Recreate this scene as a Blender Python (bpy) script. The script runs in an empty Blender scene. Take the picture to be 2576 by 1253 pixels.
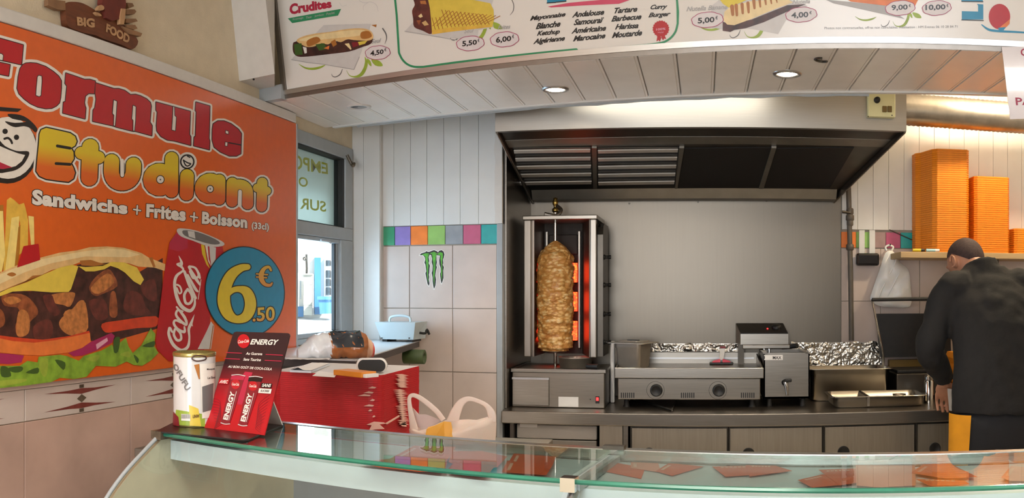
import bpy, bmesh, math, random
from mathutils import Vector, Matrix, noise
random.seed(7)
S = bpy.context.scene
# ---------------------------------------------------------------- camera
# The photograph is a stitched phone panorama: a cylindrical projection, 2200 px per radian, horizon at y = 735.
F, X0, Y0, H, W, HH = 2200.0, 1770.0, 735.0, 1.47, 2576, 1253
cam = bpy.data.cameras.new('camera')
cam_ob = bpy.data.objects.new('camera', cam); S.collection.objects.link(cam_ob); S.camera = cam_ob
cam.type = 'PANO'; cam.panorama_type = 'CENTRAL_CYLINDRICAL'
cam.central_cylindrical_range_u_min = -W / 2 / F; cam.central_cylindrical_range_u_max = W / 2 / F
cam.central_cylindrical_range_v_min = -(HH - Y0) / F; cam.central_cylindrical_range_v_max = Y0 / F
cam.central_cylindrical_radius = 1.0
cam.clip_start = 0.02
cam_ob.location = (0, 0, H); cam_ob.rotation_euler = (math.pi / 2, 0, -(W / 2 - X0) / F)
# ---------------------------------------------------------------- world, exposure, large lights
vs = S.view_settings
vs.view_transform = 'Standard'; vs.look = 'None'; vs.exposure = 0.7; vs.gamma = 1.0; vs.use_curve_mapping = False
S.cycles.use_denoising = True
S.cycles.sample_clamp_indirect = 6.0
S.cycles.max_bounces = 10; S.cycles.transparent_max_bounces = 16
wd = bpy.data.worlds.new('sky'); S.world = wd; wd.use_nodes = True
bg = wd.node_tree.nodes['Background']; bg.inputs[0].default_value = (0.80, 0.90, 1.0, 1); bg.inputs[1].default_value = 1.6
def light(name, kind, loc, energy, col=(1, 1, 1), rot=(0, 0, 0), **kw):
    l = bpy.data.lights.new(name, kind); l.energy = energy; l.color = col
    for k, v in kw.items(): setattr(l, k, v)
    o = bpy.data.objects.new(name, l); S.collection.objects.link(o); o.location = loc; o.rotation_euler = rot
    return o
light('sun', 'SUN', (0, 0, 8), 9.0, (1, 0.97, 0.92), Vector((-0.75, 0.25, -0.61)).to_track_quat('-Z', 'Y').to_euler(), angle=0.02)
# daylight entering by the glazed shop front behind the customers
light('shopfront_daylight', 'AREA', (-0.47, -2.95, 1.55), 60, (0.97, 0.97, 1.0), (math.radians(90), 0, 0), shape='RECTANGLE', size=1.65, size_y=2.1)
# daylight entering by the street window in the left wall
light('window_daylight', 'AREA', (-1.86, 3.52, 1.55), 12, (0.58, 0.80, 1.0), (0, math.radians(-90), 0), shape='RECTANGLE', size=0.75, size_y=0.75)
# ---------------------------------------------------------------- pixel -> place
def ray(px, py):
    t = (px - X0) / F
    return Vector((math.sin(t), math.cos(t), (Y0 - py) / F))
EYE = Vector((0, 0, H))
def onY(px, py, y): d = ray(px, py); return EYE + d * (y / d.y)
def onX(px, py, x): d = ray(px, py); return EYE + d * (x / d.x)
def onZ(px, py, z): d = ray(px, py); return EYE + d * ((z - H) / d.z)
def onP(px, py, p, n): d = ray(px, py); return EYE + d * ((p - EYE).dot(n) / d.dot(n))
def atR(px, py, r): return EYE + ray(px, py) * r
# ---------------------------------------------------------------- materials
def lin(h):
    h = h.lstrip('#'); o = []
    for i in (0, 2, 4):
        c = int(h[i:i + 2], 16) / 255
        o.append(c / 12.92 if c <= 0.04045 else ((c + 0.055) / 1.055) ** 2.4)
    return o
MATS = {}
def M(name, col='#808080', rough=0.5, metal=0.0, var=0.06, scale=25, bump=0.0, bscale=None, stretch=(1, 1, 1), spec=0.5, emit=None, estr=0.0, coat=0.0, sss=0.0, trans=0.0):
    if name in MATS: return MATS[name]
    m = bpy.data.materials.new(name); MATS[name] = m; m.use_nodes = True
    nt = m.node_tree; N = nt.nodes; L = nt.links; b = N['Principled BSDF']
    c = lin(col) if isinstance(col, str) else col
    tc = N.new('ShaderNodeTexCoord'); mp = N.new('ShaderNodeMapping'); mp.inputs['Scale'].default_value = stretch
    L.new(tc.outputs['Object'], mp.inputs[0])
    nz = N.new('ShaderNodeTexNoise'); nz.inputs['Scale'].default_value = scale; nz.inputs['Detail'].default_value = 4
    L.new(mp.outputs[0], nz.inputs['Vector'])
    cr = N.new('ShaderNodeValToRGB'); e = cr.color_ramp.elements
    e[0].position = 0.3; e[1].position = 0.7
    e[0].color = [min(1, x * (1 - var)) for x in c] + [1]; e[1].color = [min(1, x * (1 + var)) for x in c] + [1]
    L.new(nz.outputs['Fac'], cr.inputs[0]); L.new(cr.outputs[0], b.inputs['Base Color'])
    b.inputs['Roughness'].default_value = rough; b.inputs['Metallic'].default_value = metal
    b.inputs['Specular IOR Level'].default_value = spec; b.inputs['Coat Weight'].default_value = coat
    b.inputs['Transmission Weight'].default_value = trans
    if sss: b.inputs['Subsurface Weight'].default_value = sss; b.inputs['Subsurface Radius'].default_value = (0.01, 0.006, 0.004)
    if bump:
        n2 = nz
        if bscale:
            n2 = N.new('ShaderNodeTexNoise'); n2.inputs['Scale'].default_value = bscale; n2.inputs['Detail'].default_value = 6
            L.new(mp.outputs[0], n2.inputs['Vector'])
        bp = N.new('ShaderNodeBump'); bp.inputs['Strength'].default_value = bump; bp.inputs['Distance'].default_value = 0.01
        L.new(n2.outputs['Fac'], bp.inputs['Height']); L.new(bp.outputs[0], b.inputs['Normal'])
    if emit:
        b.inputs['Emission Color'].default_value = lin(emit) + [1]; b.inputs['Emission Strength'].default_value = estr
    return m
def glassM(name, tint='#f4fbf8', ior=1.5, rough=0.0):
    m = bpy.data.materials.new(name); MATS[name] = m; m.use_nodes = True
    nt = m.node_tree; N = nt.nodes; L = nt.links; N.remove(N['Principled BSDF'])
    tr = N.new('ShaderNodeBsdfTransparent'); tr.inputs[0].default_value = lin(tint) + [1]
    gl = N.new('ShaderNodeBsdfGlossy'); gl.inputs['Roughness'].default_value = rough
    lw = N.new('ShaderNodeLayerWeight'); lw.inputs[0].default_value = 0.5
    pw = N.new('ShaderNodeMath'); pw.operation = 'POWER'; pw.inputs[1].default_value = 5.0; L.new(lw.outputs['Facing'], pw.inputs[0])
    r0 = ((ior - 1) / (ior + 1)) ** 2
    fr = N.new('ShaderNodeMath'); fr.operation = 'MULTIPLY_ADD'; fr.inputs[1].default_value = 1 - r0; fr.inputs[2].default_value = r0; L.new(pw.outputs[0], fr.inputs[0])
    mx = N.new('ShaderNodeMixShader'); L.new(fr.outputs[0], mx.inputs[0]); L.new(tr.outputs[0], mx.inputs[1]); L.new(gl.outputs[0], mx.inputs[2])
    L.new(mx.outputs[0], N['Material Output'].inputs[0])
    return m
def rampZ(name, z0, z1, c0, c1, rough=0.35):
    """printed vertical colour blend between two heights"""
    m = bpy.data.materials.new(name); MATS[name] = m; m.use_nodes = True
    nt = m.node_tree; N = nt.nodes; L = nt.links; b = N['Principled BSDF']
    g = N.new('ShaderNodeNewGeometry'); s = N.new('ShaderNodeSeparateXYZ'); L.new(g.outputs['Position'], s.inputs[0])
    mr = N.new('ShaderNodeMapRange'); mr.inputs[1].default_value = z0; mr.inputs[2].default_value = z1
    L.new(s.outputs[2], mr.inputs[0])
    cr = N.new('ShaderNodeValToRGB'); cr.color_ramp.elements[0].color = lin(c0) + [1]; cr.color_ramp.elements[1].color = lin(c1) + [1]
    L.new(mr.outputs[0], cr.inputs[0]); L.new(cr.outputs[0], b.inputs['Base Color']); b.inputs['Roughness'].default_value = rough
    return m
M('steel', '#99938a', 0.30, 1.0, 0.10, 6, stretch=(1.5, 1.5, 60))
M('steel_v', '#968f86', 0.32, 1.0, 0.10, 6, stretch=(40, 40, 1.2))
M('steel_dark', '#5a554e', 0.38, 1.0, 0.15, 8)
M('steel_rough', '#989389', 0.48, 1.0, 0.10, 9)
M('chrome', '#d8d8d6', 0.10, 1.0, 0.02)
M('alu', '#b9b9ba', 0.35, 1.0, 0.05)
M('foil', '#cfcac0', 0.30, 1.0, 0.05)
M('white_paint', '#d2cdc6', 0.45, var=0.03)
M('white_pvc', '#d9d8d4', 0.32, var=0.03, scale=8)
M('soffit_pvc', '#ece5dc', 0.25, var=0.03, scale=8)
M('cream', '#d9cda8', 0.5, var=0.04)
M('beige_wall', '#d8c9ae', 0.85, var=0.05, scale=14, bump=0.25, bscale=160)
M('grout', '#a49a8c', 0.9)
M('tile_pale', '#c7b7ad', 0.22, var=0.05, scale=9)
M('tile_pink', '#bfa193', 0.20, var=0.12, scale=5)
M('tile_frieze', '#c9bcb3', 0.20, var=0.06, scale=7)
M('tile_brown', '#7a3f38', 0.25, var=0.15, scale=30)
M('stone_dark', '#5b4f40', 0.3, var=0.3, scale=60)
M('black', '#141312', 0.45, var=0.1)
M('black_gloss', '#191718', 0.22, var=0.1)
M('black_rubber', '#1d1b1a', 0.6, var=0.15)
M('grey_frame', '#9fa4a6', 0.4, var=0.04)
M('white', '#e9e6e2', 0.4, var=0.02)
M('paper', '#e6e3df', 0.7, var=0.03)
glassM('glass'); glassM('glass_green', '#cfe8de'); glassM('glass_pane', '#f2f8fb', 1.45)
M('glass_edge', '#2f7a63', 0.15, var=0.2, scale=12, spec=0.8)
# ---------------------------------------------------------------- mesh building
C = S.collection
def tag(o, label=None, cat=None, group=None, kind=None):
    if label: o['label'] = label
    if cat: o['category'] = cat
    if group: o['group'] = group
    if kind: o['kind'] = kind
    return o
def link(o, parent=None):
    C.objects.link(o)
    if parent: o.parent = parent
    return o
def empty(name, loc=(0, 0, 0), label=None, cat=None, group=None, kind=None, rz=0.0):
    o = bpy.data.objects.new(name, None); o.empty_display_size = 0.05; o.location = loc; o.rotation_euler = (0, 0, rz)
    C.objects.link(o); tag(o, label, cat, group, kind)
    return o
class MB:
    """collects shapes in WORLD coordinates; build() stores them relative to the parent's place"""
    def __init__(s): s.v = []; s.f = []; s.m = []; s.sm = []; s.mats = []
    def mi(s, mat):
        mat = MATS[mat] if isinstance(mat, str) else mat
        if mat not in s.mats: s.mats.append(mat)
        return s.mats.index(mat)
    def add(s, vs, fs, mat, smooth=False):
        o = len(s.v); k = s.mi(mat); s.v += [Vector(p) for p in vs]
        for f in fs: s.f.append([i + o for i in f]); s.m.append(k); s.sm.append(smooth)
        return s
    def hexa(s, b, t, mat):
        """b, t: four points each, b bottom ring, t top ring, same order"""
        n = len(b); vs = list(b) + list(t)
        fs = [list(range(n))[::-1], list(range(n, 2 * n))] + [[i, (i + 1) % n, n + (i + 1) % n, n + i] for i in range(n)]
        return s.add(vs, fs, mat)
    def box(s, a, b, mat):
        x0, y0, z0 = a; x1, y1, z1 = b
        return s.hexa([(x0, y0, z0), (x1, y0, z0), (x1, y1, z0), (x0, y1, z0)], [(x0, y0, z1), (x1, y0, z1), (x1, y1, z1), (x0, y1, z1)], mat)
    def obox(s, c, ax, ay, az, mat):
        """box with centre c and half-axis vectors"""
        c = Vector(c); ax, ay, az = Vector(ax), Vector(ay), Vector(az)
        q = [(-1, -1), (1, -1), (1, 1), (-1, 1)]
        return s.hexa([c + ax * i + ay * j - az for i, j in q], [c + ax * i + ay * j + az for i, j in q], mat)
    def bbox(s, c, ax, ay, az, mat, r=0.004):
        """box with chamfered edges: centre, half-axis vectors"""
        c = Vector(c); A = [Vector(ax), Vector(ay), Vector(az)]; Ln = [a.length for a in A]; U = [a.normalized() for a in A]
        r = min(r, min(Ln) * 0.9); bm = bmesh.new(); bmesh.ops.create_cube(bm, size=2.0)
        for v in bm.verts: v.co = Vector([v.co[i] * Ln[i] for i in range(3)])
        bmesh.ops.bevel(bm, geom=bm.edges[:], offset=r, segments=2, profile=0.5, affect='EDGES')
        bm.verts.index_update()
        s.add([c + U[0] * v.co.x + U[1] * v.co.y + U[2] * v.co.z for v in bm.verts], [[v.index for v in f.verts] for f in bm.faces], mat)
        bm.free(); return s
    def rbox(s, a, b, mat, r=0.004):
        a = Vector(a); b = Vector(b); h = (b - a) / 2
        return s.bbox((a + b) / 2, (abs(h.x), 0, 0), (0, abs(h.y), 0), (0, 0, abs(h.z)), mat, r)
    def prism(s, pts, vec, mat, smooth=False):
        vec = Vector(vec); return s.hexa([Vector(p) for p in pts], [Vector(p) + vec for p in pts], mat)
    def poly(s, pts, mat): return s.add(pts, [list(range(len(pts)))], mat)
    def tube(s, pts, r, mat, n=10, caps=True, closed=False, flat=None):
        """round tube along points; r number or list; flat = (vector, factor) squashes the section along a vector"""
        pts = [Vector(p) for p in pts]; k = len(pts); rs = r if isinstance(r, (list, tuple)) else [r] * k
        vs = []; up = None
        for i, p in enumerate(pts):
            if closed: d = pts[(i + 1) % k] - pts[i - 1]
            else: d = pts[min(i + 1, k - 1)] - pts[max(i - 1, 0)]
            d.normalize()
            if up is None: up = d.orthogonal().normalized()
            up = (up - d * up.dot(d)); up = up.normalized() if up.length > 1e-6 else d.orthogonal().normalized()
            w = d.cross(up)
            for j in range(n):
                a = 2 * math.pi * j / n; q = (up * math.cos(a) + w * math.sin(a)) * rs[i]
                if flat: fv = Vector(flat[0]).normalized(); q = q - fv * q.dot(fv) * (1 - flat[1])
                vs.append(p + q)
        fs = []
        for i in range(k if closed else k - 1):
            for j in range(n):
                a = i * n + j; b2 = i * n + (j + 1) % n; o = ((i + 1) % k) * n
                fs.append([a, b2, o + (j + 1) % n, o + j])
        s.add(vs, fs, mat, True)
        if caps and not closed: s.add(vs[:n], [list(range(n))[::-1]], mat); s.add(vs[-n:], [list(range(n))], mat)
        return s
    def lathe(s, prof, c, mat, n=28, axis=(0, 0, 1), closed=False, smooth=True):
        """prof: (radius, height) pairs along axis from c"""
        c = Vector(c); ax = Vector(axis).normalized(); u = ax.orthogonal().normalized(); w = ax.cross(u)
        vs = []; fs = []
        for r, h in prof:
            for j in range(n):
                a = 2 * math.pi * j / n; vs.append(c + ax * h + (u * math.cos(a) + w * math.sin(a)) * r)
        for i in range(len(prof) - 1):
            for j in range(n):
                fs.append([i * n + j, i * n + (j + 1) % n, (i + 1) * n + (j + 1) % n, (i + 1) * n + j])
        s.add(vs, fs, mat, smooth)
        if prof[0][0] > 1e-5: s.add(vs[:n], [list(range(n))[::-1]], mat)
        if prof[-1][0] > 1e-5: s.add(vs[-n:], [list(range(n))], mat)
        return s
    def loft(s, rings, mat, cap=True, smooth=True):
        n = len(rings[0]); vs = [Vector(p) for r in rings for p in r]; fs = []
        for i in range(len(rings) - 1):
            for j in range(n): fs.append([i * n + j, i * n + (j + 1) % n, (i + 1) * n + (j + 1) % n, (i + 1) * n + j])
        s.add(vs, fs, mat, smooth)
        if cap: s.add(vs[:n], [list(range(n))[::-1]], mat, smooth); s.add(vs[-n:], [list(range(n))], mat, smooth)
        return s
    def grid(s, fn, nu, nv, mat, smooth=True):
        vs = [fn(i / nu, j / nv) for j in range(nv + 1) for i in range(nu + 1)]; w = nu + 1
        return s.add(vs, [[j * w + i, j * w + i + 1, (j + 1) * w + i + 1, (j + 1) * w + i] for j in range(nv) for i in range(nu)], mat, smooth)
    def pillow(s, pts, nrm, th, mat, rings=6, back=True, amp=0.0, fr=20.0, centre=None):
        """closed outline puffed out to a cushion, th thick each way"""
        pts = [Vector(p) for p in pts]; n = len(pts); nrm = Vector(nrm).normalized(); c = Vector(centre) if centre else sum(pts, Vector()) / n
        for sg in ((1, -1) if back else (1,)):
            vs = []; fs = []
            for k in range(rings + 1):
                t = k / rings; hgt = math.sqrt(max(0, 1 - (1 - t) ** 2))
                for p in pts:
                    q = p.lerp(c, t * 0.97); w = 1 + (noise.noise(q * fr) * amp if amp else 0)
                    vs.append(q + nrm * sg * th * hgt * w)
            for k in range(rings):
                for j in range(n): fs.append([k * n + j, k * n + (j + 1) % n, (k + 1) * n + (j + 1) % n, (k + 1) * n + j])
            fs.append([rings * n + j for j in range(n)])
            s.add(vs, fs, mat, True)
        return s
    def data(s, name, off):
        me = bpy.data.meshes.new(name); me.from_pydata([v - off for v in s.v], [], s.f)
        for m in s.mats: me.materials.append(m)
        me.polygons.foreach_set('material_index', s.m); me.polygons.foreach_set('use_smooth', s.sm)
        me.update(); return me
    def build(s, name, parent=None, label=None, cat=None, group=None, kind=None, origin=None):
        if parent is not None:
            o = link(bpy.data.objects.new(name, None if not s.v else s.data(name, world_of(parent))), parent)
        else:
            if origin is None:
                lo = [min(v[i] for v in s.v) for i in range(3)]; hi = [max(v[i] for v in s.v) for i in range(3)]
                origin = Vector(((lo[0] + hi[0]) / 2, (lo[1] + hi[1]) / 2, lo[2]))
            o = bpy.data.objects.new(name, s.data(name, Vector(origin))); o.location = origin; C.objects.link(o)
        return tag(o, label, cat, group, kind)
def world_of(o):
    p = Vector()
    while o: p += Vector(o.location); o = o.parent
    return p
def copy_tree(o, parent=None):
    c = o.copy(); C.objects.link(c)
    if parent: c.parent = parent
    for ch in list(o.children): copy_tree(ch, c)
    return c
def cr(pts, n=6, closed=False):
    """smooth curve through points (any dimension)"""
    P = [tuple(p) for p in pts]; k = len(P); out = []
    for i in range(k if closed else k - 1):
        g = lambda j: P[j % k] if closed else P[max(0, min(k - 1, j))]
        a, b, c, d = g(i - 1), g(i), g(i + 1), g(i + 2)
        for q in range(n):
            t = q / n
            out.append(tuple(0.5 * (2 * b[m] + (c[m] - a[m]) * t + (2 * a[m] - 5 * b[m] + 4 * c[m] - d[m]) * t * t + (3 * b[m] - a[m] - 3 * c[m] + d[m]) * t ** 3) for m in range(len(b))))
    if not closed: out.append(P[-1])
    return out
# ---------------------------------------------------------------- print: flat artwork laid on a flat carrier
TXT = {}
def text2d(body, bold=0.0, shear=0.0, space=1.0):
    key = (body, bold, shear, space)
    if key not in TXT:
        cu = bpy.data.curves.new('lettering', 'FONT'); cu.body = body; cu.size = 1; cu.offset = bold; cu.shear = shear; cu.space_character = space
        cu.resolution_u = 3; cu.fill_mode = 'FRONT'; cu.dimensions = '2D'
        ob = bpy.data.objects.new('lettering', cu); C.objects.link(ob)
        dg = bpy.context.evaluated_depsgraph_get(); me = bpy.data.meshes.new_from_object(ob.evaluated_get(dg))
        TXT[key] = ([(v.co.x, v.co.y) for v in me.vertices], [list(p.vertices) for p in me.polygons])
        bpy.data.objects.remove(ob); bpy.data.curves.remove(cu); bpy.data.meshes.remove(me)
    return TXT[key]
class Print:
    """artwork given in photo pixels, projected to the plane (p, n) that carries it; lvl = ink layer"""
    def __init__(s, p, n, step=0.00025): s.p = Vector(p); s.n = Vector(n).normalized(); s.mb = MB(); s.step = step; s.k = 0
    def hit(s, px, py, lvl):
        q = s.p + s.n * (s.step * lvl + 2e-6 * (s.k % 100)); return onP(px, py, q, s.n)   # a hair between pieces of one ink layer
    def poly(s, pts, mat, lvl=1): s.k += 1; s.mb.poly([s.hit(x, y, lvl) for x, y in pts], mat); return s
    def stroke(s, pts, r, mat, lvl=1, closed=False, square=False, seg=14):
        P = [tuple(p) for p in pts]; n = len(P)
        rr = [(p[2] if len(p) > 2 else r) for p in P]
        for i in range(n if closed else n - 1):
            a, b = P[i], P[(i + 1) % n]; ra, rb = rr[i], rr[(i + 1) % n]
            dx, dy = b[0] - a[0], b[1] - a[1]; l = math.hypot(dx, dy)
            if l < 1e-6: continue
            nx, ny = -dy / l, dx / l
            s.poly([(a[0] + nx * ra, a[1] + ny * ra), (b[0] + nx * rb, b[1] + ny * rb), (b[0] - nx * rb, b[1] - ny * rb), (a[0] - nx * ra, a[1] - ny * ra)], mat, lvl)
        for i, p in enumerate(P):
            if square and not closed and i in (0, n - 1): continue
            if rr[i] > 0.25: s.disc(p[0], p[1], rr[i], rr[i], mat, lvl, seg)
        return s
    def disc(s, x, y, rx, ry, mat, lvl=1, seg=28, rot=0.0):
        ca, sa = math.cos(rot), math.sin(rot)
        return s.poly([(x + rx * math.cos(2 * math.pi * i / seg) * ca - ry * math.sin(2 * math.pi * i / seg) * sa, y + rx * math.cos(2 * math.pi * i / seg) * sa + ry * math.sin(2 * math.pi * i / seg) * ca) for i in range(seg)], mat, lvl)
    def outlined(s, pts, fill, lvl, rb=1.8, rw=0, black='ink_black', white='ink_white'):
        if rw: s.stroke(pts, rw, white, lvl, closed=True, seg=10)
        if rw: s.poly(pts, white, lvl)
        if rb: s.stroke(pts, rb, black, lvl + 1, closed=True, seg=8)
        return s.poly(pts, fill, lvl + 2)
    def text(s, body, quad, mat, lvl=1, bold=0.0, shear=0.0, space=1.0, ref=None):
        """quad: photo pixels of the lettering's box: bottom-left, bottom-right, top-right, top-left"""
        v, f = text2d(body, bold, shear, space)
        rv = v if ref is None else text2d(body, ref, shear, space)[0]
        if not rv: return s
        x0 = min(p[0] for p in rv); x1 = max(p[0] for p in rv); y0 = min(p[1] for p in rv); y1 = max(p[1] for p in rv)
        bl, br, tr, tl = quad; out = []; s.k += 1
        for x, y in v:
            u = (x - x0) / (x1 - x0); w = (y - y0) / (y1 - y0)
            px = (bl[0] * (1 - u) + br[0] * u) * (1 - w) + (tl[0] * (1 - u) + tr[0] * u) * w
            py = (bl[1] * (1 - u) + br[1] * u) * (1 - w) + (tl[1] * (1 - u) + tr[1] * u) * w
            out.append(s.hit(px, py, lvl))
        s.mb.add(out, f, mat); return s
    def build(s, name, parent, label=None): return s.mb.build(name, parent, label=label)
def crop(x0, y0, x1, wd_): # photo pixels from the coordinates of an enlarged view
    k = (x1 - x0) / wd_
    return lambda *pts: [(x0 + p[0] * k, y0 + p[1] * k) + tuple(q * k for q in p[2:]) for p in pts]
for nm, c, r in (('ink_black', '#171312', 0.35), ('ink_white', '#e3dcd2', 0.35), ('ink_red', '#b3151f', 0.35), ('ink_orange', '#d8611f', 0.30), ('ink_yellow', '#d9c02a', 0.35), ('ink_blue', '#1583a8', 0.35),
    ('ink_green', '#2f8a5c', 0.35), ('ink_lime', '#93a83a', 0.4), ('ink_leaf', '#7ea332', 0.4), ('ink_leaf_dark', '#3c5a22', 0.4), ('ink_bread', '#dcb377', 0.4), ('ink_bread_light', '#e6cd98', 0.4), ('ink_bread_dark', '#a9692b', 0.4),
    ('ink_cheese', '#dcc04a', 0.4), ('ink_dark', '#43221d', 0.4), ('ink_tomato', '#c8401f', 0.4), ('ink_tomato_light', '#dd7636', 0.4), ('ink_onion', '#a32458', 0.4), ('ink_onion_light', '#d9a3b4', 0.4),
    ('ink_fry', '#dcb045', 0.4), ('ink_fry_light', '#ead07a', 0.4), ('ink_fry_dark', '#a9701f', 0.4), ('ink_grey', '#a9a5a2', 0.4), ('ink_grey_dark', '#6c6866', 0.4), ('ink_silver', '#c9c6c2', 0.35), ('ink_pink', '#cf4a68', 0.4), ('ink_crimson', '#b02440', 0.4), ('ink_maroon', '#7e1a24', 0.4), ('ink_sheet', '#c9c4c0', 0.4), ('ink_rosy', '#d8cfce', 0.4)):
    M(nm, c, r, var={'ink_bread': 0.14, 'ink_bread_light': 0.10, 'ink_leaf': 0.28, 'ink_lime': 0.2, 'ink_tomato': 0.15, 'ink_tomato_light': 0.12, 'ink_dark': 0.6, 'ink_fry': 0.14, 'ink_fry_light': 0.1, 'ink_cheese': 0.07}.get(nm, 0.04), scale=32)
M('ink_meat', '#8a4a28', 0.45, var=0.45, scale=45); M('ink_meat_light', '#b5713a', 0.45, var=0.35, scale=60); M('ink_meat_dark', '#5f2a22', 0.45, var=0.4, scale=40)
# ================================================================ THE ROOM
XL, YB, YT = -1.72, 4.76, 4.10          # left wall, back wall, tiled chimney breast
M('floor_tile', '#cfc7bc', 0.4, var=0.1, scale=6)
M('dark_panel', '#4a3b31', 0.6, var=0.15)
M('shop_wall', '#d9d0c2', 0.8, var=0.04)
fl = MB().box((-2.2, -3.2, -0.1), (2.6, 4.95, 0), 'floor_tile').build('floor', kind='structure')
ce = MB().box((-1.9, -3.2, 2.78), (2.6, 4.95, 2.9), 'white_paint').build('ceiling', kind='structure')
wl = MB()
wl.box((XL - 0.15, -3.2, 0), (XL, 3.30, 2.78), 'beige_wall').box((XL - 0.15, 4.22, 0), (XL, 4.95, 2.78), 'beige_wall').box((XL - 0.014, 4.03, 1.235), (XL, 4.22, 2.175), 'beige_wall')
wl.box((XL - 0.15, 3.30, 0), (XL, 4.22, 1.235), 'beige_wall').box((XL - 0.15, 3.30, 2.175), (XL, 4.22, 2.78), 'beige_wall')
wall_left = wl.build('wall_left', kind='structure', origin=(XL, 0, 0))
MB().box((2.45, -3.2, 0), (2.6, 4.95, 2.78), 'shop_wall').build('wall_right', kind='structure')
wf = MB()
wf.box((-1.72, -3.2, 0), (-1.3, -3.05, 2.78), 'shop_wall').box((0.36, -3.2, 0), (2.45, -3.05, 2.78), 'dark_panel')
wf.box((-1.3, -3.2, 0), (0.36, -3.05, 0.45), 'shop_wall').box((-1.3, -3.2, 2.62), (0.36, -3.05, 2.78), 'shop_wall')
wf.build('wall_front', kind='structure')
w2 = empty('window_2', (-0.47, -3.1, 0.45), kind='structure')
for i in range(3): MB().box((-1.3 + i * 0.805, -3.15, 0.45), (-1.25 + i * 0.805, -3.08, 2.62), 'grey_frame').build('window_frame', w2)
for i in range(2): MB().box((-1.25 + i * 0.805, -3.12, 0.45), (-0.495 + i * 0.805, -3.11, 2.62), 'glass_pane').build('pane', w2)
wb = MB().box((-0.985, YB, 0), (2.45, YB + 0.18, 2.78), 'grout').build('wall_back', kind='structure', origin=(0, YB, 0))
wt = MB().box((-1.72, YT, 0), (-0.984, YB + 0.18, 2.78), 'grout').build('wall_back_left', kind='structure', origin=(-1.3, YT, 0))
# --- pilaster clad in white boards beside the window
pil = MB().box((XL, 4.055, 0), (-1.568, YT, 2.78), 'white_paint').build('wall_pilaster', kind='structure')
xs = [XL, onY(915, 500, 4.05).x, -1.57]
for a, b in zip(xs, xs[1:]): MB().rbox((a + 0.0006, 4.045, 0.02), (b - 0.0006, 4.056, 2.76), 'white_pvc', 0.0016).build('plank', pil)
# --- chimney breast: wall tiles, colour frieze, boards
tx = [-1.586, -1.431, -1.208, -0.986]; tz = [0.15, 0.46, 0.77, 1.08, 1.39, 1.700]
for j in range(5):
    for i in range(3): MB().rbox((tx[i] + 0.0015, YT - 0.006, tz[j] + 0.0015), (tx[i + 1] - 0.0015, YT + 0.002, tz[j + 1] - 0.0015), 'tile_pale', 0.002).build('wall_tile', wt)
COLS = {'green': '#3f9a70', 'violet': '#8f7cbf', 'orange': '#ee8238', 'lime': '#8fbb66', 'grey': '#90959a', 'pink': '#c05c7e', 'teal': '#1fa3a3', 'olive': '#7d8a4a', 'mauve': '#a58a86'}
for k, c in COLS.items(): M('colour_' + k, c, 0.25, var=0.10, scale=18)
ex = [onY(p, 590, YT - 0.008).x for p in (958, 993, 1033, 1076, 1120, 1165, 1210, 1254)]
for i, k in enumerate(('green', 'violet', 'orange', 'lime', 'grey', 'pink', 'teal')):
    MB().rbox((ex[i] + 0.001, YT - 0.009, 1.704), (ex[i + 1] - 0.001, YT + 0.002, 1.796), 'colour_' + k, 0.002).build('frieze_tile', wt)
sx = [onY(p, 450, YT - 0.012).x for p in (958, 991, 1032.6, 1074, 1116.5, 1158, 1204, 1254)]
for a, b in zip(sx, sx[1:]): MB().rbox((a + 0.0005, YT - 0.014, 1.799), (b - 0.0005, YT + 0.002, 2.76), 'white_pvc', 0.0016).build('plank', wt)
MB().rbox((-0.986, YT - 0.012, 0.1), (-0.957, YT + 0.03, 1.80), 'grey_frame', 0.003).build('corner_strip', wt)
g = MB()
zs = [1.80 + 0.05 * i for i in range(11)]
pts = [(-0.984 + 0.012 * noise.noise(Vector((0, 0, z * 22))) + 0.004, YT - 0.016, z) for z in zs]
g.hexa([(p[0] - 0.014, YT - 0.018, p[2]) for p in pts] + [(-0.958, YT - 0.018, z) for z in zs[::-1]], [(p[0] - 0.014, YT + 0.01, p[2]) for p in pts] + [(-0.958, YT + 0.01, z) for z in zs[::-1]], 'white_paint')
g.build('filler_bead', wt, label='torn white sealant bead')
# --- back wall right of the hood
bx = [0.753 + 0.223 * i for i in range(8)]; bz = [0.18, 0.49, 0.80, 1.11, 1.42, 1.712]
for j in range(5):
    for i in range(7): MB().rbox((bx[i] + 0.0015, YB - 0.006, bz[j] + 0.0015), (bx[i + 1] - 0.0015, YB + 0.002, bz[j + 1] - 0.0015), 'tile_pale', 0.002).build('wall_tile', wb)
cx = 0.753; seq = ('orange', 'lime', 'mauve', 'pink', 'teal', 'olive', 'orange', 'violet', 'green', 'grey', 'pink', 'teal', 'lime', 'orange', 'violet', 'green', 'grey', 'pink')
for i, k in enumerate(seq): MB().rbox((cx + i * 0.084 + 0.001, YB - 0.009, 1.715), (cx + i * 0.084 + 0.083, YB + 0.002, 1.802), 'colour_' + k, 0.002).build('frieze_tile', wb)
for i in range(19): MB().rbox((0.757 + i * 0.0875 + 0.0005, YB - 0.014, 1.815), (0.757 + i * 0.0875 + 0.087, YB + 0.002, 2.76), 'white_pvc', 0.0016).build('plank', wb)
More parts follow.
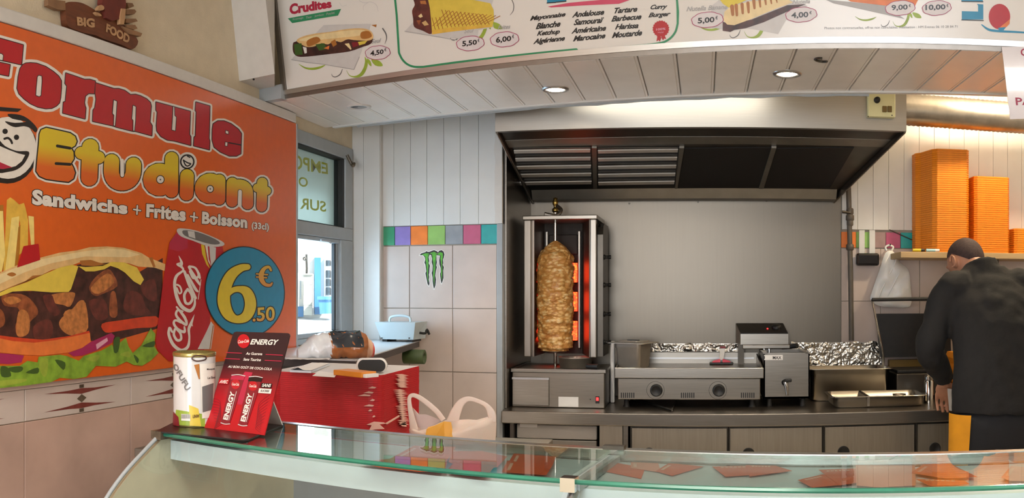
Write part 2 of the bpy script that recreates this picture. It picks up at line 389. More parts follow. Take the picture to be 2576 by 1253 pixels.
# --- tiles of the left wall: decorated frieze over big marbled tiles
yt = [1.745 + 0.485 * k for k in range(-4, 4)]
for a, b in zip(yt, yt[1:]):
    b2 = min(b, 3.30)
    t = MB().rbox((XL - 0.002, a + 0.001, 1.108), (XL + 0.007, b2 - 0.001, 1.197), 'tile_frieze', 0.002).build('frieze_tile', wall_left)
    mb = MB(); c = (a + b) / 2; x = XL + 0.0076
    if b <= 3.3:
        for s in (1, -1):
            z0 = 1.152
            mb.poly([(x, c - 0.165, z0 + s * 0.026), (x, c - 0.06, z0 + s * 0.027), (x, c, z0 + s * 0.030), (x, c + 0.06, z0 + s * 0.027), (x, c + 0.165, z0 + s * 0.027), (x, c + 0.07, z0 + s * 0.020), (x, c, z0 + s * 0.013), (x, c - 0.07, z0 + s * 0.020)], 'tile_brown')
            mb.box((XL + 0.006, c - 0.010, z0 + s * 0.036 - 0.005), (x + 0.0004, c + 0.010, z0 + s * 0.036 + 0.005), 'stone_dark')
        mb.prism([(x, c - 0.021, 1.152), (x, c, 1.140), (x, c + 0.021, 1.152), (x, c, 1.164)], (0.0008, 0, 0), 'stone_dark')
        mb.build('frieze_motif', t, label='dark red leaf motif with small stone diamond')
    for z0 in (0.777, 0.447, 0.117): MB().rbox((XL - 0.002, a + 0.001, z0 + 0.001), (XL + 0.006, b2 - 0.001, z0 + 0.329), 'tile_pink', 0.002).build('wall_tile', wall_left)
MB().box((XL - 0.001, -0.2, 1.199), (XL + 0.012, 3.345, 1.212), 'tile_frieze').build('trim_2', kind='structure')
MB().rbox((XL - 0.001, -1.5, 2.197), (XL + 0.034, 3.355, 2.237), 'white_paint', 0.004).build('trim_1', kind='structure')
# --- street window: fixed transom over a sliding pane
w1 = empty('window_1', (XL, 3.66, 1.235), kind='structure')
def wbar(y0, y1, z0, z1, mat='grey_frame', x0=XL - 0.075, x1=XL + 0.012, nm='window_frame'): return MB().rbox((x0, y0, z0), (x1, y1, z1), mat, 0.004).build(nm, w1)
wbar(3.30, 4.03, 2.125, 2.185); wbar(3.30, 4.03, 1.725, 1.785); wbar(3.30, 4.03, 1.235, 1.262); wbar(3.938, 4.03, 1.785, 2.125, x0=XL - 0.02); wbar(3.30, 3.345, 1.235, 2.185)
wbar(3.885, 4.03, 1.262, 1.725, x0=XL - 0.02); wbar(3.30, 3.93, 1.262, 1.285, x0=XL - 0.05, x1=XL + 0.004, nm='sash_rail'); wbar(3.30, 3.93, 1.705, 1.725, x0=XL - 0.05, x1=XL + 0.004, nm='sash_rail')
wbar(3.846, 3.884, 1.285, 1.705, x0=XL - 0.020, x1=XL - 0.004, nm='sash_stile'); wbar(3.838, 3.852, 1.285, 1.705, 'black_rubber', XL - 0.022, XL - 0.002, 'gasket')
wbar(3.345, 3.938, 2.119, 2.126, 'black_rubber', XL - 0.05, XL + 0.004, 'gasket'); wbar(3.345, 3.938, 1.784, 1.790, 'black_rubber', XL - 0.05, XL + 0.004, 'gasket'); wbar(3.930, 3.940, 1.786, 2.124, 'black_rubber', XL - 0.05, XL + 0.004, 'gasket')
MB().box((XL - 0.032, 3.345, 1.79), (XL - 0.026, 3.93, 2.12), 'glass_pane').build('pane', w1)
MB().box((XL - 0.036, 3.345, 1.285), (XL - 0.030, 3.84, 1.705), 'glass_pane').build('pane', w1)
MB().tube([onX(807, 604, XL + 0.018), onX(826, 607, XL + 0.022), onX(832, 611, XL + 0.02)], 0.005, 'alu').build('latch', w1)
MB().tube(cr([onX(873, 390, XL + 0.03), onX(879, 402, XL + 0.04), onX(885, 414, XL + 0.05), onX(889, 417, XL + 0.06), onX(891, 411, XL + 0.06)], 4), 0.008, 'stone_dark').build('hook', w1)
def backlit(name, col):
    m = bpy.data.materials.new(name); MATS[name] = m; m.use_nodes = True; nt = m.node_tree; N = nt.nodes; L = nt.links; N.remove(N['Principled BSDF'])
    d = N.new('ShaderNodeBsdfDiffuse'); t = N.new('ShaderNodeBsdfTranslucent'); mx = N.new('ShaderNodeMixShader'); mx.inputs[0].default_value = 0.16
    for q in (d, t): q.inputs[0].default_value = lin(col) + [1]
    L.new(d.outputs[0], mx.inputs[1]); L.new(t.outputs[0], mx.inputs[2]); L.new(mx.outputs[0], N['Material Output'].inputs[0])
backlit('sign_back', '#b4b8a6'); backlit('sign_yellow', '#d8cc34')
sp = MB().add([(XL - 0.060, 3.30, 1.775), (XL - 0.060, 4.05, 1.775), (XL - 0.060, 4.05, 2.14), (XL - 0.060, 3.30, 2.14)], [[0, 1, 2, 3]], 'sign_back').build('sign_panel', w1, label='pale back of the shop sign seen through the transom')
pr = Print((XL - 0.0595, 3.6, 1.9), (1, 0, 0))
k = crop(720, 330, 960, 1037)
pr.text('EMPO', k((455, 470), (55, 410), (60, 240), (450, 350)), 'sign_yellow', 1, 0.02)
pr.text('OU', k((235, 615), (40, 580), (45, 480), (235, 505)), 'sign_yellow', 1, 0.02)
pr.text('SUR', k((435, 880), (150, 845), (155, 720), (430, 765)), 'sign_yellow', 1, 0.02)
pr.build('sign_lettering', w1, label='yellow sign lettering seen mirrored through the glass')
# ================================================================ SOFFIT over the counter
AB = 0.178; NB = Vector((math.sin(AB), math.cos(AB), 0)); TB = Vector((math.cos(AB), -math.sin(AB), 0)); DB0, DB1, ZS = 2.756, 3.36, 2.24
def Yat(x, D): return (D - x * NB.x) / NB.y
so = MB(); xa, xb = XL, 2.45
so.hexa([(xa, Yat(xa, DB0 + 0.01), ZS + 0.012), (xb, Yat(xb, DB0 + 0.01), ZS + 0.012), (xb, Yat(xb, DB1), ZS + 0.012), (xa, Yat(xa, DB1), ZS + 0.012)],
        [(xa, Yat(xa, DB0 + 0.01), ZS + 0.05), (xb, Yat(xb, DB0 + 0.01), ZS + 0.05), (xb, Yat(xb, DB1), ZS + 0.05), (xa, Yat(xa, DB1), ZS + 0.05)], 'white_paint')
soffit = so.build('ceiling_soffit', kind='structure', origin=(0, 3, ZS))
wpl = 0.128; x = -0.0883 - 13 * wpl
while x < 2.44:
    a, b = max(x + 0.0012, XL + 0.001), min(x + wpl - 0.0012, 2.449)
    if b - a > 0.02:
        P = [(a, Yat(a, DB0 + 0.012)), (b, Yat(b, DB0 + 0.012)), (b, Yat(b, DB1 - 0.004)), (a, Yat(a, DB1 - 0.004))]
        Q = [(a + 0.0015, P[0][1]), (b - 0.012, P[1][1]), (b - 0.012, P[2][1]), (a + 0.0015, P[3][1])]
        m = MB().hexa([(p[0], p[1], ZS) for p in Q], [(p[0], p[1], ZS + 0.011) for p in P], 'soffit_pvc')
        m.hexa([(b - 0.0085, P[1][1], ZS + 0.001), (b - 0.0015, P[1][1], ZS + 0.001), (b - 0.0015, P[2][1], ZS + 0.001), (b - 0.0085, P[2][1], ZS + 0.001)], [(b - 0.0095, P[1][1], ZS + 0.011), (b, P[1][1], ZS + 0.011), (b, P[2][1], ZS + 0.011), (b - 0.0095, P[2][1], ZS + 0.011)], 'soffit_pvc')
        m.build('plank', soffit)
    x += wpl
def along(s0, s1, d0, d1, z0, z1, mat, mb=None, A=(NB, TB)):
    n, t = A; mb = mb or MB()
    q = [n * d0 + t * s0, n * d0 + t * s1, n * d1 + t * s1, n * d1 + t * s0]
    return mb.hexa([p + Vector((0, 0, z0)) for p in q], [p + Vector((0, 0, z1)) for p in q], mat)
sL = (XL - NB.x * DB1) / TB.x + 0.02
along(sL + 0.03, 1.9, DB1 - 0.012, DB1 + 0.012, ZS - 0.006, ZS + 0.05, 'white_pvc').build('edge_strip', soffit)
m = MB(); ss = [sL + 0.15 + 0.06 * i for i in range(38)]
low = [(NB * (DB1 + 0.013) + TB * s + Vector((0, 0, ZS - 0.008 - 0.010 * (0.5 + noise.noise(Vector((math.floor(s * 3.3), 1, 2)))) - 0.006 * noise.noise(Vector((s * 9, 3, 0)))))) for s in ss]
top = [(NB * (DB1 + 0.013) + TB * s + Vector((0, 0, ZS + 0.02))) for s in ss]
m.hexa(low + top[::-1], [p + NB * 0.006 for p in low + top[::-1]], 'grey_frame'); m.build('sealant_strip', soffit, label='ragged grey sealant strip')
m = MB(); c = onZ(2065, 148, ZS); m.tube([c + Vector((0.02 * math.cos(a * 0.6), 0.02 * math.sin(a * 0.6), -0.008 + 0.006 * math.sin(a * 0.3))) for a in range(9)], 0.004, 'steel_dark', 6); m.build('hook', soffit)
# --- white boxed section between the left wall and the board
m = MB(); z0 = 2.29
A1 = Vector((XL, onX(602, 214, XL).y, z0)); A2 = A1 + TB * 0.25
A2 = onP(691, 207, A1, NB); A2.z = z0
up4 = Vector((0, 0, 0.49)); R1 = A2 + Vector((A2.x, A2.y, 0)).normalized() * 0.21; R2 = Vector((XL, A1.y + 0.24, z0))
m.hexa([A1, A2, R1, R2], [Vector((XL, A1.y - 0.10, z0 + 0.49)), A2 + up4 - NB * 0.10, R1 + up4, R2 + up4], 'white_paint')
bxs = m.build('wall_bulkhead', kind='structure')
d = MB().lathe([(0.004, 0), (0.004, 0.004)], onP(639, 200, A1 + Vector((0, 0, 0.02)), NB) - NB * 0.004, 'black', 8, axis=NB); d.build('screw', bxs)
m = MB(); along(sL + 0.092, sL + 0.204, DB0 - 0.02, DB0 + 0.02, ZS - 0.002, ZS + 0.055, 'grey_frame', m); m.build('trim_3', kind='structure')
# --- recessed downlights in the soffit
M('lamp_lit', '#fff3e0', 0.3, emit='#ffe9c8', estr=40.0); M('lamp_off', '#8c8f93', 0.15, 0.6)
def downlight(px, py, lit, label):
    c = onZ(px, py, ZS); e = empty('downlight', c, label, 'spotlight', 'round recessed spotlights in the plank soffit')
    MB().lathe([(0.036, -0.001), (0.039, -0.006), (0.050, -0.005), (0.052, 0.001)], c, 'alu' if lit else 'white_paint', 32).build('bezel', e)
    MB().lathe([(0.0005, -0.0045), (0.030, -0.0040), (0.036, -0.001)], c, 'lamp_lit' if lit else 'lamp_off', 28).build('lamp_lens', e)
    if lit:
        l = light('spot_beam', 'SPOT', (0, 0, -0.02), 20, (1.0, 0.88, 0.72), spot_size=math.radians(125), spot_blend=0.6, shadow_soft_size=0.035); l.parent = e
    return e
downlight(903, 268, False, 'unlit recessed spotlight in the white plank soffit')
downlight(1397, 224, True, 'lit recessed spotlight in the soffit above the kebab grill')
downlight(1980, 185, True, 'lit recessed spotlight in the soffit above the fryer')
# --- lamps of the shop that hang out of the picture: ceiling spots over the customers, tube lamp over the kitchen; the square panels are added fill
for i, (lx, ly, lb) in enumerate(((-0.9, -0.6, 'near the shop window'), (0.5, -0.6, 'over the middle of the shop floor'), (-0.9, 0.9, 'over the left end of the display counter'), (0.5, 0.9, 'over the middle of the display counter'), (1.6, 0.2, 'near the right wall'))):
    e = empty('ceiling_spot', (lx, ly, 2.78), 'lit round ceiling spot ' + lb, 'spotlight', 'ceiling spots above the customers')
    MB().lathe([(0.030, -0.001), (0.034, -0.012), (0.046, -0.010), (0.048, 0.0)], (lx, ly, 2.78), 'alu', 24).build('bezel', e)
    MB().lathe([(0.0005, -0.010), (0.030, -0.008)], (lx, ly, 2.78), 'lamp_lit', 20).build('lamp_lens', e)
    l = light('spot_beam', 'SPOT', (0, 0, -0.03), 11, (1.0, 0.88, 0.74), spot_size=math.radians(135), spot_blend=0.7, shadow_soft_size=0.03); l.parent = e
M('fill_panel_lit', '#ffffff', 0.3, emit='#fff6ea', estr=2.0)
for i, (lx, ly, lb) in enumerate(((-0.4, 0.1, 'nearer the left wall'), (1.1, 0.1, 'nearer the right wall'))):  # unseen panels added only to raise the ambient light
    e = empty('fill_panel', (lx, ly, 2.78), 'unseen square fill panel added above the customers, ' + lb, 'lamp', 'added square fill panels')
    MB().box((lx - 0.3, ly - 0.3, 2.765), (lx + 0.3, ly + 0.3, 2.78), 'white_paint').build('frame', e); MB().box((lx - 0.28, ly - 0.28, 2.762), (lx + 0.28, ly + 0.28, 2.766), 'fill_panel_lit').build('diffuser', e)
    light('fill_panel_light', 'AREA', (0, 0, -0.022), 9, (1.0, 0.95, 0.88), (0, 0, 0), shape='SQUARE', size=0.56).parent = e
M('tube_lit', '#ffffff', 0.3, emit='#fff4dc', estr=1.6)
tc_ = Vector((-0.14, 3.37, 2.292))
e = empty('tube_lamp', tc_, 'fluorescent tube lamp lying on the soffit facing the hood', 'lamp')
MB().rbox(tc_ + Vector((-0.45, -0.05, 0)), tc_ + Vector((0.45, 0.01, 0.06)), 'white_paint', 0.006).build('housing', e)
MB().tube([tc_ + Vector((-0.42, 0.026, 0.04)), tc_ + Vector((0.42, 0.026, 0.04))], 0.013, 'tube_lit', 12).build('tube', e)
light('tube_light', 'AREA', (0, 0.042, 0.04), 0.9, (1.0, 0.97, 0.88), (math.radians(90), 0, 0), shape='RECTANGLE', size=0.84, size_y=0.03).parent = e
e = empty('bulb_lamp', (1.55, 4.02, 2.78), 'bare warm bulb under the kitchen ceiling near the duct', 'lamp')
MB().lathe([(0.035, 0), (0.03, -0.03), (0.018, -0.035), (0.018, -0.07)], (1.55, 4.02, 2.78), 'white_paint', 20).build('holder', e)
M('bulb_lit', '#fff0d0', 0.3, emit='#ffd9a0', estr=30.0); MB().lathe([(0.014, -0.07), (0.024, -0.095), (0.030, -0.12), (0.024, -0.145), (0.0005, -0.152)], (1.55, 4.02, 2.78), 'bulb_lit', 20).build('bulb', e)
light('bulb_light', 'POINT', (0, 0, -0.19), 24, (1.0, 0.83, 0.58), shadow_soft_size=0.04).parent = e
# ================================================================ THE POSTER on the left wall
XP = XL + 0.030
poster = empty('poster', (XP, 2.3, 1.214), 'orange menu poster with sandwich, fries, cola can and 6.50 euro price badge', 'poster')
MB().rbox((XL + 0.001, 0.95, 1.214), (XP, 3.362, 2.195), 'ink_orange', 0.002).build('backing_board', poster)
MB().rbox((XL + 0.001, 3.362, 1.214), (XP + 0.002, 3.376, 2.195), 'grey_frame', 0.002).build('edge_strip', poster)
PP, PN = (XP + 0.0003, 2, 1.5), (1, 0, 0)
A = crop(0, 50, 360, 1880); B = crop(340, 200, 760, 1879); Cc = crop(0, 250, 400, 1928); D = crop(360, 360, 740, 1905); E_ = crop(60, 460, 700, 2576); G = crop(0, 490, 420, 1949); K = crop(0, 720, 420, 1949); Q = crop(380, 560, 740, 1289)
# --- headline
p = Print(PP, PN)
RB, RW = 2.0, 8.0
F1 = A((-120, 210), (305, 330), (282, 588), (-120, 500)); F2 = A((-120, 535), (132, 590), (112, 737), (-120, 690)); F3 = A((-120, 210), (-55, 228), (-95, 1080), (-180, 1060))
O_ = A((400, 565), (480, 572), (600, 615), (700, 680), (770, 740), (805, 800), (805, 900), (795, 1020), (780, 1090), (740, 1130), (680, 1160), (600, 1165), (500, 1145), (400, 1100), (320, 1040), (250, 970), (225, 900), (240, 750), (265, 640), (300, 590), (340, 570))
R_ = [(165.6, 184), (191.5, 192.7), (212.6, 200.3), (226, 200), (239.7, 204.1), (237, 235.4), (223, 234.8), (214.5, 241.5), (212, 258), (213.7, 266.6), (215.8, 271.8), (213.7, 298.8), (158, 284.2), (159.8, 257.3), (164.7, 255.9), (168.5, 216.6), (163.7, 209.9)]
M_ = [(240.9, 208.9), (286.3, 223.3), (298.7, 223.3), (314, 228), (328.4, 238.6), (340.9, 237.7), (353.4, 241.4), (369, 249.2), (378, 258), (380.2, 267), (376.9, 307.3), (382.5, 316.2), (381.6, 341.2), (340.3, 330), (334, 329.9), (292.5, 319.5), (285.3, 316.6), (233.2, 305), (234.4, 277), (238.6, 272), (242, 250), (239.4, 232.9)]
U_ = [(392.5, 257), (433.9, 268.2), (478.6, 280.5), (476.3, 338.6), (479.7, 344.2), (479.7, 365.4), (438.3, 354.2), (420.5, 352), (404.8, 343), (394.8, 329.6), (393.6, 316.2), (395.9, 281.6), (392.5, 277.1)]
L_ = [(493, 257), (527.8, 267), (525.5, 348), (527.5, 355), (526.6, 376.6), (487.5, 366.5), (488.6, 345.3), (492, 343), (494.2, 280.5), (491.5, 278.2)]
e_ = [(536.7, 311.8), (547.9, 304.6), (563.5, 304.6), (581.4, 311.8), (599.3, 325.2), (607.1, 336.3), (606, 365.4), (605.5, 386.6), (594.8, 392.2), (576.9, 392.2), (554.6, 382.2), (538.9, 369.9), (534, 352), (534.5, 325.2)]
for P_, rw in ((F3, 8.5), (F1, 8.5), (F2, 8.5), (O_, 9), (R_, 8), (M_, 7.5), (U_, 7), (L_, 6.5), (e_, 6.5)): p.outlined(P_, 'ink_red', 1, RB, rw)
def hole(pts, rb=1.8): p.stroke(pts, rb, 'ink_black', 4, closed=True, seg=8); p.poly(pts, 'ink_white', 5)
hole(A((-20, 440), (25, 450), (40, 470), (33, 530), (-20, 520)))
hole(A((510, 732), (545, 742), (548, 800), (535, 990), (515, 1005), (475, 990), (480, 900), (495, 750)))
hole([(286.3, 252), (293.6, 255.2), (291.5, 289.4), (289, 316), (286.3, 316), (287.3, 289.4), (283.6, 285.3)]); hole([(335, 265.6), (341.3, 268.7), (340.3, 301.9), (337.8, 329), (335.4, 328.5), (335.7, 302.9), (332.3, 298.8)])
hole([(436, 268), (438.3, 269.7), (438.8, 290.5), (442.8, 295), (440.6, 328.5), (432.8, 326.3), (435, 293.9)])
hole([(568, 328.5), (574.2, 331), (574.2, 337), (568, 335)], 1.5); hole([(567.2, 357.8), (572.3, 358.9), (571.3, 367.2), (566.6, 366.2)], 1.5)
p.stroke([(575.8, 359), (606, 364.8)], 1.5, 'ink_black', 5)
p.build('headline_lettering', poster, label='red outlined slab letters reading Formule')
# --- second line: bubble letters, yellow fading to orange
rampZ('ink_bubble', 1.825, 1.885, '#d5621e', '#d6bb26')
strokes = []   # (points, radius) in photo pixels
Epoly = Cc((480, 420), (500, 370), (560, 345), (700, 375), (850, 410), (910, 450), (930, 510), (910, 560), (860, 590), (890, 640), (895, 720), (860, 775), (890, 830), (910, 890), (890, 960), (830, 1000), (700, 985), (560, 965), (480, 930), (440, 870), (448, 780), (455, 700), (470, 560))
cs = 400 / 1928; ds = 380 / 1905
strokes += [(Cc((1095, 580), (1082, 950)), 100 * cs), (Cc((985, 650), (1195, 705)), 76 * cs)]
strokes += [(Cc(*cr([(1355, 755), (1352, 900), (1395, 985), (1480, 1015), (1565, 985), (1612, 910), (1620, 795)], 4)), 92 * cs)]
strokes += [(D((205, 460), (206, 461)), 205 * ds), (D((360, 195), (358, 605)), 84 * ds), (D((555, 415), (547, 640)), 86 * ds), (D((845, 572), (846, 573)), 192 * ds), (D((962, 470), (960, 705)), 76 * ds)]
strokes += [(D((1125, 505), (1122, 735)), 72 * ds), (D(*cr([(1125, 560), (1190, 530), (1270, 545), (1313, 610), (1318, 765)], 4)), 72 * ds), (D((1503, 500), (1495, 800)), 66 * ds), (D((1440, 565), (1560, 602)), 54 * ds)]
p = Print(PP, PN)
for P_, r in strokes: p.stroke(P_, r + 7.0, 'ink_white', 1)
p.stroke(Epoly, 8.0, 'ink_white', 1, closed=True); p.poly(Epoly, 'ink_white', 1)
for P_, r in strokes: p.stroke(P_, r + 2.4, 'ink_black', 2)
p.stroke(Epoly, 3.2, 'ink_black', 2, closed=True)
for P_, r in strokes: p.stroke(P_, r, 'ink_bubble', 3, seg=28)
p.poly(Epoly, 'ink_bubble', 3)
for P_ in (Cc((695, 565), (850, 592)), Cc((680, 778), (850, 788))): p.stroke(P_, 3.6, 'ink_black', 4)
p.stroke(Cc((1480, 780), (1482, 920)), 4.5 + 1.6, 'ink_black', 4); p.stroke(Cc((1480, 740), (1482, 920)), 4.5, 'ink_white', 5)
p.stroke(D((1222, 612), (1218, 770)), 4.6 + 1.4, 'ink_black', 4); p.stroke(D((1222, 612), (1218, 785)), 4.6, 'ink_white', 5)
for c, r in ((D((218, 460))[0], 8.6), (D((847, 578))[0], 7.2)):
    p.disc(c[0], c[1], r + 2, r + 2.4, 'ink_black', 4); p.disc(c[0], c[1], r, r + 0.5, 'ink_white', 5); p.disc(c[0], c[1], 2, 2.4, 'ink_grey_dark', 6)
c = D((557, 235))[0]
p.disc(*c, 24, 24, 'ink_white', 1); p.disc(*c, 18.4, 18.8, 'ink_black', 4); p.disc(*c, 14.5, 15, 'ink_white', 5)
p.stroke(D(*cr([(508, 215), (530, 270), (560, 290), (600, 262), (560, 248), (508, 215)], 4)), 1.6, 'ink_black', 6); p.stroke(D((560, 165), (590, 180)), 1.6, 'ink_black', 6)
p.build('bubble_lettering', poster, label='yellow to orange bubble letters reading Etudiant')
# --- round laughing face cut by the picture edge
p = Print(PP, PN)
p.disc(18, 378, 77, 84, 'ink_black', 1); p.disc(20, 372, 71, 78, 'ink_white', 2)
p.poly(Cc((-30, 88), (265, 115), (215, 152), (-30, 140)), 'ink_black', 3)
p.poly(Cc(*cr([(95, 178), (250, 190), (360, 250), (450, 350), (430, 400), (370, 350), (290, 325), (190, 338), (110, 310), (62, 265), (180, 285), (320, 268), (150, 235)], 3, True)), 'ink_black', 3)
p.disc(*Cc((62, 388))[0], 6.8, 6.8, 'ink_black', 3); p.disc(*Cc((200, 460))[0], 6.6, 6.8, 'ink_black', 3)
p.stroke(Cc(*cr([(55, 478), (95, 468), (130, 495), (145, 530)], 4)), 2.8, 'ink_black', 3)
p.poly(Cc(*cr([(-60, 470), (60, 565), (200, 625), (350, 635), (320, 740), (240, 830), (120, 875), (-60, 860)], 4, True)), 'ink_black', 3)
p.poly(Cc((-60, 540), (100, 610), (220, 655), (305, 675), (265, 750), (190, 810), (60, 840), (-60, 830)), 'ink_white', 4); p.poly(Cc((-60, 730), (20, 770), (150, 825), (40, 845), (-60, 840)), 'ink_crimson', 5)
p.build('printed_face', poster, label='white laughing cartoon face with black hair')
# --- third line
p = Print(PP, PN)
def tword(body, quad, lvl=1, bold=0.05):
    p.text(body, quad, 'ink_black', lvl, bold + 0.035, 0, 1.06, ref=bold); p.text(body, quad, 'ink_white', lvl + 1, bold, 0, 1.06)
tword('Sandwichs', E_((82, 222), (1050, 322), (1050, 195), (85, 62)), 1, 0.055)
tword('Frites', E_((1238, 348), (1640, 392), (1640, 250), (1242, 212)), 1, 0.05)
tword('Boisson', E_((1802, 416), (2262, 462), (2262, 340), (1806, 290)), 1, 0.05)
tword('(33cl)', E_((2305, 485), (2482, 498), (2482, 412), (2307, 395)), 1, 0.04)
for c in ((1147, 275), (1723, 346)):
    for r, mt, lv in ((3.4, 'ink_black', 1), (2.0, 'ink_white', 2)):
        p.stroke(E_((c[0] - 34, c[1] - 6), (c[0] + 34, c[1] + 6)), r, mt, lv); p.stroke(E_((c[0] + 2, c[1] - 42), (c[0] - 2, c[1] + 42)), r, mt, lv)
p.build('subtitle_lettering', poster, label='white letters reading Sandwichs + Frites + Boisson (33cl)')
# --- fries
p = Print(PP, PN)
for pts, mt in ((((-40, 120), (40, 120), (60, 880), (-40, 880)), 'ink_fry_dark'), (((80, 60), (120, 30), (165, 60), (230, 120), (215, 600), (150, 900), (40, 900)), 'ink_fry'), (((-30, 190), (35, 190), (60, 700), (20, 900), (-30, 900)), 'ink_fry_light'),
    (((175, 130), (280, 95), (300, 160), (330, 300), (325, 640), (225, 700), (235, 330)), 'ink_fry'), (((330, 245), (395, 255), (402, 590), (365, 620)), 'ink_fry_light'), (((135, 270), (225, 250), (210, 560), (170, 880), (60, 880), (110, 500)), 'ink_fry_light'), (((215, 380), (240, 350), (232, 640), (200, 830), (170, 840)), 'ink_fry_dark')):
    p.poly(G(*pts), mt, 1)
p.build('printed_fries', poster)
p = Print(PP, PN)
p.poly(G((275, 600), (450, 572), (470, 760), (200, 850)), 'ink_red', 8); p.build('printed_fries_carton', poster)
# --- sandwich
p = Print(PP, PN)
p.poly(K((-60, 40), (350, 60), (840, 0), (900, -250), (1300, -330), (1620, -160), (1900, -330), (1890, 480), (1400, 620), (1060, 640), (400, 700), (-60, 640)), 'ink_dark', 1)
meat = [((20, 110), (130, 85), (300, 110), (420, 230), (440, 330), (350, 420), (330, 550), (240, 600), (190, 560), (180, 450), (220, 380), (215, 260), (110, 240), (40, 215)), ((600, 100), (850, 70), (870, 130), (815, 240), (740, 220), (620, 190)), ((500, 120), (600, 100), (640, 190), (700, 300), (640, 350), (560, 280)),
    ((690, 450), (720, 370), (850, 260), (930, 170), (1000, 200), (1030, 480), (940, 560), (830, 575), (740, 530)), ((1040, 10), (1130, -120), (1260, -200), (1330, -130), (1370, 0), (1200, 90), (1100, 110)), ((1040, 170), (1220, 160), (1260, 360), (1150, 400), (1080, 330)), ((1290, 90), (1350, 80), (1370, 340), (1280, 340)),
    ((1440, 200), (1500, 60), (1640, 90), (1700, 230), (1760, 330), (1560, 340), (1460, 290)), ((-60, 250), (30, 290), (60, 400), (30, 470), (-60, 480)), ((390, 470), (560, 380), (620, 480), (580, 610), (420, 630)), ((1640, 0), (1800, -80), (1830, 160), (1720, 150))]
for i, q in enumerate(meat): p.poly(K(*cr(q, 3, True)), ('ink_meat', 'ink_meat_light', 'ink_meat_dark', 'ink_meat_light', 'ink_meat', 'ink_meat_dark', 'ink_meat', 'ink_meat_dark', 'ink_meat', 'ink_meat_dark', 'ink_meat_dark')[i], 2)
for q in (((215, 300), (310, 290), (350, 420), (330, 550), (240, 590), (190, 540)), ((740, 330), (850, 270), (950, 380), (930, 540), (830, 560)), ((1060, 20), (1250, -150), (1330, -40), (1150, 90)), ((40, 150), (160, 120), (250, 170), (120, 215))): p.poly(K(*cr(q, 3, True)), 'ink_meat_light', 3)
p.build('printed_meat', poster)
p = Print(PP, PN)
bread_top = [(-40, 930), (100, 865), (220, 815), (470, 735), (700, 675), (900, 650), (1050, 612), (1250, 603), (1450, 620), (1650, 680), (1740, 735), (1930, 810), (1925, 890), (1800, 850), (1620, 840), (1500, 800), (1330, 790), (1150, 800), (930, 790), (850, 820), (600, 880), (480, 940), (330, 1010), (100, 1090), (-40, 1150)]
p.poly(G(*bread_top), 'ink_bread', 4)
p.poly(G((-40, 950), (220, 835), (470, 755), (900, 672), (1250, 625), (1450, 640), (1640, 700), (1500, 730), (1000, 720), (600, 800), (300, 900), (-40, 1060)), 'ink_bread_light', 5)
p.poly(G((270, 1030), (380, 945), (490, 935), (430, 985), (330, 1010), (60, 1100)), 'ink_bread_dark', 6)
p.poly(G(*cr([(80, 930), (140, 905), (190, 930), (140, 955)], 3, True)), 'ink_bread_dark', 6); p.poly(G((930, 770), (1060, 760), (1150, 790), (1240, 810), (1100, 835), (950, 825)), 'ink_bread_dark', 6); p.poly(G((1740, 735), (1780, 730), (1815, 840), (1790, 845)), 'ink_bread_dark', 6)
p.build('printed_bread', poster)
p = Print(PP, PN)
p.poly(G((-40, 1160), (100, 1095), (330, 1015), (520, 925), (700, 850), (840, 818), (915, 835), (880, 950), (830, 1100), (800, 1135), (600, 1140), (350, 1120), (150, 1130), (-40, 1200)), 'ink_cheese', 7)
p.poly(G((915, 835), (1000, 845), (1200, 830), (1300, 785), (1450, 790), (1600, 850), (1680, 990), (1640, 1055), (1560, 1010), (1460, 910), (1380, 860), (1290, 830), (1220, 870), (1100, 895), (1000, 895)), 'ink_cheese', 7)
p.build('printed_cheese', poster)
p = Print(PP, PN)
p.poly(K(*cr([(1190, 440), (1400, 400), (1820, 350), (1820, 470), (1600, 490), (1380, 525), (1230, 540)], 3, True)), 'ink_tomato', 4)
p.poly(K((-40, 600), (150, 640), (400, 660), (650, 630), (900, 575), (1050, 545), (1060, 650), (960, 720), (800, 775), (500, 810), (250, 800), (-40, 770)), 'ink_tomato_light', 5)
p.poly(K((-40, 600), (150, 640), (400, 660), (650, 630), (1050, 545), (1040, 520), (820, 580), (500, 625), (200, 600), (-40, 570)), 'ink_tomato', 6)
p.build('printed_tomato', poster)
p = Print(PP, PN)
p.poly(K((-40, 780), (160, 795), (280, 810), (250, 890), (100, 910), (-40, 900)), 'ink_onion', 4); p.build('printed_onion', poster); p = Print(PP, PN); p.poly(K((800, 780), (960, 720), (1060, 650), (1300, 545), (1340, 580), (1310, 660), (1130, 750), (960, 810), (860, 820)), 'ink_onion', 6)
p.poly(K((1120, 680), (1250, 600), (1260, 640), (1130, 740)), 'ink_onion_light', 7); p.build('printed_onion', poster)
p = Print(PP, PN)
p.poly(K(*[(-40, 930), (230, 930), (320, 872), (440, 890), (450, 825), (700, 800), (780, 815), (920, 870), (980, 815), (1190, 750), (1310, 680), (1340, 770), (1400, 660), (1470, 600), (1500, 700), (1550, 780), (1650, 690), (1760, 490), (1815, 560), (1800, 700), (1850, 780), (1760, 870), (1660, 930), (1560, 920), (1480, 880), (1350, 940), (1120, 930), (1010, 1060), (860, 1085), (700, 1070), (600, 1120), (300, 1160), (-40, 1195)]), 'ink_leaf', 8)
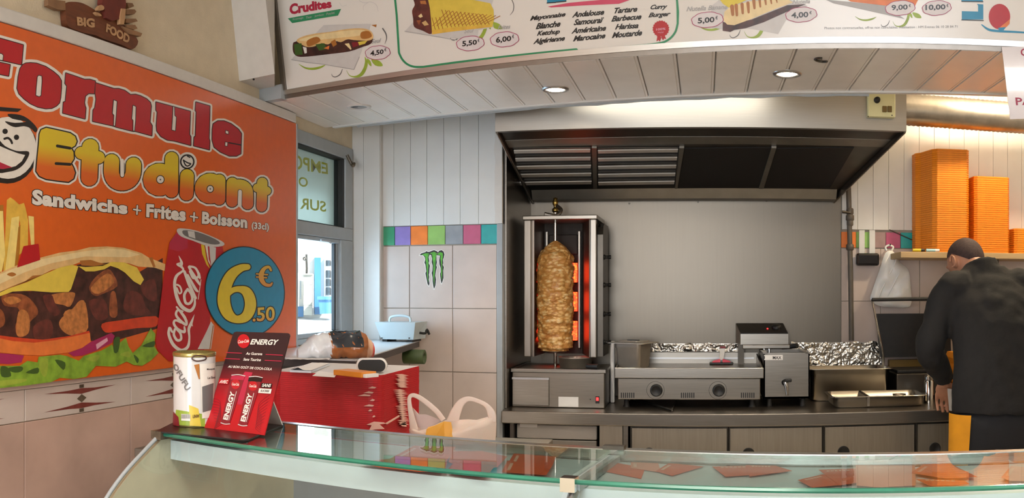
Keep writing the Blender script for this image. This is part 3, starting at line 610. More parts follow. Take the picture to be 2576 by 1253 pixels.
for q in (((10, 940), (90, 950), (130, 1050), (20, 1055)), ((80, 960), (230, 935), (270, 960), (240, 1000), (150, 1005)), ((300, 1010), (440, 950), (440, 1020)), ((1330, 620), (1400, 600), (1380, 760), (1330, 770)), ((1660, 700), (1800, 640), (1790, 710)), ((1560, 800), (1620, 850), (1600, 900)), ((640, 860), (760, 890), (740, 980))): p.poly(K(*cr(q, 3, True)), 'ink_leaf_dark', 9)
for q in (((460, 860), (560, 850), (540, 1050), (480, 1020)), ((1000, 850), (1160, 800), (1120, 880)), ((1400, 800), (1500, 760), (1520, 830)), ((1680, 650), (1760, 520), (1770, 600)), ((-30, 1110), (300, 1080), (250, 1130), (-30, 1170))): p.poly(K(*cr(q, 3, True)), 'ink_lime', 9)
p.build('printed_lettuce', poster)
# --- cola can
p = Print(PP, PN)
p.poly(Q((165, 180), (235, 85), (300, 120), (480, 200), (640, 200), (660, 300), (600, 420), (540, 700), (530, 900), (560, 1000), (420, 1250), (160, 1250), (60, 1150), (40, 1080), (70, 850), (110, 520)), 'ink_red', 9)
p.poly(Q((165, 180), (235, 85), (330, 150), (330, 230), (250, 260), (170, 240)), 'ink_crimson', 10)
p.poly(Q(*cr([(232, 75), (260, 52), (400, 70), (560, 130), (655, 180), (640, 212), (520, 215), (380, 165), (270, 125)], 3, True)), 'ink_silver', 11); p.poly(Q(*cr([(290, 70), (420, 85), (580, 150), (620, 190), (540, 195), (400, 155), (300, 115)], 3, True)), 'ink_grey_dark', 12); p.poly(Q((330, 75), (390, 80), (400, 145), (340, 125)), 'ink_silver', 13)
p.poly(Q((450, 195), (480, 205), (500, 330), (530, 415), (500, 380), (460, 280)), 'ink_yellow', 10); p.poly(Q((487, 205), (510, 210), (520, 330), (545, 400), (515, 350)), 'ink_white', 10); p.poly(Q((525, 212), (585, 225), (580, 350), (545, 400), (530, 300)), 'ink_silver', 10)
p.poly(Q((540, 890), (570, 930), (540, 1140), (420, 1140), (500, 980)), 'ink_silver', 10); p.stroke(Q((560, 930), (530, 1140)), 1.2, 'ink_bread_dark', 11)
def scriptP(P, k_, sw, mt, lv):  # the script word along the can, drawn as pen strokes in view coordinates of Q
    for q in (
        [(250, 300, 2), (275, 360, 12), (265, 390, 12), (235, 375, 8), (262, 365, 6)], [(265, 390, 12), (290, 430, 9), (230, 480, 13), (212, 560, 14), (235, 680, 16), (280, 760, 17), (350, 795, 15), (390, 750, 12), (395, 690, 8)],
        [(235, 560, 9), (260, 575, 8), (275, 620, 8), (255, 640, 7), (232, 590, 8)], [(330, 600, 12), (300, 650, 12), (310, 720, 12), (345, 730, 12), (372, 690, 12), (360, 640, 11), (330, 600, 11)], [(300, 440, 12), (345, 560, 15), (400, 680, 13)],
        [(330, 470, 8), (395, 590, 13), (420, 620, 9)], [(340, 400, 10), (400, 500, 14), (440, 560, 9)], [(345, 395, 10), (400, 410, 10), (430, 480, 11), (380, 500, 10), (350, 440, 9)], [(430, 460, 12), (440, 500, 9)],
        [(165, 950, 11), (160, 1010, 13), (200, 1100, 15), (270, 1150, 14), (330, 1120, 13), (345, 1040, 9), (340, 960, 12), (360, 910, 13), (390, 830, 2)], [(190, 985, 9), (172, 950, 10), (165, 960, 10)], [(375, 935, 2), (360, 900, 10)],
        [(215, 960, 10), (205, 1010, 11), (235, 1060, 12), (270, 1050, 11), (265, 1000, 10), (235, 965, 10)], [(270, 900, 10), (220, 880, 10), (205, 910, 11), (240, 960, 12), (300, 985, 12), (300, 940, 8)],
        [(285, 800, 8), (240, 790, 10), (225, 830, 11), (260, 880, 12), (315, 920, 12), (320, 880, 8)], [(230, 760, 8), (300, 850, 13), (318, 900, 9)]):
        P.stroke(k_(*cr([(x_, y_, w_ * sw) for x_, y_, w_ in q], 4)), 2, mt, lv, seg=8)
scriptP(p, Q, 1.0, 'ink_white', 11)
p.stroke(Q((450, 515), (425, 690)), 0.9, 'ink_white', 11)
p.build('printed_can', poster, label='red cola can with white script')
# --- price badge
p = Print(PP, PN)
bc = Q((845, 625))[0]; bd = [(bc[0] + 101 * math.cos(a) + 3 * math.sin(a), bc[1] + 115 * math.sin(a)) for a in [2 * math.pi * i / 48 for i in range(48)]]
p.poly(bd, 'ink_black', 14); p.poly([(bc[0] + (x_ - bc[0]) * 0.975, bc[1] + (y_ - bc[1]) * 0.978) for x_, y_ in bd], 'ink_blue', 15)
six = [(870, 400, 26), (810, 410, 34), (735, 460, 46), (685, 540, 52), (658, 640, 55), (660, 740, 56), (700, 830, 48), (770, 872, 34), (850, 850, 44), (890, 780, 50), (893, 700, 50), (860, 625, 44), (800, 600, 28), (740, 608, 24), (690, 650, 20)]
for dr, mt, lv in ((10, 'ink_black', 16), (0, 'ink_yellow', 17)): p.stroke(Q(*[(x_, y_, w_ + dr) for x_, y_, w_ in cr(six, 5)]), 5, mt, lv, seg=18)
rampZ('ink_price', 1.40, 1.60, '#d2502a', '#d9b53a'); rampZ('ink_price2', 1.312, 1.385, '#d2402a', '#d9b53a')
for dr, mt, lv in ((7, 'ink_black', 16), (0, 'ink_price', 17)):
    p.stroke(Q(*[(x_, y_, w_ + dr) for x_, y_, w_ in cr([(1080, 430, 10), (1060, 400, 12), (1020, 415, 16), (995, 460, 22), (995, 510, 22), (1025, 555, 16), (1070, 565, 13), (1090, 545, 7)], 5)]), 3, mt, lv, seg=10)
    p.stroke(Q((950, 462, 6 + dr), (1050, 470, 6 + dr)), 2, mt, lv); p.stroke(Q((950, 490, 6 + dr), (1040, 497, 6 + dr)), 2, mt, lv)
qq = Q((915, 892), (1115, 885), (1115, 755), (915, 768))
p.text('.50', qq, 'ink_black', 16, 0.07, 0, 1.0, ref=0.02); p.text('.50', qq, 'ink_price2', 17, 0.02)
p.build('price_badge', poster, label='blue round badge reading 6.50 euro')
# ================================================================ THE MENU BOARD above the soffit
board = empty('menu_board', NB * DB0 + Vector((0, 0, ZS)), 'long white printed menu board with sandwiches, sauces and prices in a metal frame', 'menu board')
tl_ = math.radians(10.5); UPB = Vector((-NB.x * math.sin(tl_), -NB.y * math.sin(tl_), math.cos(tl_))); NF = (TB.cross(UPB)).normalized()   # faces the customers
if NF.y > 0: NF = -NF
P0 = onP(722, 214, NB * DB0, NB); BO = Vector((P0.x, P0.y, ZS + 0.03)); LB = 3.55; HB = 0.46
M('board_white', '#e2dcd4', 0.22, var=0.02, scale=3)
MB().hexa([BO, BO + TB * LB, BO + TB * LB - NF * 0.03, BO - NF * 0.03], [q + UPB * HB for q in (BO, BO + TB * LB, BO + TB * LB - NF * 0.03, BO - NF * 0.03)], 'board_white').build('panel', board)
fr = MB(); z3 = Vector((0, 0, 1))
M('board_frame', '#c9c7c4', 0.34, 1.0, 0.06, 6, stretch=(1, 1, 30)); M('board_frame_dark', '#8d8780', 0.4, 1.0, 0.06)
def bar(a, b, up, dep, name, mat):
    return MB().hexa([a, b, b - NF * dep, a - NF * dep], [a + up, b + up, b + up - NF * dep, a + up - NF * dep], mat).build(name, board)
bar(BO - TB * 0.016 - UPB * 0.014 + NF * 0.008, BO + TB * LB - UPB * 0.014 + NF * 0.008, UPB * 0.018, 0.045, 'frame_rail', 'board_frame')
bar(BO - TB * 0.016 - UPB * 0.030 + NF * 0.000, BO + TB * LB - UPB * 0.030 + NF * 0.000, UPB * 0.016, 0.045, 'frame_lip', 'board_frame_dark')
bar(BO - TB * 0.022 + NF * 0.008, BO - TB * 0.001 + NF * 0.008, UPB * HB, 0.05, 'frame_stile', 'board_frame_dark')
BP = BO + NF * 0.0004
def PB(): return Print(BP, NF)
m1 = crop(720, 0, 1000, 1754); m2 = crop(1000, 0, 1320, 2359); m3 = crop(1310, 0, 1720, 2576); m4 = crop(1700, 0, 2080, 2576); m5 = crop(2060, 0, 2576, 2576)
def cloud(p, c, rx, ry, lvl=8, rot=-0.08):
    pts = []
    for i in range(48):
        a = 2 * math.pi * i / 48; b = 1 + 0.055 * abs(math.sin(a * 4 + 0.4))
        x_, y_ = rx * b * math.cos(a), ry * b * math.sin(a); pts.append((c[0] + x_ * math.cos(rot) - y_ * math.sin(rot), c[1] + x_ * math.sin(rot) + y_ * math.cos(rot)))
    p.poly(pts, 'ink_onion', lvl); p.poly([(c[0] + (x_ - c[0]) * 0.955, c[1] + (y_ - c[1]) * 0.92) for x_, y_ in pts], 'ink_rosy', lvl + 1)
def price(c, rx, ry, txt, quad, euro):
    p = PB(); cloud(p, c, rx, ry); p.text(txt, quad, 'ink_black', 11, 0.03); p.text('€', euro, 'ink_black', 11, 0.02)
    p.build('price_bubble', board, label='cloud shaped price bubble reading ' + txt + ' euro')
def q4(k_, x0, x1, yb0, yb1, yt0, yt1): return k_((x0, yb0), (x1, yb1), (x1, yt1), (x0, yt0))
price(m1((1442, 830))[0], 31, 17.5, '4,50', q4(m1, 1325, 1535, 900, 858, 800, 775), q4(m1, 1545, 1578, 810, 805, 760, 755))
price(m2((1350, 805))[0], 34.5, 18.5, '5,50', q4(m2, 1200, 1472, 880, 840, 760, 735), q4(m2, 1485, 1520, 785, 778, 718, 712))
price(m2((1985, 730))[0], 35.5, 19, '6,00', q4(m2, 1825, 2108, 815, 775, 688, 660), q4(m2, 2122, 2162, 712, 706, 645, 640))
price(m4((540, 338))[0], 39.5, 19.5, '5,00', q4(m4, 375, 660, 418, 395, 305, 285), q4(m4, 675, 715, 335, 330, 275, 270))
price(m4((2140, 250))[0], 39, 18.8, '4,00', q4(m4, 1970, 2260, 325, 310, 212, 198), q4(m4, 2278, 2318, 245, 240, 190, 186))
price(m5((1022, 100))[0], 37, 18.5, '9,00', q4(m5, 912, 1115, 142, 130, 62, 55), q4(m5, 1128, 1155, 92, 88, 50, 48))
price(m5((1480, 100))[0], 36, 18.5, '10,00', q4(m5, 1338, 1590, 140, 128, 60, 52), q4(m5, 1602, 1628, 92, 88, 48, 46))
# swirls and leaves under each picture
def swirl(k_, dx, dy, sc):
    g_ = lambda *pts: k_(*[tuple([q[0] * sc + dx, q[1] * sc + dy] + [w * sc for w in q[2:]]) for q in pts])
    p = PB(); p.stroke(g_(*cr([(950, 1110, 2), (1000, 1190, 6), (1090, 1210, 14), (1180, 1175, 26), (1240, 1080, 26), (1262, 980, 22), (1240, 900, 4)], 5)), 2, 'ink_lime', 2, seg=8); p.build('printed_stalk', board)
    for q in ([(1275, 920), (1330, 970), (1340, 1045), (1290, 1000)], [(1340, 930), (1470, 960), (1520, 1040), (1400, 1030)]): p = PB(); p.poly(g_(*cr(q, 3, True)), 'ink_lime', 2); p.build('printed_leaf', board)
    p = PB(); p.stroke(g_(*cr([(200, 1010, 3), (300, 1070, 12), (420, 1085, 18), (540, 1060, 16), (620, 1020, 3)], 5)), 2, 'ink_lime', 2, seg=8); p.build('printed_stalk', board)
    p = PB(); p.stroke(g_(*cr([(885, 1090, 4), (850, 1170, 8), (780, 1212, 7), (730, 1200, 6), (715, 1165, 3)], 5)), 1, 'ink_grey_dark', 2, seg=6); p.build('printed_scroll', board)
swirl(m1, 0, 0, 1.0); swirl(m2, 120, -710, 1.20); swirl(m4, 170, -630, 1.05); swirl(m5, 330, -430, 0.63)
# filled baguette
p = PB()
p.poly(m1((85, 930), (470, 520), (590, 395), (1340, 375), (1150, 900), (1065, 1095), (600, 1015), (330, 985)), 'ink_sheet', 3); p.stroke(m1((85, 940), (330, 985), (600, 1015), (1065, 1095), (1150, 900)), 0.9, 'ink_grey', 4)
p.poly(m1(*cr([(105, 690), (150, 655), (300, 620), (700, 660), (1100, 600), (1360, 600), (1330, 690), (1200, 740), (1000, 810), (700, 850), (350, 890), (180, 890), (110, 820)], 3, True)), 'ink_dark', 5)
p.poly(m1(*cr([(160, 640), (260, 575), (450, 530), (700, 500), (900, 465), (1100, 445), (1260, 455), (1350, 510), (1370, 600), (1300, 640), (1180, 640), (1060, 630), (960, 620), (860, 665), (760, 640), (660, 700), (560, 680), (450, 730), (330, 740), (240, 700)], 3, True)), 'ink_bread', 6)
p.poly(m1(*cr([(200, 630), (450, 555), (800, 500), (1100, 470), (1250, 490), (1150, 560), (900, 590), (600, 620), (350, 650)], 3, True)), 'ink_bread_light', 7); p.poly(m1(*cr([(330, 640), (480, 580), (540, 640), (450, 700), (340, 730)], 3, True)), 'ink_bread_dark', 8); p.poly(m1(*cr([(1180, 510), (1300, 490), (1350, 570), (1270, 610), (1180, 600)], 3, True)), 'ink_bread_dark', 8)
for q, mt in ((((260, 735), (320, 750), (325, 835), (290, 845)), 'ink_white'), (((920, 690), (990, 680), (1030, 770), (1015, 785)), 'ink_bread_light'), (((1130, 660), (1280, 640), (1240, 690), (1150, 715)), 'ink_cheese'), (((460, 700), (600, 680), (640, 770), (520, 800)), 'ink_leaf_dark'), (((590, 760), (680, 720), (670, 780)), 'ink_tomato_light'), (((700, 660), (770, 620), (800, 700), (740, 740)), 'ink_bread_dark'), (((120, 700), (240, 680), (260, 860), (140, 870)), 'ink_leaf_dark'), (((1030, 670), (1130, 660), (1140, 720), (1050, 750)), 'ink_maroon')): p.poly(m1(*q), mt, 8)
p.build('printed_baguette', board)
p = PB(); p.text('Crudites', m1((55, 235), (720, 120), (700, -15), (50, 60)), 'ink_crimson', 3, 0.05); p.poly(m1((25, 290), (865, 140), (815, 245), (95, 365)), 'ink_green', 3)
for t_, x0, x1, y0, y1 in (('Fromage', 105, 270, 330, 300), ('Thon', 310, 400, 300, 282), ('Jambon', 445, 590, 275, 252), ('Poulet', 635, 765, 240, 215)): p.text(t_, m1((x0, y0), (x1, y1), (x1, y1 - 38), (x0, y0 - 38)), 'ink_grey', 4, 0.01)
p.build('section_title', board, label='crimson heading over a green banner')
for k_, q, mt in ((m1, [(1150, 10, 4), (1230, 45, 4), (1330, 30, 4), (1420, 80, 4), (1450, 180, 3)], 'ink_sheet'), (m1, [(1215, 160, 3), (1220, 90, 3), (1290, 45, 3)], 'ink_sheet'), (m1, [(840, 40, 3), (880, 95, 3), (950, 80, 3)], 'ink_sheet'), (m1, [(1520, 450, 10), (1570, 530, 10), (1580, 610, 7), (1555, 690, 3)], 'ink_grey_dark'), (m2, [(2120, 0, 8), (2155, 90, 8), (2145, 200, 7), (2085, 280, 3)], 'ink_grey_dark')):
    p = PB(); p.stroke(k_(*cr(q, 4)), 1, mt, 2); p.build('printed_scroll', board)
p = PB(); p.poly(m1((1340, 395), (1425, 385), (1415, 430)), 'ink_bread_dark', 2); p.build('printed_crumb', board)
for t_, k_, x0, x1, y0, y1, hh in (('Seul', m1, 1345, 1495, 690, 670, 70), ('Seul', m2, 1235, 1420, 620, 600, 80), ('Frites', m2, 1860, 2095, 555, 530, 80), ('Nutella Banane', m4, 180, 880, 195, 155, 80), ('Nutella', m4, 1985, 2290, 70, 55, 70)):
    p = PB(); p.text(t_, k_((x0, y0), (x1, y1), (x1, y1 - hh), (x0, y0 - hh)), 'ink_grey', 6, 0.02, 0.35); p.build('printed_caption', board, label='small grey script caption reading ' + t_)
# green rounded border around the middle menus
p = PB(); gl = [(993, -10), (998, 40), (1001, 90), (1003, 125)] + m2(*cr([(15, 950), (80, 1090), (180, 1190), (310, 1238), (480, 1240)], 4))[1:]
gl += [(1150, 156.5), (1310, 138), (1450, 124)] + m3(*cr([(900, 806), (1600, 745), (2150, 690), (2330, 630), (2440, 510), (2480, 370)], 4)) + m3((2478, 150), (2468, -20))
p.stroke(gl, 2.6, 'ink_green', 3, seg=8); p.stroke([(1703, -5), (1706, 30), (1705, 60), (1700, 78)], 2.2, 'ink_green', 3); p.build('printed_border', board, label='dark green rounded border line')
# wrap
p = PB()
p.poly(m2((135, 580), (300, 400), (800, 100), (1200, -40), (1780, 0), (1740, 110), (1780, 500), (1500, 560), (1480, 760), (850, 690), (560, 650)), 'ink_sheet', 3); p.stroke(m2((135, 580), (560, 650), (1100, 745)), 0.9, 'ink_grey', 4)
p.poly(m2(*cr([(310, -30), (560, -20), (600, 150), (625, 400), (630, 630), (470, 570), (310, 500), (290, 350), (270, 200), (320, 90)], 3, True)), 'ink_meat_dark', 5)
p.poly(m2((560, -40), (1200, -40), (1720, 60), (1780, 180), (1790, 350), (1760, 500), (1400, 540), (900, 600), (640, 640), (625, 400), (600, 150)), 'ink_cheese', 6); p.poly(m2((640, 560), (900, 520), (1400, 480), (1700, 460), (1750, 500), (1400, 540), (900, 600), (640, 640)), 'ink_fry', 7)
for i in range(15):
    x_ = 700 + i * 70; p.stroke(m2((x_, 545 - i * 6), (x_ - 60, 330 - i * 4)) if i < 3 else m2((x_ + 20, 520 - i * 5), (x_ - 90, 160 + i * 8)), 0.9, 'ink_bread_dark', 8)
for i in range(13):
    x_ = 690 + i * 80; p.stroke(m2((x_ - 40, 480 - i * 3), (x_ + 250, 200 + i * 8)), 0.8, 'ink_bread_dark', 8)
for q, mt in ((((380, 300), (440, 250), (470, 310), (420, 330)), 'ink_bread_light'), (((450, 420), (520, 380), (580, 460), (500, 480)), 'ink_bread'), (((420, 20), (520, 10), (540, 80), (430, 70)), 'ink_meat_light'), (((350, 380), (440, 370), (400, 470)), 'ink_meat')): p.poly(m2(*q), mt, 8)
p.build('printed_wrap', board)
# sauces
p = PB()
words = (('Mayonnaise', 145, 710, 350, 280, 95), ('Blanche', 235, 630, 465, 420, 95), ('Ketchup', 255, 620, 590, 555, 98), ('Algérienne', 195, 700, 722, 665, 105), ('Andalouse', 808, 1320, 280, 232, 90), ('Samouraï', 835, 1315, 402, 360, 95), ('Américaine', 798, 1350, 535, 485, 90), ('Marocaine', 825, 1340, 658, 605, 90),
    ('Tartare', 1480, 1845, 215, 185, 90), ('Barbecue', 1430, 1910, 345, 305, 90), ('Harissa', 1488, 1862, 470, 445, 88), ('Moutarde', 1438, 1920, 605, 560, 92), ('Curry', 2050, 2320, 172, 158, 95), ('Burger', 2015, 2370, 298, 275, 95))
for t_, x0, x1, y0, y1, hh in words: p = PB(); p.text(t_, m3((x0, y0), (x1, y1), (x1, y1 - hh), (x0, y0 - hh)), 'ink_black', 3, 0.035, 0.42, 0.96); p.build('sauce_name', board, label='black script word reading ' + t_)
p = PB(); p.poly(m3((415, 45), (720, 15), (720, -60), (415, -60)), 'ink_blue', 4); p.stroke(m3((415, 48), (550, 38)), 1.2, 'ink_black', 5); p.stroke(m3((560, 34), (715, 20)), 1.2, 'ink_black', 5); p.poly(m3((425, 104), (760, 45), (1250, 0), (1400, -40), (1900, -60), (1550, 60), (1000, 85), (480, 118)), 'ink_pink', 3); p.build('sauce_heading', board, label='teal heading with pink swoosh')
p = PB(); c = m3((2215, 455))[0]
p.poly([(c[0] + (21.5 if i % 2 else 19.5) * math.cos(math.pi * i / 20), c[1] + (21.5 if i % 2 else 19.5) * math.sin(math.pi * i / 20)) for i in range(40)], 'ink_red', 4); p.poly(m3((2160, 560), (2225, 590), (2200, 660), (2180, 635), (2145, 655)), 'ink_red', 3); p.poly(m3((2220, 590), (2275, 560), (2300, 615), (2265, 610), (2250, 640)), 'ink_red', 3)
p.text('100%', m3((2140, 485), (2290, 470), (2290, 435), (2140, 450)), 'ink_onion_light', 5, 0.02); p.text('Halal', m3((2170, 525), (2255, 520), (2255, 495), (2170, 500)), 'ink_onion_light', 5, 0.0); p.build('rosette', board, label='red rosette reading 100%')
# striped panini
p = PB()
p.poly(m4((600, 110), (760, -20), (1900, -20), (2250, 100), (1880, 340), (1745, 580), (1400, 510), (1200, 480), (800, 500), (620, 470)), 'ink_sheet', 3)
p.poly(m4((800, 370), (950, 420), (1300, 330), (1900, 90), (2220, 70), (1900, 200), (1500, 380), (1200, 480), (1000, 510), (930, 545), (800, 525)), 'ink_dark', 5); p.poly(m4((830, 200), (920, 120), (1260, 20), (1900, -20), (2000, 40), (1700, 150), (1300, 320), (1000, 430), (880, 420), (810, 350)), 'ink_bread_light', 6)
p.poly(m4((740, -20), (1250, -20), (1100, 50), (950, 110), (900, 130), (800, 60)), 'ink_yellow', 7)
for x0, y0, y1, w_ in ((960, 110, 250, 36), (1030, 90, 260, 30), (1130, 70, 225, 28), (1230, 50, 210, 28), (1330, 10, 140, 28), (1430, 0, 115, 22), (1525, -10, 75, 20), (1620, -10, 60, 18), (1715, -10, 40, 14)): p.stroke(m4((x0, y0, w_), (x0 + 12, y1, w_ * 0.7)), 3, 'ink_bread_dark', 8, seg=8)
p.build('printed_panini', board)
# burger edge, vertical title, logo, small print
p = PB(); p.poly(m5((80, -5), (830, 70), (1080, 240), (180, 40)), 'ink_grey', 3); p.poly(m5((350, -10), (1250, -10), (1200, 90), (830, 70), (400, 20)), 'ink_tomato_light', 4); p.build('printed_burger', board)
p = PB(); p.poly(m5((1790, -10), (2060, -10), (2060, 18), (1790, 18)), 'ink_blue', 3); p.poly(m5((1795, 140), (2000, 145), (2000, 70), (1985, 50), (2065, 55), (2065, 245), (1795, 245)), 'ink_blue', 3); p.stroke(m5((1795, 250), (2065, 258)), 1.2, 'ink_black', 4); p.stroke(m5((1795, 18), (2060, 22)), 1.2, 'ink_black', 4); p.build('side_title', board, label='teal slab letters turned on their side')
p = PB(); c = m5((2268, 208))[0]; p.disc(c[0], c[1], 27, 32, 'ink_red', 3, 32); p.poly(m5((2270, 345), (2400, 240), (2395, 300), (2340, 355)), 'ink_tomato_light', 4); p.poly(m5((2250, 350), (2350, 340), (2320, 380), (2260, 378)), 'ink_blue', 4)
p.stroke(m5(*cr([(2045, 310, 6), (2130, 370, 14), (2250, 390, 14), (2450, 400, 12), (2600, 410, 10)], 4)), 2, 'ink_blue', 3); p.build('printed_logo', board, label='red ball logo over a blue sweep')
p = PB(); p.text('Photos non contractuelles, offres non cumulables. Réalisation : HM Evenes 06 10 28 84 71', m5((70, 372), (1740, 352), (1740, 318), (70, 338)), 'ink_grey_dark', 3, 0.0); p.build('small_print', board, label='line of small grey print')
# laminated notice hung from the board
m = MB(); c0 = NB * (DB0 - 0.0105); n2 = NB
def np_(px, py, o=0.0): return onP(px, py, c0 - n2 * o, n2)
nt_ = empty('hanging_notice', np_(2560, 300), 'white laminated notice with crimson letters hung from the menu board', 'sign')
M('laminate', '#e3dbdc', 0.12, var=0.03, coat=0.6); M('ink_plum', '#a02848', 0.4)
MB().prism([np_(2541, 300), np_(2640, 297), np_(2640, 118), np_(2520, 118), np_(2528, 185)], n2 * 0.002, 'laminate').build('sheet', nt_)
p = Print(c0 - n2 * 0.0008, -n2); p.text('PAS', [(2556, 265), (2612, 263), (2610, 247), (2554, 245)], 'ink_plum', 1, 0.02); p.build('notice_lettering', nt_); p = Print(c0 - n2 * 0.0008, -n2); p.text('ON', [(2568, 141), (2608, 140), (2608, 121), (2567, 122)], 'ink_plum', 1, 0.02); p.build('notice_lettering', nt_)

# ================================================================ CARVED WOODEN SIGN standing on the ledge above the poster
wk = crop(150, 0, 380, 2058); M('wood_brown', '#6b3a1f', 0.55, var=0.25, scale=18, stretch=(1, 1, 6)); M('wood_dark', '#4a2616', 0.6, var=0.25, scale=18); M('wood_red', '#6e2c20', 0.6, var=0.2, scale=18); M('wood_pale', '#b98f66', 0.6, var=0.15, scale=20); M('wood_grey', '#8a6647', 0.65, var=0.2, scale=20)
XW = XL + 0.024
def wx_(pts, o=0.0): return [onX(x_, y_, XW + o) for x_, y_ in wk(*pts)]
cv = empty('carved_sign', onX(260, 110, XW), 'brown carved wooden boat with seated figure and pale letters BIG FOOD', 'wood carving')
hull = [(135, 170), (160, 60), (300, 40), (480, 60), (640, 130), (780, 215), (900, 270), (1020, 330), (1340, 470), (1600, 720), (1770, 930), (1640, 1110), (1400, 1010), (1150, 930), (950, 860), (800, 790), (550, 740), (300, 650), (190, 580), (150, 450)]
MB().prism(wx_(cr(hull, 3, True)), (-0.022, 0, 0), 'wood_brown').build('boat_hull', cv)
MB().prism(wx_([(1020, 240), (960, 60), (1000, -300), (1450, -300), (1500, 100), (1480, 200), (1360, 420), (1200, 470), (1040, 400)], 0.012), (-0.02, 0, 0), 'wood_red').build('figure_body', cv)
MB().prism(wx_(cr([(870, 190), (930, 110), (1000, 150), (990, 220), (900, 235)], 3, True), 0.016), (-0.014, 0, 0), 'wood_pale').build('figure_hand', cv)
MB().prism(wx_(cr([(800, 270), (900, 300), (950, 360), (860, 345)], 3, True), 0.010), (-0.012, 0, 0), 'wood_pale').build('paddle_end', cv)
MB().prism(wx_([(1395, 190), (1490, 200), (1480, 360), (1450, 550), (1370, 540), (1365, 380)], 0.016), (-0.014, 0, 0), 'wood_pale').build('figure_leg', cv)
for q in ([(1520, 60), (1640, 70), (1680, 140), (1560, 190)], [(1500, 210), (1690, 210), (1730, 260), (1680, 320), (1500, 320)], [(1500, 420), (1720, 420), (1760, 480), (1600, 520), (1490, 510)], [(1500, 560), (1700, 560), (1755, 640), (1680, 670), (1520, 620)], [(1400, 590), (1560, 640), (1860, 750), (1830, 820), (1560, 760)]): MB().prism(wx_(q, 0.006), (-0.02, 0, 0), 'wood_grey').build('firewood', cv)
MB().prism(wx_([(-260, -20), (130, 20), (135, 230), (-40, 215), (-260, 120)], 0.0), (-0.016, 0, 0), 'wood_grey').build('boat_prow', cv)
p = Print((XW + 0.001, 2, 2.2), (1, 0, 0), 0.001)
p.text('BIG', wk((400, 575), (790, 630), (790, 420), (385, 375)), 'wood_pale', 1, 0.05); p.build('sign_word', cv, label='pale raised letters BIG')
p = Print((XW + 0.001, 2, 2.2), (1, 0, 0), 0.001)
p.text('FOOD', wk((1040, 715), (1560, 990), (1590, 790), (1060, 520)), 'wood_pale', 1, 0.05); p.build('sign_word', cv, label='pale raised letters FOOD')
# ================================================================ KITCHEN LINE
M('pan_alu', '#b5aea4', 0.45, 0.75, 0.05)
# --- stainless splashback
M('splash', '#716a60', 0.36, 1.0, 0.02, 3, stretch=(30, 1, 1)); M('steel_warm', '#8d867c', 0.33, 1.0, 0.08, 6, stretch=(1.5, 1.5, 50))
sb = empty('splashback', (-0.1, 4.74, 0.905), 'tall brushed steel splashback sheet behind the kebab grill and griddle', 'splashback')
xr = onY(2115, 600, 4.735).x
MB().box((-0.957, 4.735, 0.9065), (xr, 4.745, 2.62), 'splash').build('rear_sheet', sb)
MB().box((-0.957, YT + 0.032, 0.9065), (-0.947, 4.733, 2.62), 'steel').build('side_shield', label='brushed steel sheet lining the alcove side left of the kebab grill', cat='splashback')
for px, py in ((1583, 512), (1756, 508), (1928, 505), (2085, 502)): c = onY(px, py, 4.735); MB().lathe([(0.0055, 0), (0.0045, 0.003)], c, 'steel_dark', 10, axis=(0, -1, 0)).build('rivet', sb)
# --- extractor hood
hood = empty('extractor_hood', (-0.05, 4.2, 1.96), 'long stainless extractor hood with slatted grease filters over the cooking line', 'extractor hood')
hl, hr = onY(1247, 322, 3.70).x, onY(2279, 332, 3.70).x; ZH = 2.167; rl, rr = -0.938, onY(2101, 480, 4.70).x; ZR = 1.962
M('hood_steel', '#a29d95', 0.40, 1.0, 0.03, 6, stretch=(1.5, 1.5, 60)); MB().box((hl, 3.690, ZH), (hr, 3.702, 2.77), 'hood_steel').box((hl, 3.702, ZH), (hr, 3.722, ZH + 0.006), 'hood_steel').build('front_panel', hood)
for xf, xb_, s in ((hl, rl, 1), (hr, rr, -1)):
    q = [(xf, 3.702, ZH), (xb_, 4.715, ZR), (xb_, 4.715, 2.77), (xf, 3.702, 2.77)]
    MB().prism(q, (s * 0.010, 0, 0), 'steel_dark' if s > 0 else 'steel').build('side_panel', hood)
    MB().tube([(xf + s * 0.004, 3.705, ZH - 0.002), (xb_ + s * 0.004, 4.715, ZR - 0.002)], 0.006, 'steel', 6).build('side_lip', hood)
HP = Vector((0, 3.72, ZH + 0.012)); HN = Vector((0, -0.165, -0.9)).normalized()
def hp(px, py, o=0.0): return onP(px, py, HP + HN * o, HN)
def hq(pts, th, mat, o=0.0): P = [hp(x, y, o) for x, y in pts]; return MB().prism(P, -HN * th, mat)
a0 = hp(1275, 372); y1 = a0.y; y2 = hp(1500, 476).y
def inner(ya, yb, mat, nm):
    f = lambda y: (y - 3.70) / 1.015
    L_ = lambda y: hl + (rl - hl) * f(y) + 0.012; R__ = lambda y: hr + (rr - hr) * f(y) - 0.012; Z_ = lambda y: HP.z + (y - HP.y) * (HN.y / -HN.z)
    return MB().hexa([(L_(ya), ya, Z_(ya)), (R__(ya), ya, Z_(ya)), (R__(yb), yb, Z_(yb)), (L_(yb), yb, Z_(yb))], [(L_(ya), ya, Z_(ya) + 0.01), (R__(ya), ya, Z_(ya) + 0.01), (R__(yb), yb, Z_(yb) + 0.01), (L_(yb), yb, Z_(yb) + 0.01)], mat).build(nm, hood)
ym = hp(1500, 346).y
inner(3.73, ym, 'steel_dark', 'front_gutter'); inner(ym + 0.004, y1, 'steel_rough', 'inner_panel'); inner(y1, 4.63, 'steel_dark', 'filter_bed')
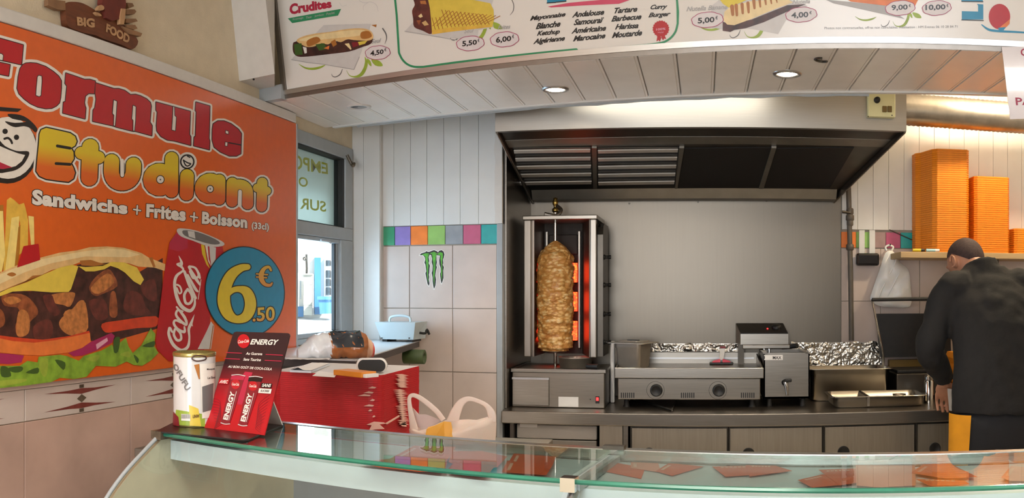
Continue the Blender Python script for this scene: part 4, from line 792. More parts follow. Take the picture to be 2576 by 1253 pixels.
MB().hexa([(rl + 0.02, 4.63, ZR + 0.005), (rr - 0.005, 4.63, ZR + 0.005), (rr - 0.005, 4.70, ZR), (rl + 0.02, 4.70, ZR)], [(rl + 0.02, 4.60, ZR + 0.055), (rr - 0.005, 4.60, ZR + 0.055), (rr - 0.005, 4.70, ZR + 0.055), (rl + 0.02, 4.70, ZR + 0.055)], 'steel_rough').build('rear_gutter', hood)
M('slat_metal', '#d8d0c4', 0.5, 0.7, 0.05); M('filter_mesh_shaded', '#1c1815', 0.6, 0.3, 0.3, 120)  # right-hand filters: dark mesh with the shade under the hood painted in
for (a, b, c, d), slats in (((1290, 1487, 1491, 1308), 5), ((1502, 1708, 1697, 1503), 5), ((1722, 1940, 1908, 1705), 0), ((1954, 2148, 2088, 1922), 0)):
    f = hq([(a, 374), (b, 372), (c, 473), (d, 474)], 0.012, 'filter_mesh_shaded' if not slats else 'black', 0.004).build('filter', hood)
    for i in range(slats):
        t = (i + 0.15) / slats; y = 374 + 100 * t; xa_, xb2 = a + (d - a) * t, b + (c - b) * t
        hq([(xa_ + 2, y + 3), (xb2 - 2, y), (xb2 - 3, y + 6.5), (xa_ + 3, y + 9.5)], 0.006, 'slat_metal', 0.014).build('slat', f)
        hq([(xa_ + 2, y - 3), (xb2 - 2, y - 5), (xb2 - 2, y - 3), (xa_ + 2, y - 1)], 0.004, 'steel_dark', 0.012).build('slat', f)
for a, b, c, d in ((1489, 1501, 1502, 1492), (1709, 1721, 1704, 1698), (1941, 1953, 1921, 1909)): hq([(a, 373), (b, 373), (c, 475), (d, 475)], 0.015, 'steel_rough', 0.010).build('filter_divider', hood)
# --- control box on the hood
c0 = onY(2180, 297, 3.69); c1 = onY(2248, 292, 3.69); M('box_cream', '#d8d3a2', 0.4, var=0.03)
cb = empty('switch_box', (c0.x, 3.67, c0.z), 'cream plastic switch box screwed to the right end of the hood front', 'switch box')
MB().rbox((c0.x, 3.652, c0.z), (c1.x, 3.689, c0.z + 0.12), 'box_cream', 0.005).build('casing', cb)
for px in (2225, 2238): q = onY(px, 275, 3.652); MB().rbox((q.x - 0.010, 3.644, q.z - 0.013), (q.x + 0.009, 3.653, q.z + 0.013), 'bronze' if 'bronze' in MATS else M('bronze', '#6b5420', 0.4), 0.002).build('switch', cb)
q = onY(2206, 252, 3.652); MB().lathe([(0.014, 0), (0.012, 0.016), (0.0, 0.017)], q, 'black', 16, axis=(0, -1, 0)).build('dial', cb)
for px, py in ((2184, 293), (2244, 290)): q = onY(px, py, 3.652); MB().lathe([(0.003, 0), (0.002, 0.002)], q, 'steel_dark', 8, axis=(0, -1, 0)).build('screw', cb)
# --- flexible duct
M('duct', '#b3aca2', 0.35, 1.0, 0.15, 20)
prof = []; m = MB(); x = 0.80; pts = []; rs = []
while x < 2.44: pts.append((x, 4.33, 2.395 - 0.004 * math.sin(x * 5))); rs.append(0.078 + 0.004 * (len(pts) % 2)); x += 0.012
m.tube(pts, rs, 'duct', 28).build('flexible_duct', label='ribbed metal ventilation duct running from the hood along the back wall', cat='duct')
# --- worktop and base units
wt_ = empty('worktop', (0.4, 4.4, 0.85), 'long brushed steel worktop under the kebab grill, griddle and fryer', 'worktop')
MB().box((-0.952, 4.066, 0.880), (1.95, 4.733, 0.905), 'steel_warm').build('top_sheet', wt_); MB().rbox((-0.955, 4.05, 0.846), (1.95, 4.068, 0.906), 'steel', 0.005).build('front_lip', wt_)
def wx(px, y=4.07): return onY(px, 1080, y).x
M('door_steel', '#a39a8b', 0.42, 1.0, 0.08, 5, stretch=(30, 1, 1))
doors = ((1590, 1828, 1633, 'steel base cupboard beside the fixed panel, round finger hole in its door'), (1837, 2067, 1883, 'steel base cupboard under the griddle end, round finger hole in its door'), (2076, 2300, 2122, 'steel base cupboard under the steel pans, round finger hole in its door'), (2309, 2520, 2352, 'steel base cupboard behind the man in black, round finger hole in its door'))
for a, b, hx, lb in doors:
    xa_, xb2 = wx(a), wx(b); e = empty('base_cupboard', ((xa_ + xb2) / 2, 4.4, 0.0), lb, 'cupboard', 'steel base cupboards under the worktop')
    MB().box((xa_ - 0.010, 4.092, 0.08), (xb2 + 0.010, 4.70, 0.845), 'steel_dark').build('carcass', e)
    hxx = wx(hx); hz = 0.716; rad = 0.025; m = MB(); ring = [(hxx + rad * math.cos(math.pi * 2 * i / 24), hz + rad * math.sin(math.pi * 2 * i / 24)) for i in range(24)]
    m.box((xa_, 4.070, 0.10), (xb2, 4.090, 0.835), 'door_steel'); d = m.build('door', e)
    MB().lathe([(rad + 0.004, 0.0), (rad + 0.003, 0.002), (rad, 0.0015), (rad - 0.001, 0.0005), (0.0005, 0.0005)], (hxx, 4.0695, hz), 'black', 24, axis=(0, -1, 0)).build('finger_hole', d)
e = empty('fixed_panel', (wx(1540), 4.4, 0.0), 'narrow plain steel panel between the fridge niche and the cupboards', 'panel')
MB().box((wx(1508), 4.072, 0.08), (wx(1566), 4.70, 0.845), 'door_steel').build('panel_sheet', e); MB().box((wx(1568), 4.066, 0.08), (wx(1580), 4.09, 0.845), 'steel').build('post', e)
M('fridge_white', '#b9b4ac', 0.4, var=0.03)
e = empty('undercounter_fridge', (wx(1400), 4.4, 0.0), 'low white fridge under the left end of the worktop', 'fridge')
MB().rbox((wx(1300, 4.14), 4.15, 0.05), (wx(1498, 4.14), 4.70, 0.80), 'steel_dark', 0.006).build('cabinet', e); q0 = onY(1300, 1066, 4.12); q1 = onY(1502, 1107, 4.12)
MB().rbox((q0.x, 4.115, q1.z), (q1.x, 4.15, q0.z), 'fridge_white', 0.006).build('door_top', e); MB().rbox((q0.x, 4.12, 0.08), (q1.x, 4.15, q1.z - 0.004), 'steel_rough', 0.006).build('door', e)
a = onY(1308, 1074, 4.114); b = onY(1352, 1066, 4.114); MB().box((a.x, 4.111, a.z), (b.x, 4.1149, b.z), 'white').build('badge', e)
MB().box((wx(1283), 4.07, 0.08), (wx(1292), 4.70, 0.845), 'steel_dark').build('side_gable', kind=None, label='thin dark steel gable at the left end under the worktop', cat='panel')
# ================================================================ KEBAB GRILL
gx0, gx1, gy = -0.937, -0.479, 4.21
kg = empty('kebab_grill', (-0.71, 4.45, 0.905), 'upright steel kebab grill with glowing red burners and a drawer base', 'kebab grill')
MB().rbox((gx0, gy, 0.906), (gx1, 4.66, 1.078), 'steel_warm', 0.004).build('base_housing', kg)
MB().box((gx0 - 0.004, gy - 0.006, 1.078), (gx1 + 0.006, 4.66, 1.084), 'steel_rough').box((gx0 - 0.004, gy - 0.006, 1.084), (gx1 + 0.006, gy + 0.004, 1.094), 'steel').box((gx0 - 0.004, gy, 1.084), (gx0 + 0.004, 4.66, 1.094), 'steel').box((gx1 - 0.002, gy, 1.084), (gx1 + 0.006, 4.66, 1.094), 'steel').build('drip_tray', kg)
a = onY(1284, 1024, gy); b = onY(1382, 949, gy); d = MB().rbox((gx0 + 0.002, gy - 0.008, 0.914), (b.x, gy, b.z), 'steel', 0.003).build('drawer', kg); MB().box((gx0 + 0.002, gy - 0.014, b.z - 0.012), (b.x, gy - 0.006, b.z - 0.002), 'alu').build('grip_edge', d)
a = onY(1405, 1023, gy); b = onY(1455, 999, gy); MB().box((a.x, gy - 0.0015, a.z), (b.x, gy, b.z), 'paper').build('data_plate', kg)
M('led_red', '#ff2a2a', 0.3, emit='#ff2020', estr=4.0); a = onY(1498, 1015, gy); b = onY(1508, 997, gy); sw = MB().box((a.x, gy - 0.003, a.z), (b.x, gy, b.z), 'black').build('switch', kg); a = onY(1500, 1008, gy); b = onY(1506, 1000, gy); MB().box((a.x, gy - 0.005, a.z), (b.x, gy - 0.003, b.z), 'led_red').build('switch_light', sw)
q = onY(1485, 1005, gy); MB().lathe([(0.003, 0), (0.002, 0.002)], q, 'black', 8, axis=(0, -1, 0)).build('screw', kg)
zt, zb = 1.835, 1.142
MB().rbox((-0.905, 4.34, zb), (-0.868, 4.375, zt), 'steel_v', 0.004).build('front_post', kg); MB().rbox((-0.566, 4.34, zb), (-0.535, 4.375, zt), 'steel_v', 0.004).build('front_post', kg)
MB().rbox((-0.912, 4.335, zt), (-0.530, 4.66, zt + 0.022), 'steel', 0.004).build('top_cap', kg)
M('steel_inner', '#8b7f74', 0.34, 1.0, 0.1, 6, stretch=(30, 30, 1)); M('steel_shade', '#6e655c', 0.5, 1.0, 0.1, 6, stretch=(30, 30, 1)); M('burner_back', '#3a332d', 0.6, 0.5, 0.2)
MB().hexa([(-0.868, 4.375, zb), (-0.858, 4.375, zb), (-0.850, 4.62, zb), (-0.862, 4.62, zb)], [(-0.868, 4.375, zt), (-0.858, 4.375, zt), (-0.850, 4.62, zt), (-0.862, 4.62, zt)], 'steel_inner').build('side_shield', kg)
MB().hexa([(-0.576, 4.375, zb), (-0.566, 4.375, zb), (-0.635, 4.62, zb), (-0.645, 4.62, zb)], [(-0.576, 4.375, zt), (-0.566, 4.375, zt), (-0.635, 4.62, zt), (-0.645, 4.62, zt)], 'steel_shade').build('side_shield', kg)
MB().box((-0.862, 4.62, zb), (-0.635, 4.64, zt), 'burner_back').build('rear_panel', kg)
MB().rbox((-0.840, 4.592, zb + 0.03), (-0.826, 4.62, zt - 0.04), 'steel_v', 0.003).build('burner_rail', kg); MB().rbox((-0.664, 4.585, zb + 0.03), (-0.650, 4.62, zt - 0.04), 'steel_v', 0.003).build('burner_rail', kg)
def glow():
    m = M('burner_glow', '#ff3a12', 0.6, emit='#ff3208', estr=3.0); nt = m.node_tree; N = nt.nodes; L = nt.links
    tc = N.new('ShaderNodeTexCoord'); v = N.new('ShaderNodeTexVoronoi'); v.inputs['Scale'].default_value = 90; L.new(tc.outputs['Object'], v.inputs['Vector'])
    r = N.new('ShaderNodeValToRGB'); r.color_ramp.elements[0].color = (1, 0.16, 0.02, 1); r.color_ramp.elements[1].color = (1.0, 0.03, 0.01, 1); r.color_ramp.elements[1].position = 0.6; L.new(v.outputs['Distance'], r.inputs[0]); L.new(r.outputs[0], N['Principled BSDF'].inputs['Emission Color'])
glow()
for y0_, y1_ in ((590, 640), (660, 712), (733, 785), (806, 858)):
    z0_, z1_ = onY(1445, y1_, 4.60).z, onY(1445, y0_, 4.60).z
    b = MB().rbox((-0.822, 4.600, z0_), (-0.668, 4.62, z1_), 'burner_back', 0.004).build('burner', kg)
    if y0_ > 600: MB().box((-0.816, 4.597, z0_ + 0.004), (-0.669, 4.601, z1_ - 0.004), 'burner_glow').build('glowing_mesh', b, label='glowing red burner mesh')
m = MB(); prof = [(4.38, 1.145), (4.38, 1.76), (4.40, 1.80), (4.44, 1.82), (4.62, 1.82), (4.62, 1.145)]
m.prism([(-0.534, y, z) for y, z in prof], (0.028, 0, 0), 'steel_dark').build('control_column', kg)
for py in (647, 717, 790, 861):
    q = onY(1505, py, 4.42); k_ = MB().lathe([(0.013, -0.005), (0.013, 0.006), (0.008, 0.008), (0.008, 0.022), (0.010, 0.024), (0.010, 0.036)], (-0.506, 4.42, q.z), 'black', 16, axis=(1, 0, 0)).build('knob', kg)
MB().tube(cr([(-0.80, 4.345, zt + 0.03), (-0.745, 4.36, zt + 0.022), (-0.72, 4.38, zt + 0.05), (-0.745, 4.40, zt + 0.075)], 5), 0.010, 'steel_v', 8, flat=((0, 1, 0), 0.6)).build('spit_bracket', kg)
# --- the meat on its spit
mc = Vector((onY(1397, 740, 4.44).x, 4.44, 0)); kc = empty('kebab_cone', (mc.x, mc.y, 1.086), 'tall cone of browned chicken kebab meat on its upright spit', 'kebab meat')
m_ = bpy.data.materials.new('kebab_meat'); MATS['kebab_meat'] = m_; m_.use_nodes = True; nt = m_.node_tree; N = nt.nodes; L = nt.links; b_ = N['Principled BSDF']
tc = N.new('ShaderNodeTexCoord'); mp = N.new('ShaderNodeMapping'); mp.inputs['Scale'].default_value = (1, 1, 2.0); L.new(tc.outputs['Object'], mp.inputs[0])
n1 = N.new('ShaderNodeTexNoise'); n1.inputs['Scale'].default_value = 16; n1.inputs['Detail'].default_value = 7; n1.inputs['Distortion'].default_value = 0.6; L.new(mp.outputs[0], n1.inputs['Vector'])
v1 = N.new('ShaderNodeTexVoronoi'); v1.inputs['Scale'].default_value = 34; v1.inputs['Randomness'].default_value = 1.0
wp_ = N.new('ShaderNodeVectorMath'); wp_.operation = 'MULTIPLY_ADD'; wp_.inputs[1].default_value = (0.05, 0.05, 0.05); L.new(n1.outputs['Color'], wp_.inputs[0]); L.new(mp.outputs[0], wp_.inputs[2]); L.new(wp_.outputs[0], v1.inputs['Vector'])
r1 = N.new('ShaderNodeValToRGB'); els = r1.color_ramp.elements; els[0].position = 0.0; els[0].color = lin('#fdeccb') + [1]; els[1].position = 0.85; els[1].color = lin('#cc8f48') + [1]
x1 = els.new(0.30); x1.color = lin('#f6d295') + [1]; x2 = els.new(0.60); x2.color = lin('#ecbc74') + [1]
sep = N.new('ShaderNodeSeparateXYZ'); L.new(v1.outputs['Color'], sep.inputs[0]); mxv = N.new('ShaderNodeMath'); mxv.operation = 'MULTIPLY_ADD'; mxv.inputs[1].default_value = 0.55; L.new(sep.outputs[0], mxv.inputs[0]); L.new(v1.outputs['Distance'], mxv.inputs[2]); L.new(mxv.outputs[0], r1.inputs[0])
n2 = N.new('ShaderNodeTexNoise'); n2.inputs['Scale'].default_value = 8; n2.inputs['Detail'].default_value = 6; L.new(tc.outputs['Object'], n2.inputs['Vector']); r2 = N.new('ShaderNodeValToRGB'); r2.color_ramp.elements[0].position = 0.30; r2.color_ramp.elements[0].color = (0.50, 0.24, 0.08, 1); r2.color_ramp.elements[1].position = 0.41; r2.color_ramp.elements[1].color = (1, 1, 1, 1); L.new(n2.outputs['Fac'], r2.inputs[0])
mx = N.new('ShaderNodeMixRGB'); mx.blend_type = 'MULTIPLY'; mx.inputs[0].default_value = 0.65; L.new(r1.outputs[0], mx.inputs[1]); L.new(r2.outputs[0], mx.inputs[2]); L.new(mx.outputs[0], b_.inputs['Base Color'])
b_.inputs['Roughness'].default_value = 0.36; bp = N.new('ShaderNodeBump'); bp.inputs['Strength'].default_value = 0.6; bp.inputs['Distance'].default_value = 0.006; bp.invert = True; L.new(mxv.outputs[0], bp.inputs['Height']); L.new(bp.outputs[0], b_.inputs['Normal'])
z0m, z1m = onY(1397, 882, 4.44).z, onY(1397, 606, 4.44).z; nr, ns = 110, 84
def mrad(t):
    if t > 0.84: u = (t - 0.84) / 0.16; return 0.010 + 0.085 * max(0.0, 1 - u ** 1.35) ** 0.85
    if t < 0.02: return 0.070
    return 0.086 + 0.009 * min(1, t / 0.35)
rings = []
for i in range(nr + 1):
    t = i / nr; r0 = mrad(t); ring = []
    for j in range(ns):
        a = 2 * math.pi * j / ns; z = z0m + (z1m - z0m) * t
        q = Vector((math.cos(a) * 3.2, math.sin(a) * 3.2, z * 42)); lay = noise.cell(Vector((math.cos(a) * 1.6, math.sin(a) * 1.6, z * 60 + noise.noise(q * 0.6) * 1.5)))
        w = 0.005 * noise.noise(q) + 0.005 * (lay - 0.5) + 0.004 * noise.noise(q * 2.3); f = min(1, (1 - t) / 0.1)
        ring.append((mc.x + (r0 + w * f) * math.cos(a), mc.y + (r0 + w * f) * math.sin(a), z))
    rings.append(ring)
MB().loft(rings, 'kebab_meat').build('meat', kc)
zs_ = onY(1397, 520, 4.44).z
MB().tube([(mc.x, mc.y, 1.086), (mc.x, mc.y, zs_)], 0.0085, 'chrome', 12).build('spit_rod', kc)
M('brass', '#b79a55', 0.25, 1.0)
MB().lathe([(0.012, 0), (0.017, 0.006), (0.017, 0.018), (0.009, 0.024), (0.008, 0.032), (0.014, 0.042), (0.015, 0.056), (0.010, 0.064), (0.011, 0.074), (0.0, 0.078)], (mc.x, mc.y, zs_ - 0.03), 'brass', 20).build('spit_knob', kc)
MB().lathe([(0.05, 0.0), (0.06, 0.004), (0.06, 0.008), (0.01, 0.012)], (mc.x, mc.y, z0m - 0.008), 'steel_v', 24).build('spit_plate', kc)
# --- things around the grill
q = onZ(1440, 929, 1.0845); bw = empty('collecting_pan', (q.x, q.y + 0.10, 1.0845), 'round aluminium pan on the drip tray under the kebab meat', 'pan'); c = (q.x, q.y + 0.10, 1.0845)
MB().lathe([(0.0005, 0.001), (0.078, 0.001), (0.086, 0.05), (0.090, 0.054), (0.087, 0.055), (0.080, 0.006), (0.0005, 0.004)], c, 'pan_alu', 36).build('pan_body', bw)
q = onY(1490, 922, 4.235); MB().tube([(q.x - 0.03, 4.262, 1.105), (q.x + 0.03, 4.235, 1.105)], [0.012, 0.014], 'black_rubber', 12).build('knife_handle', label='short black knife handle lying on the grill drip tray', cat='knife')
# --- griddle
gX0, gX1, gY, gzb, gzl, gzt = -0.430, 0.289, 4.245, 0.945, 1.050, 1.102
gr = empty('griddle', (-0.07, 4.45, 0.905), 'wide steel griddle with two black dials and vent slots along its front', 'griddle')
MB().rbox((gX0 + 0.010, gY + 0.012, gzb), (gX1 - 0.012, 4.66, gzl), 'steel_warm', 0.004).build('body', gr)
M('plate', '#7d776c', 0.38, 1.0, 0.2, 9)
MB().box((gX0, gY + 0.004, gzl), (gX1, 4.68, gzt - 0.012), 'plate').build('cooking_plate', gr)
MB().rbox((gX0 - 0.004, gY, gzl), (gX1 + 0.004, gY + 0.014, gzt), 'steel', 0.003).build('front_rail', gr)
for xx in (gX0, gX1 - 0.008): MB().hexa([(xx, gY + 0.014, gzt - 0.012), (xx + 0.008, gY + 0.014, gzt - 0.012), (xx + 0.008, 4.68, gzt - 0.012), (xx, 4.68, gzt - 0.012)], [(xx, gY + 0.014, gzt), (xx + 0.008, gY + 0.014, gzt), (xx + 0.008, 4.68, gzt + 0.04), (xx, 4.68, gzt + 0.04)], 'steel').build('side_guard', gr)
MB().box((gX0, 4.672, gzt - 0.012), (gX1, 4.684, gzt + 0.045), 'steel').build('rear_guard', gr); MB().box((gX0 + 0.02, 4.655, gzt + 0.012), (gX1 - 0.02, 4.672, gzt + 0.020), 'alu').build('rear_ledge', gr)
for px in (1651, 1808):
    q = onY(px, 982, gY + 0.012); k_ = MB().lathe([(0.031, -0.002), (0.030, 0.006), (0.028, 0.020), (0.024, 0.022), (0.020, 0.018), (0.0005, 0.018)], q, 'black', 28, axis=(0, -1, 0)).build('dial', gr)
    MB().tube([q + Vector((-0.004 + 0.043 * math.cos(a * math.pi / 20), -0.0006, 0.043 * math.sin(a * math.pi / 20))) for a in range(40)], 0.0009, 'steel_dark', 6, closed=True).build('dial_ring', k_)
for px in (1562, 1713, 1864):
    for i in range(7): a = onY(px + i * 5.2, 1001, gY + 0.012); b = onY(px + i * 5.2 + 2.6, 988, gY + 0.012); MB().box((a.x, gY + 0.0105, a.z), (b.x, gY + 0.02, b.z), 'black').build('vent_slot', gr)
for xx in (gX0 + 0.05, gX1 - 0.05):
    for yy in (gY + 0.06, 4.60): MB().lathe([(0.018, 0), (0.014, 0.01), (0.012, gzb - 0.905)], (xx, yy, 0.9055), 'black_rubber', 14).build('foot', gr)
# --- lidded steel container on the griddle
c = Vector((-0.352, 4.372, gzt - 0.012)); e = empty('gastronorm_pot', c, 'lidded steel container standing on the left corner of the griddle', 'container', rz=0)
ca, sa = math.cos(0.42), math.sin(0.42); U_x, U_y = Vector((ca, -sa, 0)), Vector((sa, ca, 0))
def rring(hx, hy, z, r=0.02, n=5):
    out = []
    for sx_, sy_, a0_ in ((1, -1, -90), (1, 1, 0), (-1, 1, 90), (-1, -1, 180)):
        for i in range(n + 1):
            a = math.radians(a0_ + 90 * i / n); out.append(c + U_x * (sx_ * (hx - r) + r * math.cos(a)) + U_y * (sy_ * (hy - r) + r * math.sin(a)) + Vector((0, 0, z)))
    return out
MB().loft([rring(0.058, 0.055, 0.0), rring(0.064, 0.061, 0.008), rring(0.070, 0.067, 0.10), rring(0.073, 0.070, 0.104), rring(0.073, 0.070, 0.125)], 'pan_alu').build('pot_body', e)
l_ = MB().loft([rring(0.104, 0.094, 0.125, 0.02), rring(0.105, 0.095, 0.128, 0.02), rring(0.090, 0.082, 0.131, 0.02), rring(0.070, 0.064, 0.131, 0.02), rring(0.066, 0.060, 0.138, 0.02)], 'pan_alu').build('lid', e)
MB().obox(c + Vector((0, 0, 0.1385)), U_x * 0.030, U_y * 0.012, Vector((0, 0, 0.0025)), 'black').build('lid_grip', l_)
q = onY(1538, 900, 4.45); MB().rbox((q.x - 0.004, 4.43, 0.906), (q.x + 0.018, 4.47, q.z + 0.085), 'white', 0.006).build('squeeze_bottle', label='small white tub wedged between the kebab grill and the griddle', cat='bottle')
# --- scraper on the plate
q = onZ(1815, 918, gzt - 0.012); e = empty('griddle_scraper', (q.x, q.y, gzt - 0.012), 'flat griddle scraper with red sides and a pale upright handle', 'scraper')
z = gzt - 0.012; M('scraper_red', '#d02448', 0.4)
MB().rbox((q.x - 0.062, q.y + 0.0, z + 0.0005), (q.x + 0.062, q.y + 0.05, z + 0.012), 'black', 0.003).build('blade_plate', e)
for s in (-1, 1): MB().hexa([(q.x + s * 0.006, q.y + 0.012, z + 0.012), (q.x + s * 0.050, q.y + 0.012, z + 0.012), (q.x + s * 0.050, q.y + 0.045, z + 0.012), (q.x + s * 0.006, q.y + 0.045, z + 0.012)], [(q.x + s * 0.006, q.y + 0.015, z + 0.030), (q.x + s * 0.042, q.y + 0.015, z + 0.020), (q.x + s * 0.042, q.y + 0.042, z + 0.020), (q.x + s * 0.006, q.y + 0.042, z + 0.030)], 'scraper_red').build('red_cheek', e)
hd = MB().hexa([(q.x - 0.012, q.y + 0.018, z + 0.025), (q.x + 0.010, q.y + 0.018, z + 0.025), (q.x + 0.010, q.y + 0.040, z + 0.025), (q.x - 0.012, q.y + 0.040, z + 0.025)], [(q.x - 0.006, q.y + 0.015, z + 0.085), (q.x + 0.020, q.y + 0.015, z + 0.085), (q.x + 0.020, q.y + 0.045, z + 0.085), (q.x - 0.006, q.y + 0.045, z + 0.085)], 'white').build('handle', e)
MB().rbox((q.x - 0.007, q.y + 0.013, z + 0.085), (q.x + 0.021, q.y + 0.046, z + 0.095), 'ink_maroon', 0.002).build('handle_cap', hd)
# --- tongs on the worktop
t0 = onZ(1600, 1006, 0.917); t1 = onZ(1690, 1033, 0.912); t2 = onZ(1703, 1003, 0.912); e = empty('serving_tongs', t0, 'dark steel tongs lying open on the worktop below the griddle', 'tongs')
MB().tube([t0, t0.lerp(t1, 0.5) + Vector((0, 0, 0.004)), t1], [0.010, 0.006, 0.005], 'steel_dark', 8).build('tong_arm', e); MB().tube([t1, t2], [0.005, 0.004], 'steel_dark', 8).build('tong_arm', e)
q = onZ(1578, 1010, 0.907); MB().lathe([(0.0005, 0.002), (0.014, 0.002), (0.019, 0.009), (0.018, 0.009), (0.012, 0.004), (0.0005, 0.004)], q, 'alu', 20).build('small_dish', label='tiny aluminium dish on the worktop beside the tongs', cat='dish')
# --- fryer
fx0, fx1, fy, fzb, fzt = 0.296, 0.5225, 4.29, 0.945, 1.167
fry = empty('fryer', (0.4, 4.45, 0.905), 'steel counter fryer with drain tap and black control head', 'fryer')
m = MB(); m.box((fx0, fy, fzb), (fx1, fy + 0.006, fzt), 'steel'); m.box((fx0, fy, fzb), (fx0 + 0.006, 4.64, fzt), 'steel_dark'); m.box((fx1 - 0.006, fy, fzb), (fx1, 4.64, fzt), 'steel'); m.box((fx0, 4.634, fzb), (fx1, 4.64, fzt), 'steel'); m.box((fx0, fy, fzb), (fx1, 4.64, fzb + 0.01), 'steel_dark'); m.build('housing', fry)
m = MB(); m.box((fx0 + 0.006, fy + 0.006, fzt - 0.004), (fx1 - 0.006, fy + 0.022, fzt + 0.003), 'steel'); m.box((fx0 - 0.002, fy, fzt - 0.002), (fx0 + 0.02, 4.64, fzt + 0.003), 'steel'); m.box((fx1 - 0.02, fy, fzt - 0.002), (fx1 + 0.002, 4.64, fzt + 0.003), 'steel'); m.build('tank_rim', fry)
M('oil', '#3a2a14', 0.08, 0.0); MB().box((fx0 + 0.008, fy + 0.008, fzb + 0.012), (fx1 - 0.008, 4.632, fzt - 0.06), 'oil').build('oil', fry)
for xx in (fx0 + 0.03, fx1 - 0.03):
    for yy in (fy + 0.03, 4.60): MB().lathe([(0.014, 0), (0.012, fzb - 0.905)], (xx, yy, 0.9055), 'black_rubber', 12).build('foot', fry)
h0 = onY(1858, 850, 4.56); h1 = onY(1983, 850, 4.56); zc0, zc1 = onY(1900, 848, 4.56).z, onY(1900, 834, 4.56).z
hx0, hx1 = h0.x, h1.x
hd = MB().hexa([(hx0 + 0.01, 4.555, fzt + 0.03), (hx1, 4.555, fzt + 0.03), (hx1, 4.69, fzt + 0.03), (hx0 - 0.01, 4.69, fzt + 0.03)], [(hx0 + 0.01, 4.555, fzt + 0.085), (hx1, 4.555, fzt + 0.085), (hx1 - 0.015, 4.69, fzt + 0.135), (hx0 - 0.01, 4.69, fzt + 0.135)], 'steel').build('control_head', fry)
MB().hexa([(hx0 + 0.012, 4.557, fzt + 0.0865), (hx1 - 0.002, 4.557, fzt + 0.0865), (hx1 - 0.017, 4.687, fzt + 0.1345), (hx0 - 0.006, 4.687, fzt + 0.1345)], [(hx0 + 0.012, 4.557, fzt + 0.088), (hx1 - 0.002, 4.557, fzt + 0.088), (hx1 - 0.017, 4.687, fzt + 0.136), (hx0 - 0.006, 4.687, fzt + 0.136)], 'black_gloss').build('control_plate', hd)
MB().lathe([(0.026, 0), (0.025, 0.012), (0.020, 0.018), (0.0005, 0.018)], (hx1 - 0.055, 4.635, fzt + 0.112), 'black', 20, axis=(0, -0.35, 0.94)).build('knob', hd)
MB().lathe([(0.005, 0), (0.004, 0.004), (0.0005, 0.005)], (hx1 - 0.105, 4.615, fzt + 0.108), 'led_red', 10, axis=(0, -0.35, 0.94)).build('indicator_light', hd)
MB().box((hx0 + 0.0, 4.60, fzb + 0.02), (hx0 + 0.03, 4.66, fzt + 0.03), 'steel_dark').build('head_bracket', fry); MB().rbox((hx0 + 0.02, 4.545, fzt + 0.008), (hx1 + 0.008, 4.60, fzt + 0.028), 'steel', 0.003).build('element_box', fry)
for px in (1922, 1935): q = onY(px, 860, 4.57); MB().tube([(q.x, 4.57, fzt + 0.012), (q.x, 4.565, fzt - 0.05)], 0.006, 'chrome', 8).build('heating_element', fry)
a = onY(1968, 872, 4.56); b = onY(2006, 859, 4.52); MB().tube([(a.x, 4.58, fzt + 0.012), (b.x - 0.02, 4.55, fzt + 0.020), (b.x, 4.53, fzt + 0.024)], [0.010, 0.013, 0.014], 'black_rubber', 10).build('basket_handle', fry)
q = onY(1974, 962, fy); MB().lathe([(0.016, 0), (0.016, 0.012), (0.010, 0.014), (0.010, 0.034)], q, 'black', 16, axis=(0, -1, 0)).build('tap_body', fry)
tp = MB().tube([q + Vector((0.0, -0.030, 0.004)), q + Vector((0.006, -0.034, -0.020)), q + Vector((0.010, -0.036, -0.060))], [0.011, 0.010, 0.006], 'chrome', 12).build('tap_spout', fry)
MB().rbox(q + Vector((-0.004, -0.052, 0.006)), q + Vector((0.030, -0.030, 0.022)), 'black', 0.004).build('tap_lever', fry)
a = onY(1912, 906, fy); b = onY(1969, 893, fy); pl = MB().box((fx0 + 0.001, fy - 0.0012, a.z), (b.x, fy, b.z), 'white').build('name_plate', fry)
p = Print((0, fy - 0.0014, 1.1), (0, -1, 0)); p.text('J', [(1918, 904), (1924, 904), (1924, 896), (1918, 896)], 'ink_black', 1, 0.02); p.build('name_lettering', pl); p = Print((0, fy - 0.0014, 1.1), (0, -1, 0)); p.text('MAX', [(1944, 904), (1966, 904), (1966, 896), (1944, 896)], 'ink_black', 1, 0.02); p.build('name_lettering', pl)
# --- foil along the wall
def foil(px0, px1, y0_, y1_, yy, lb):
    a = onY(px0, y1_, yy); b = onY(px1, y1_, yy); zt_ = onY(px0, y0_, yy).z; zb_ = a.z; n_ = int((b.x - a.x) / 0.008); v_ = int((zt_ - zb_) / 0.008) + 2
    def f(u, v): x_ = a.x + (b.x - a.x) * u; z_ = zb_ + (zt_ - zb_) * v; w = 0.009 * abs(noise.noise(Vector((x_ * 17, z_ * 24, 3)))) + 0.005 * abs(noise.noise(Vector((x_ * 45, z_ * 40, 9)))) + 0.002 * noise.noise(Vector((x_ * 110, z_ * 110, 4))); return (x_, yy - w - 0.004, z_ + 0.010 * noise.noise(Vector((x_ * 20, 5, 0))) * v)
    m = MB().grid(f, n_ * 3, v_ * 3, 'foil', True); m.grid(lambda u, v: (a.x + (b.x - a.x) * u, yy, zb_ + (zt_ - zb_) * v), 2, 2, 'foil'); m.build('foil_strip', label=lb, cat='aluminium foil')
foil(1640, 1862, 864, 884, 4.731, 'narrow strip of crumpled foil along the wall behind the griddle'); foil(1990, 2216, 862, 930, 4.731, 'broad sheet of crumpled foil along the wall behind the steel pans')
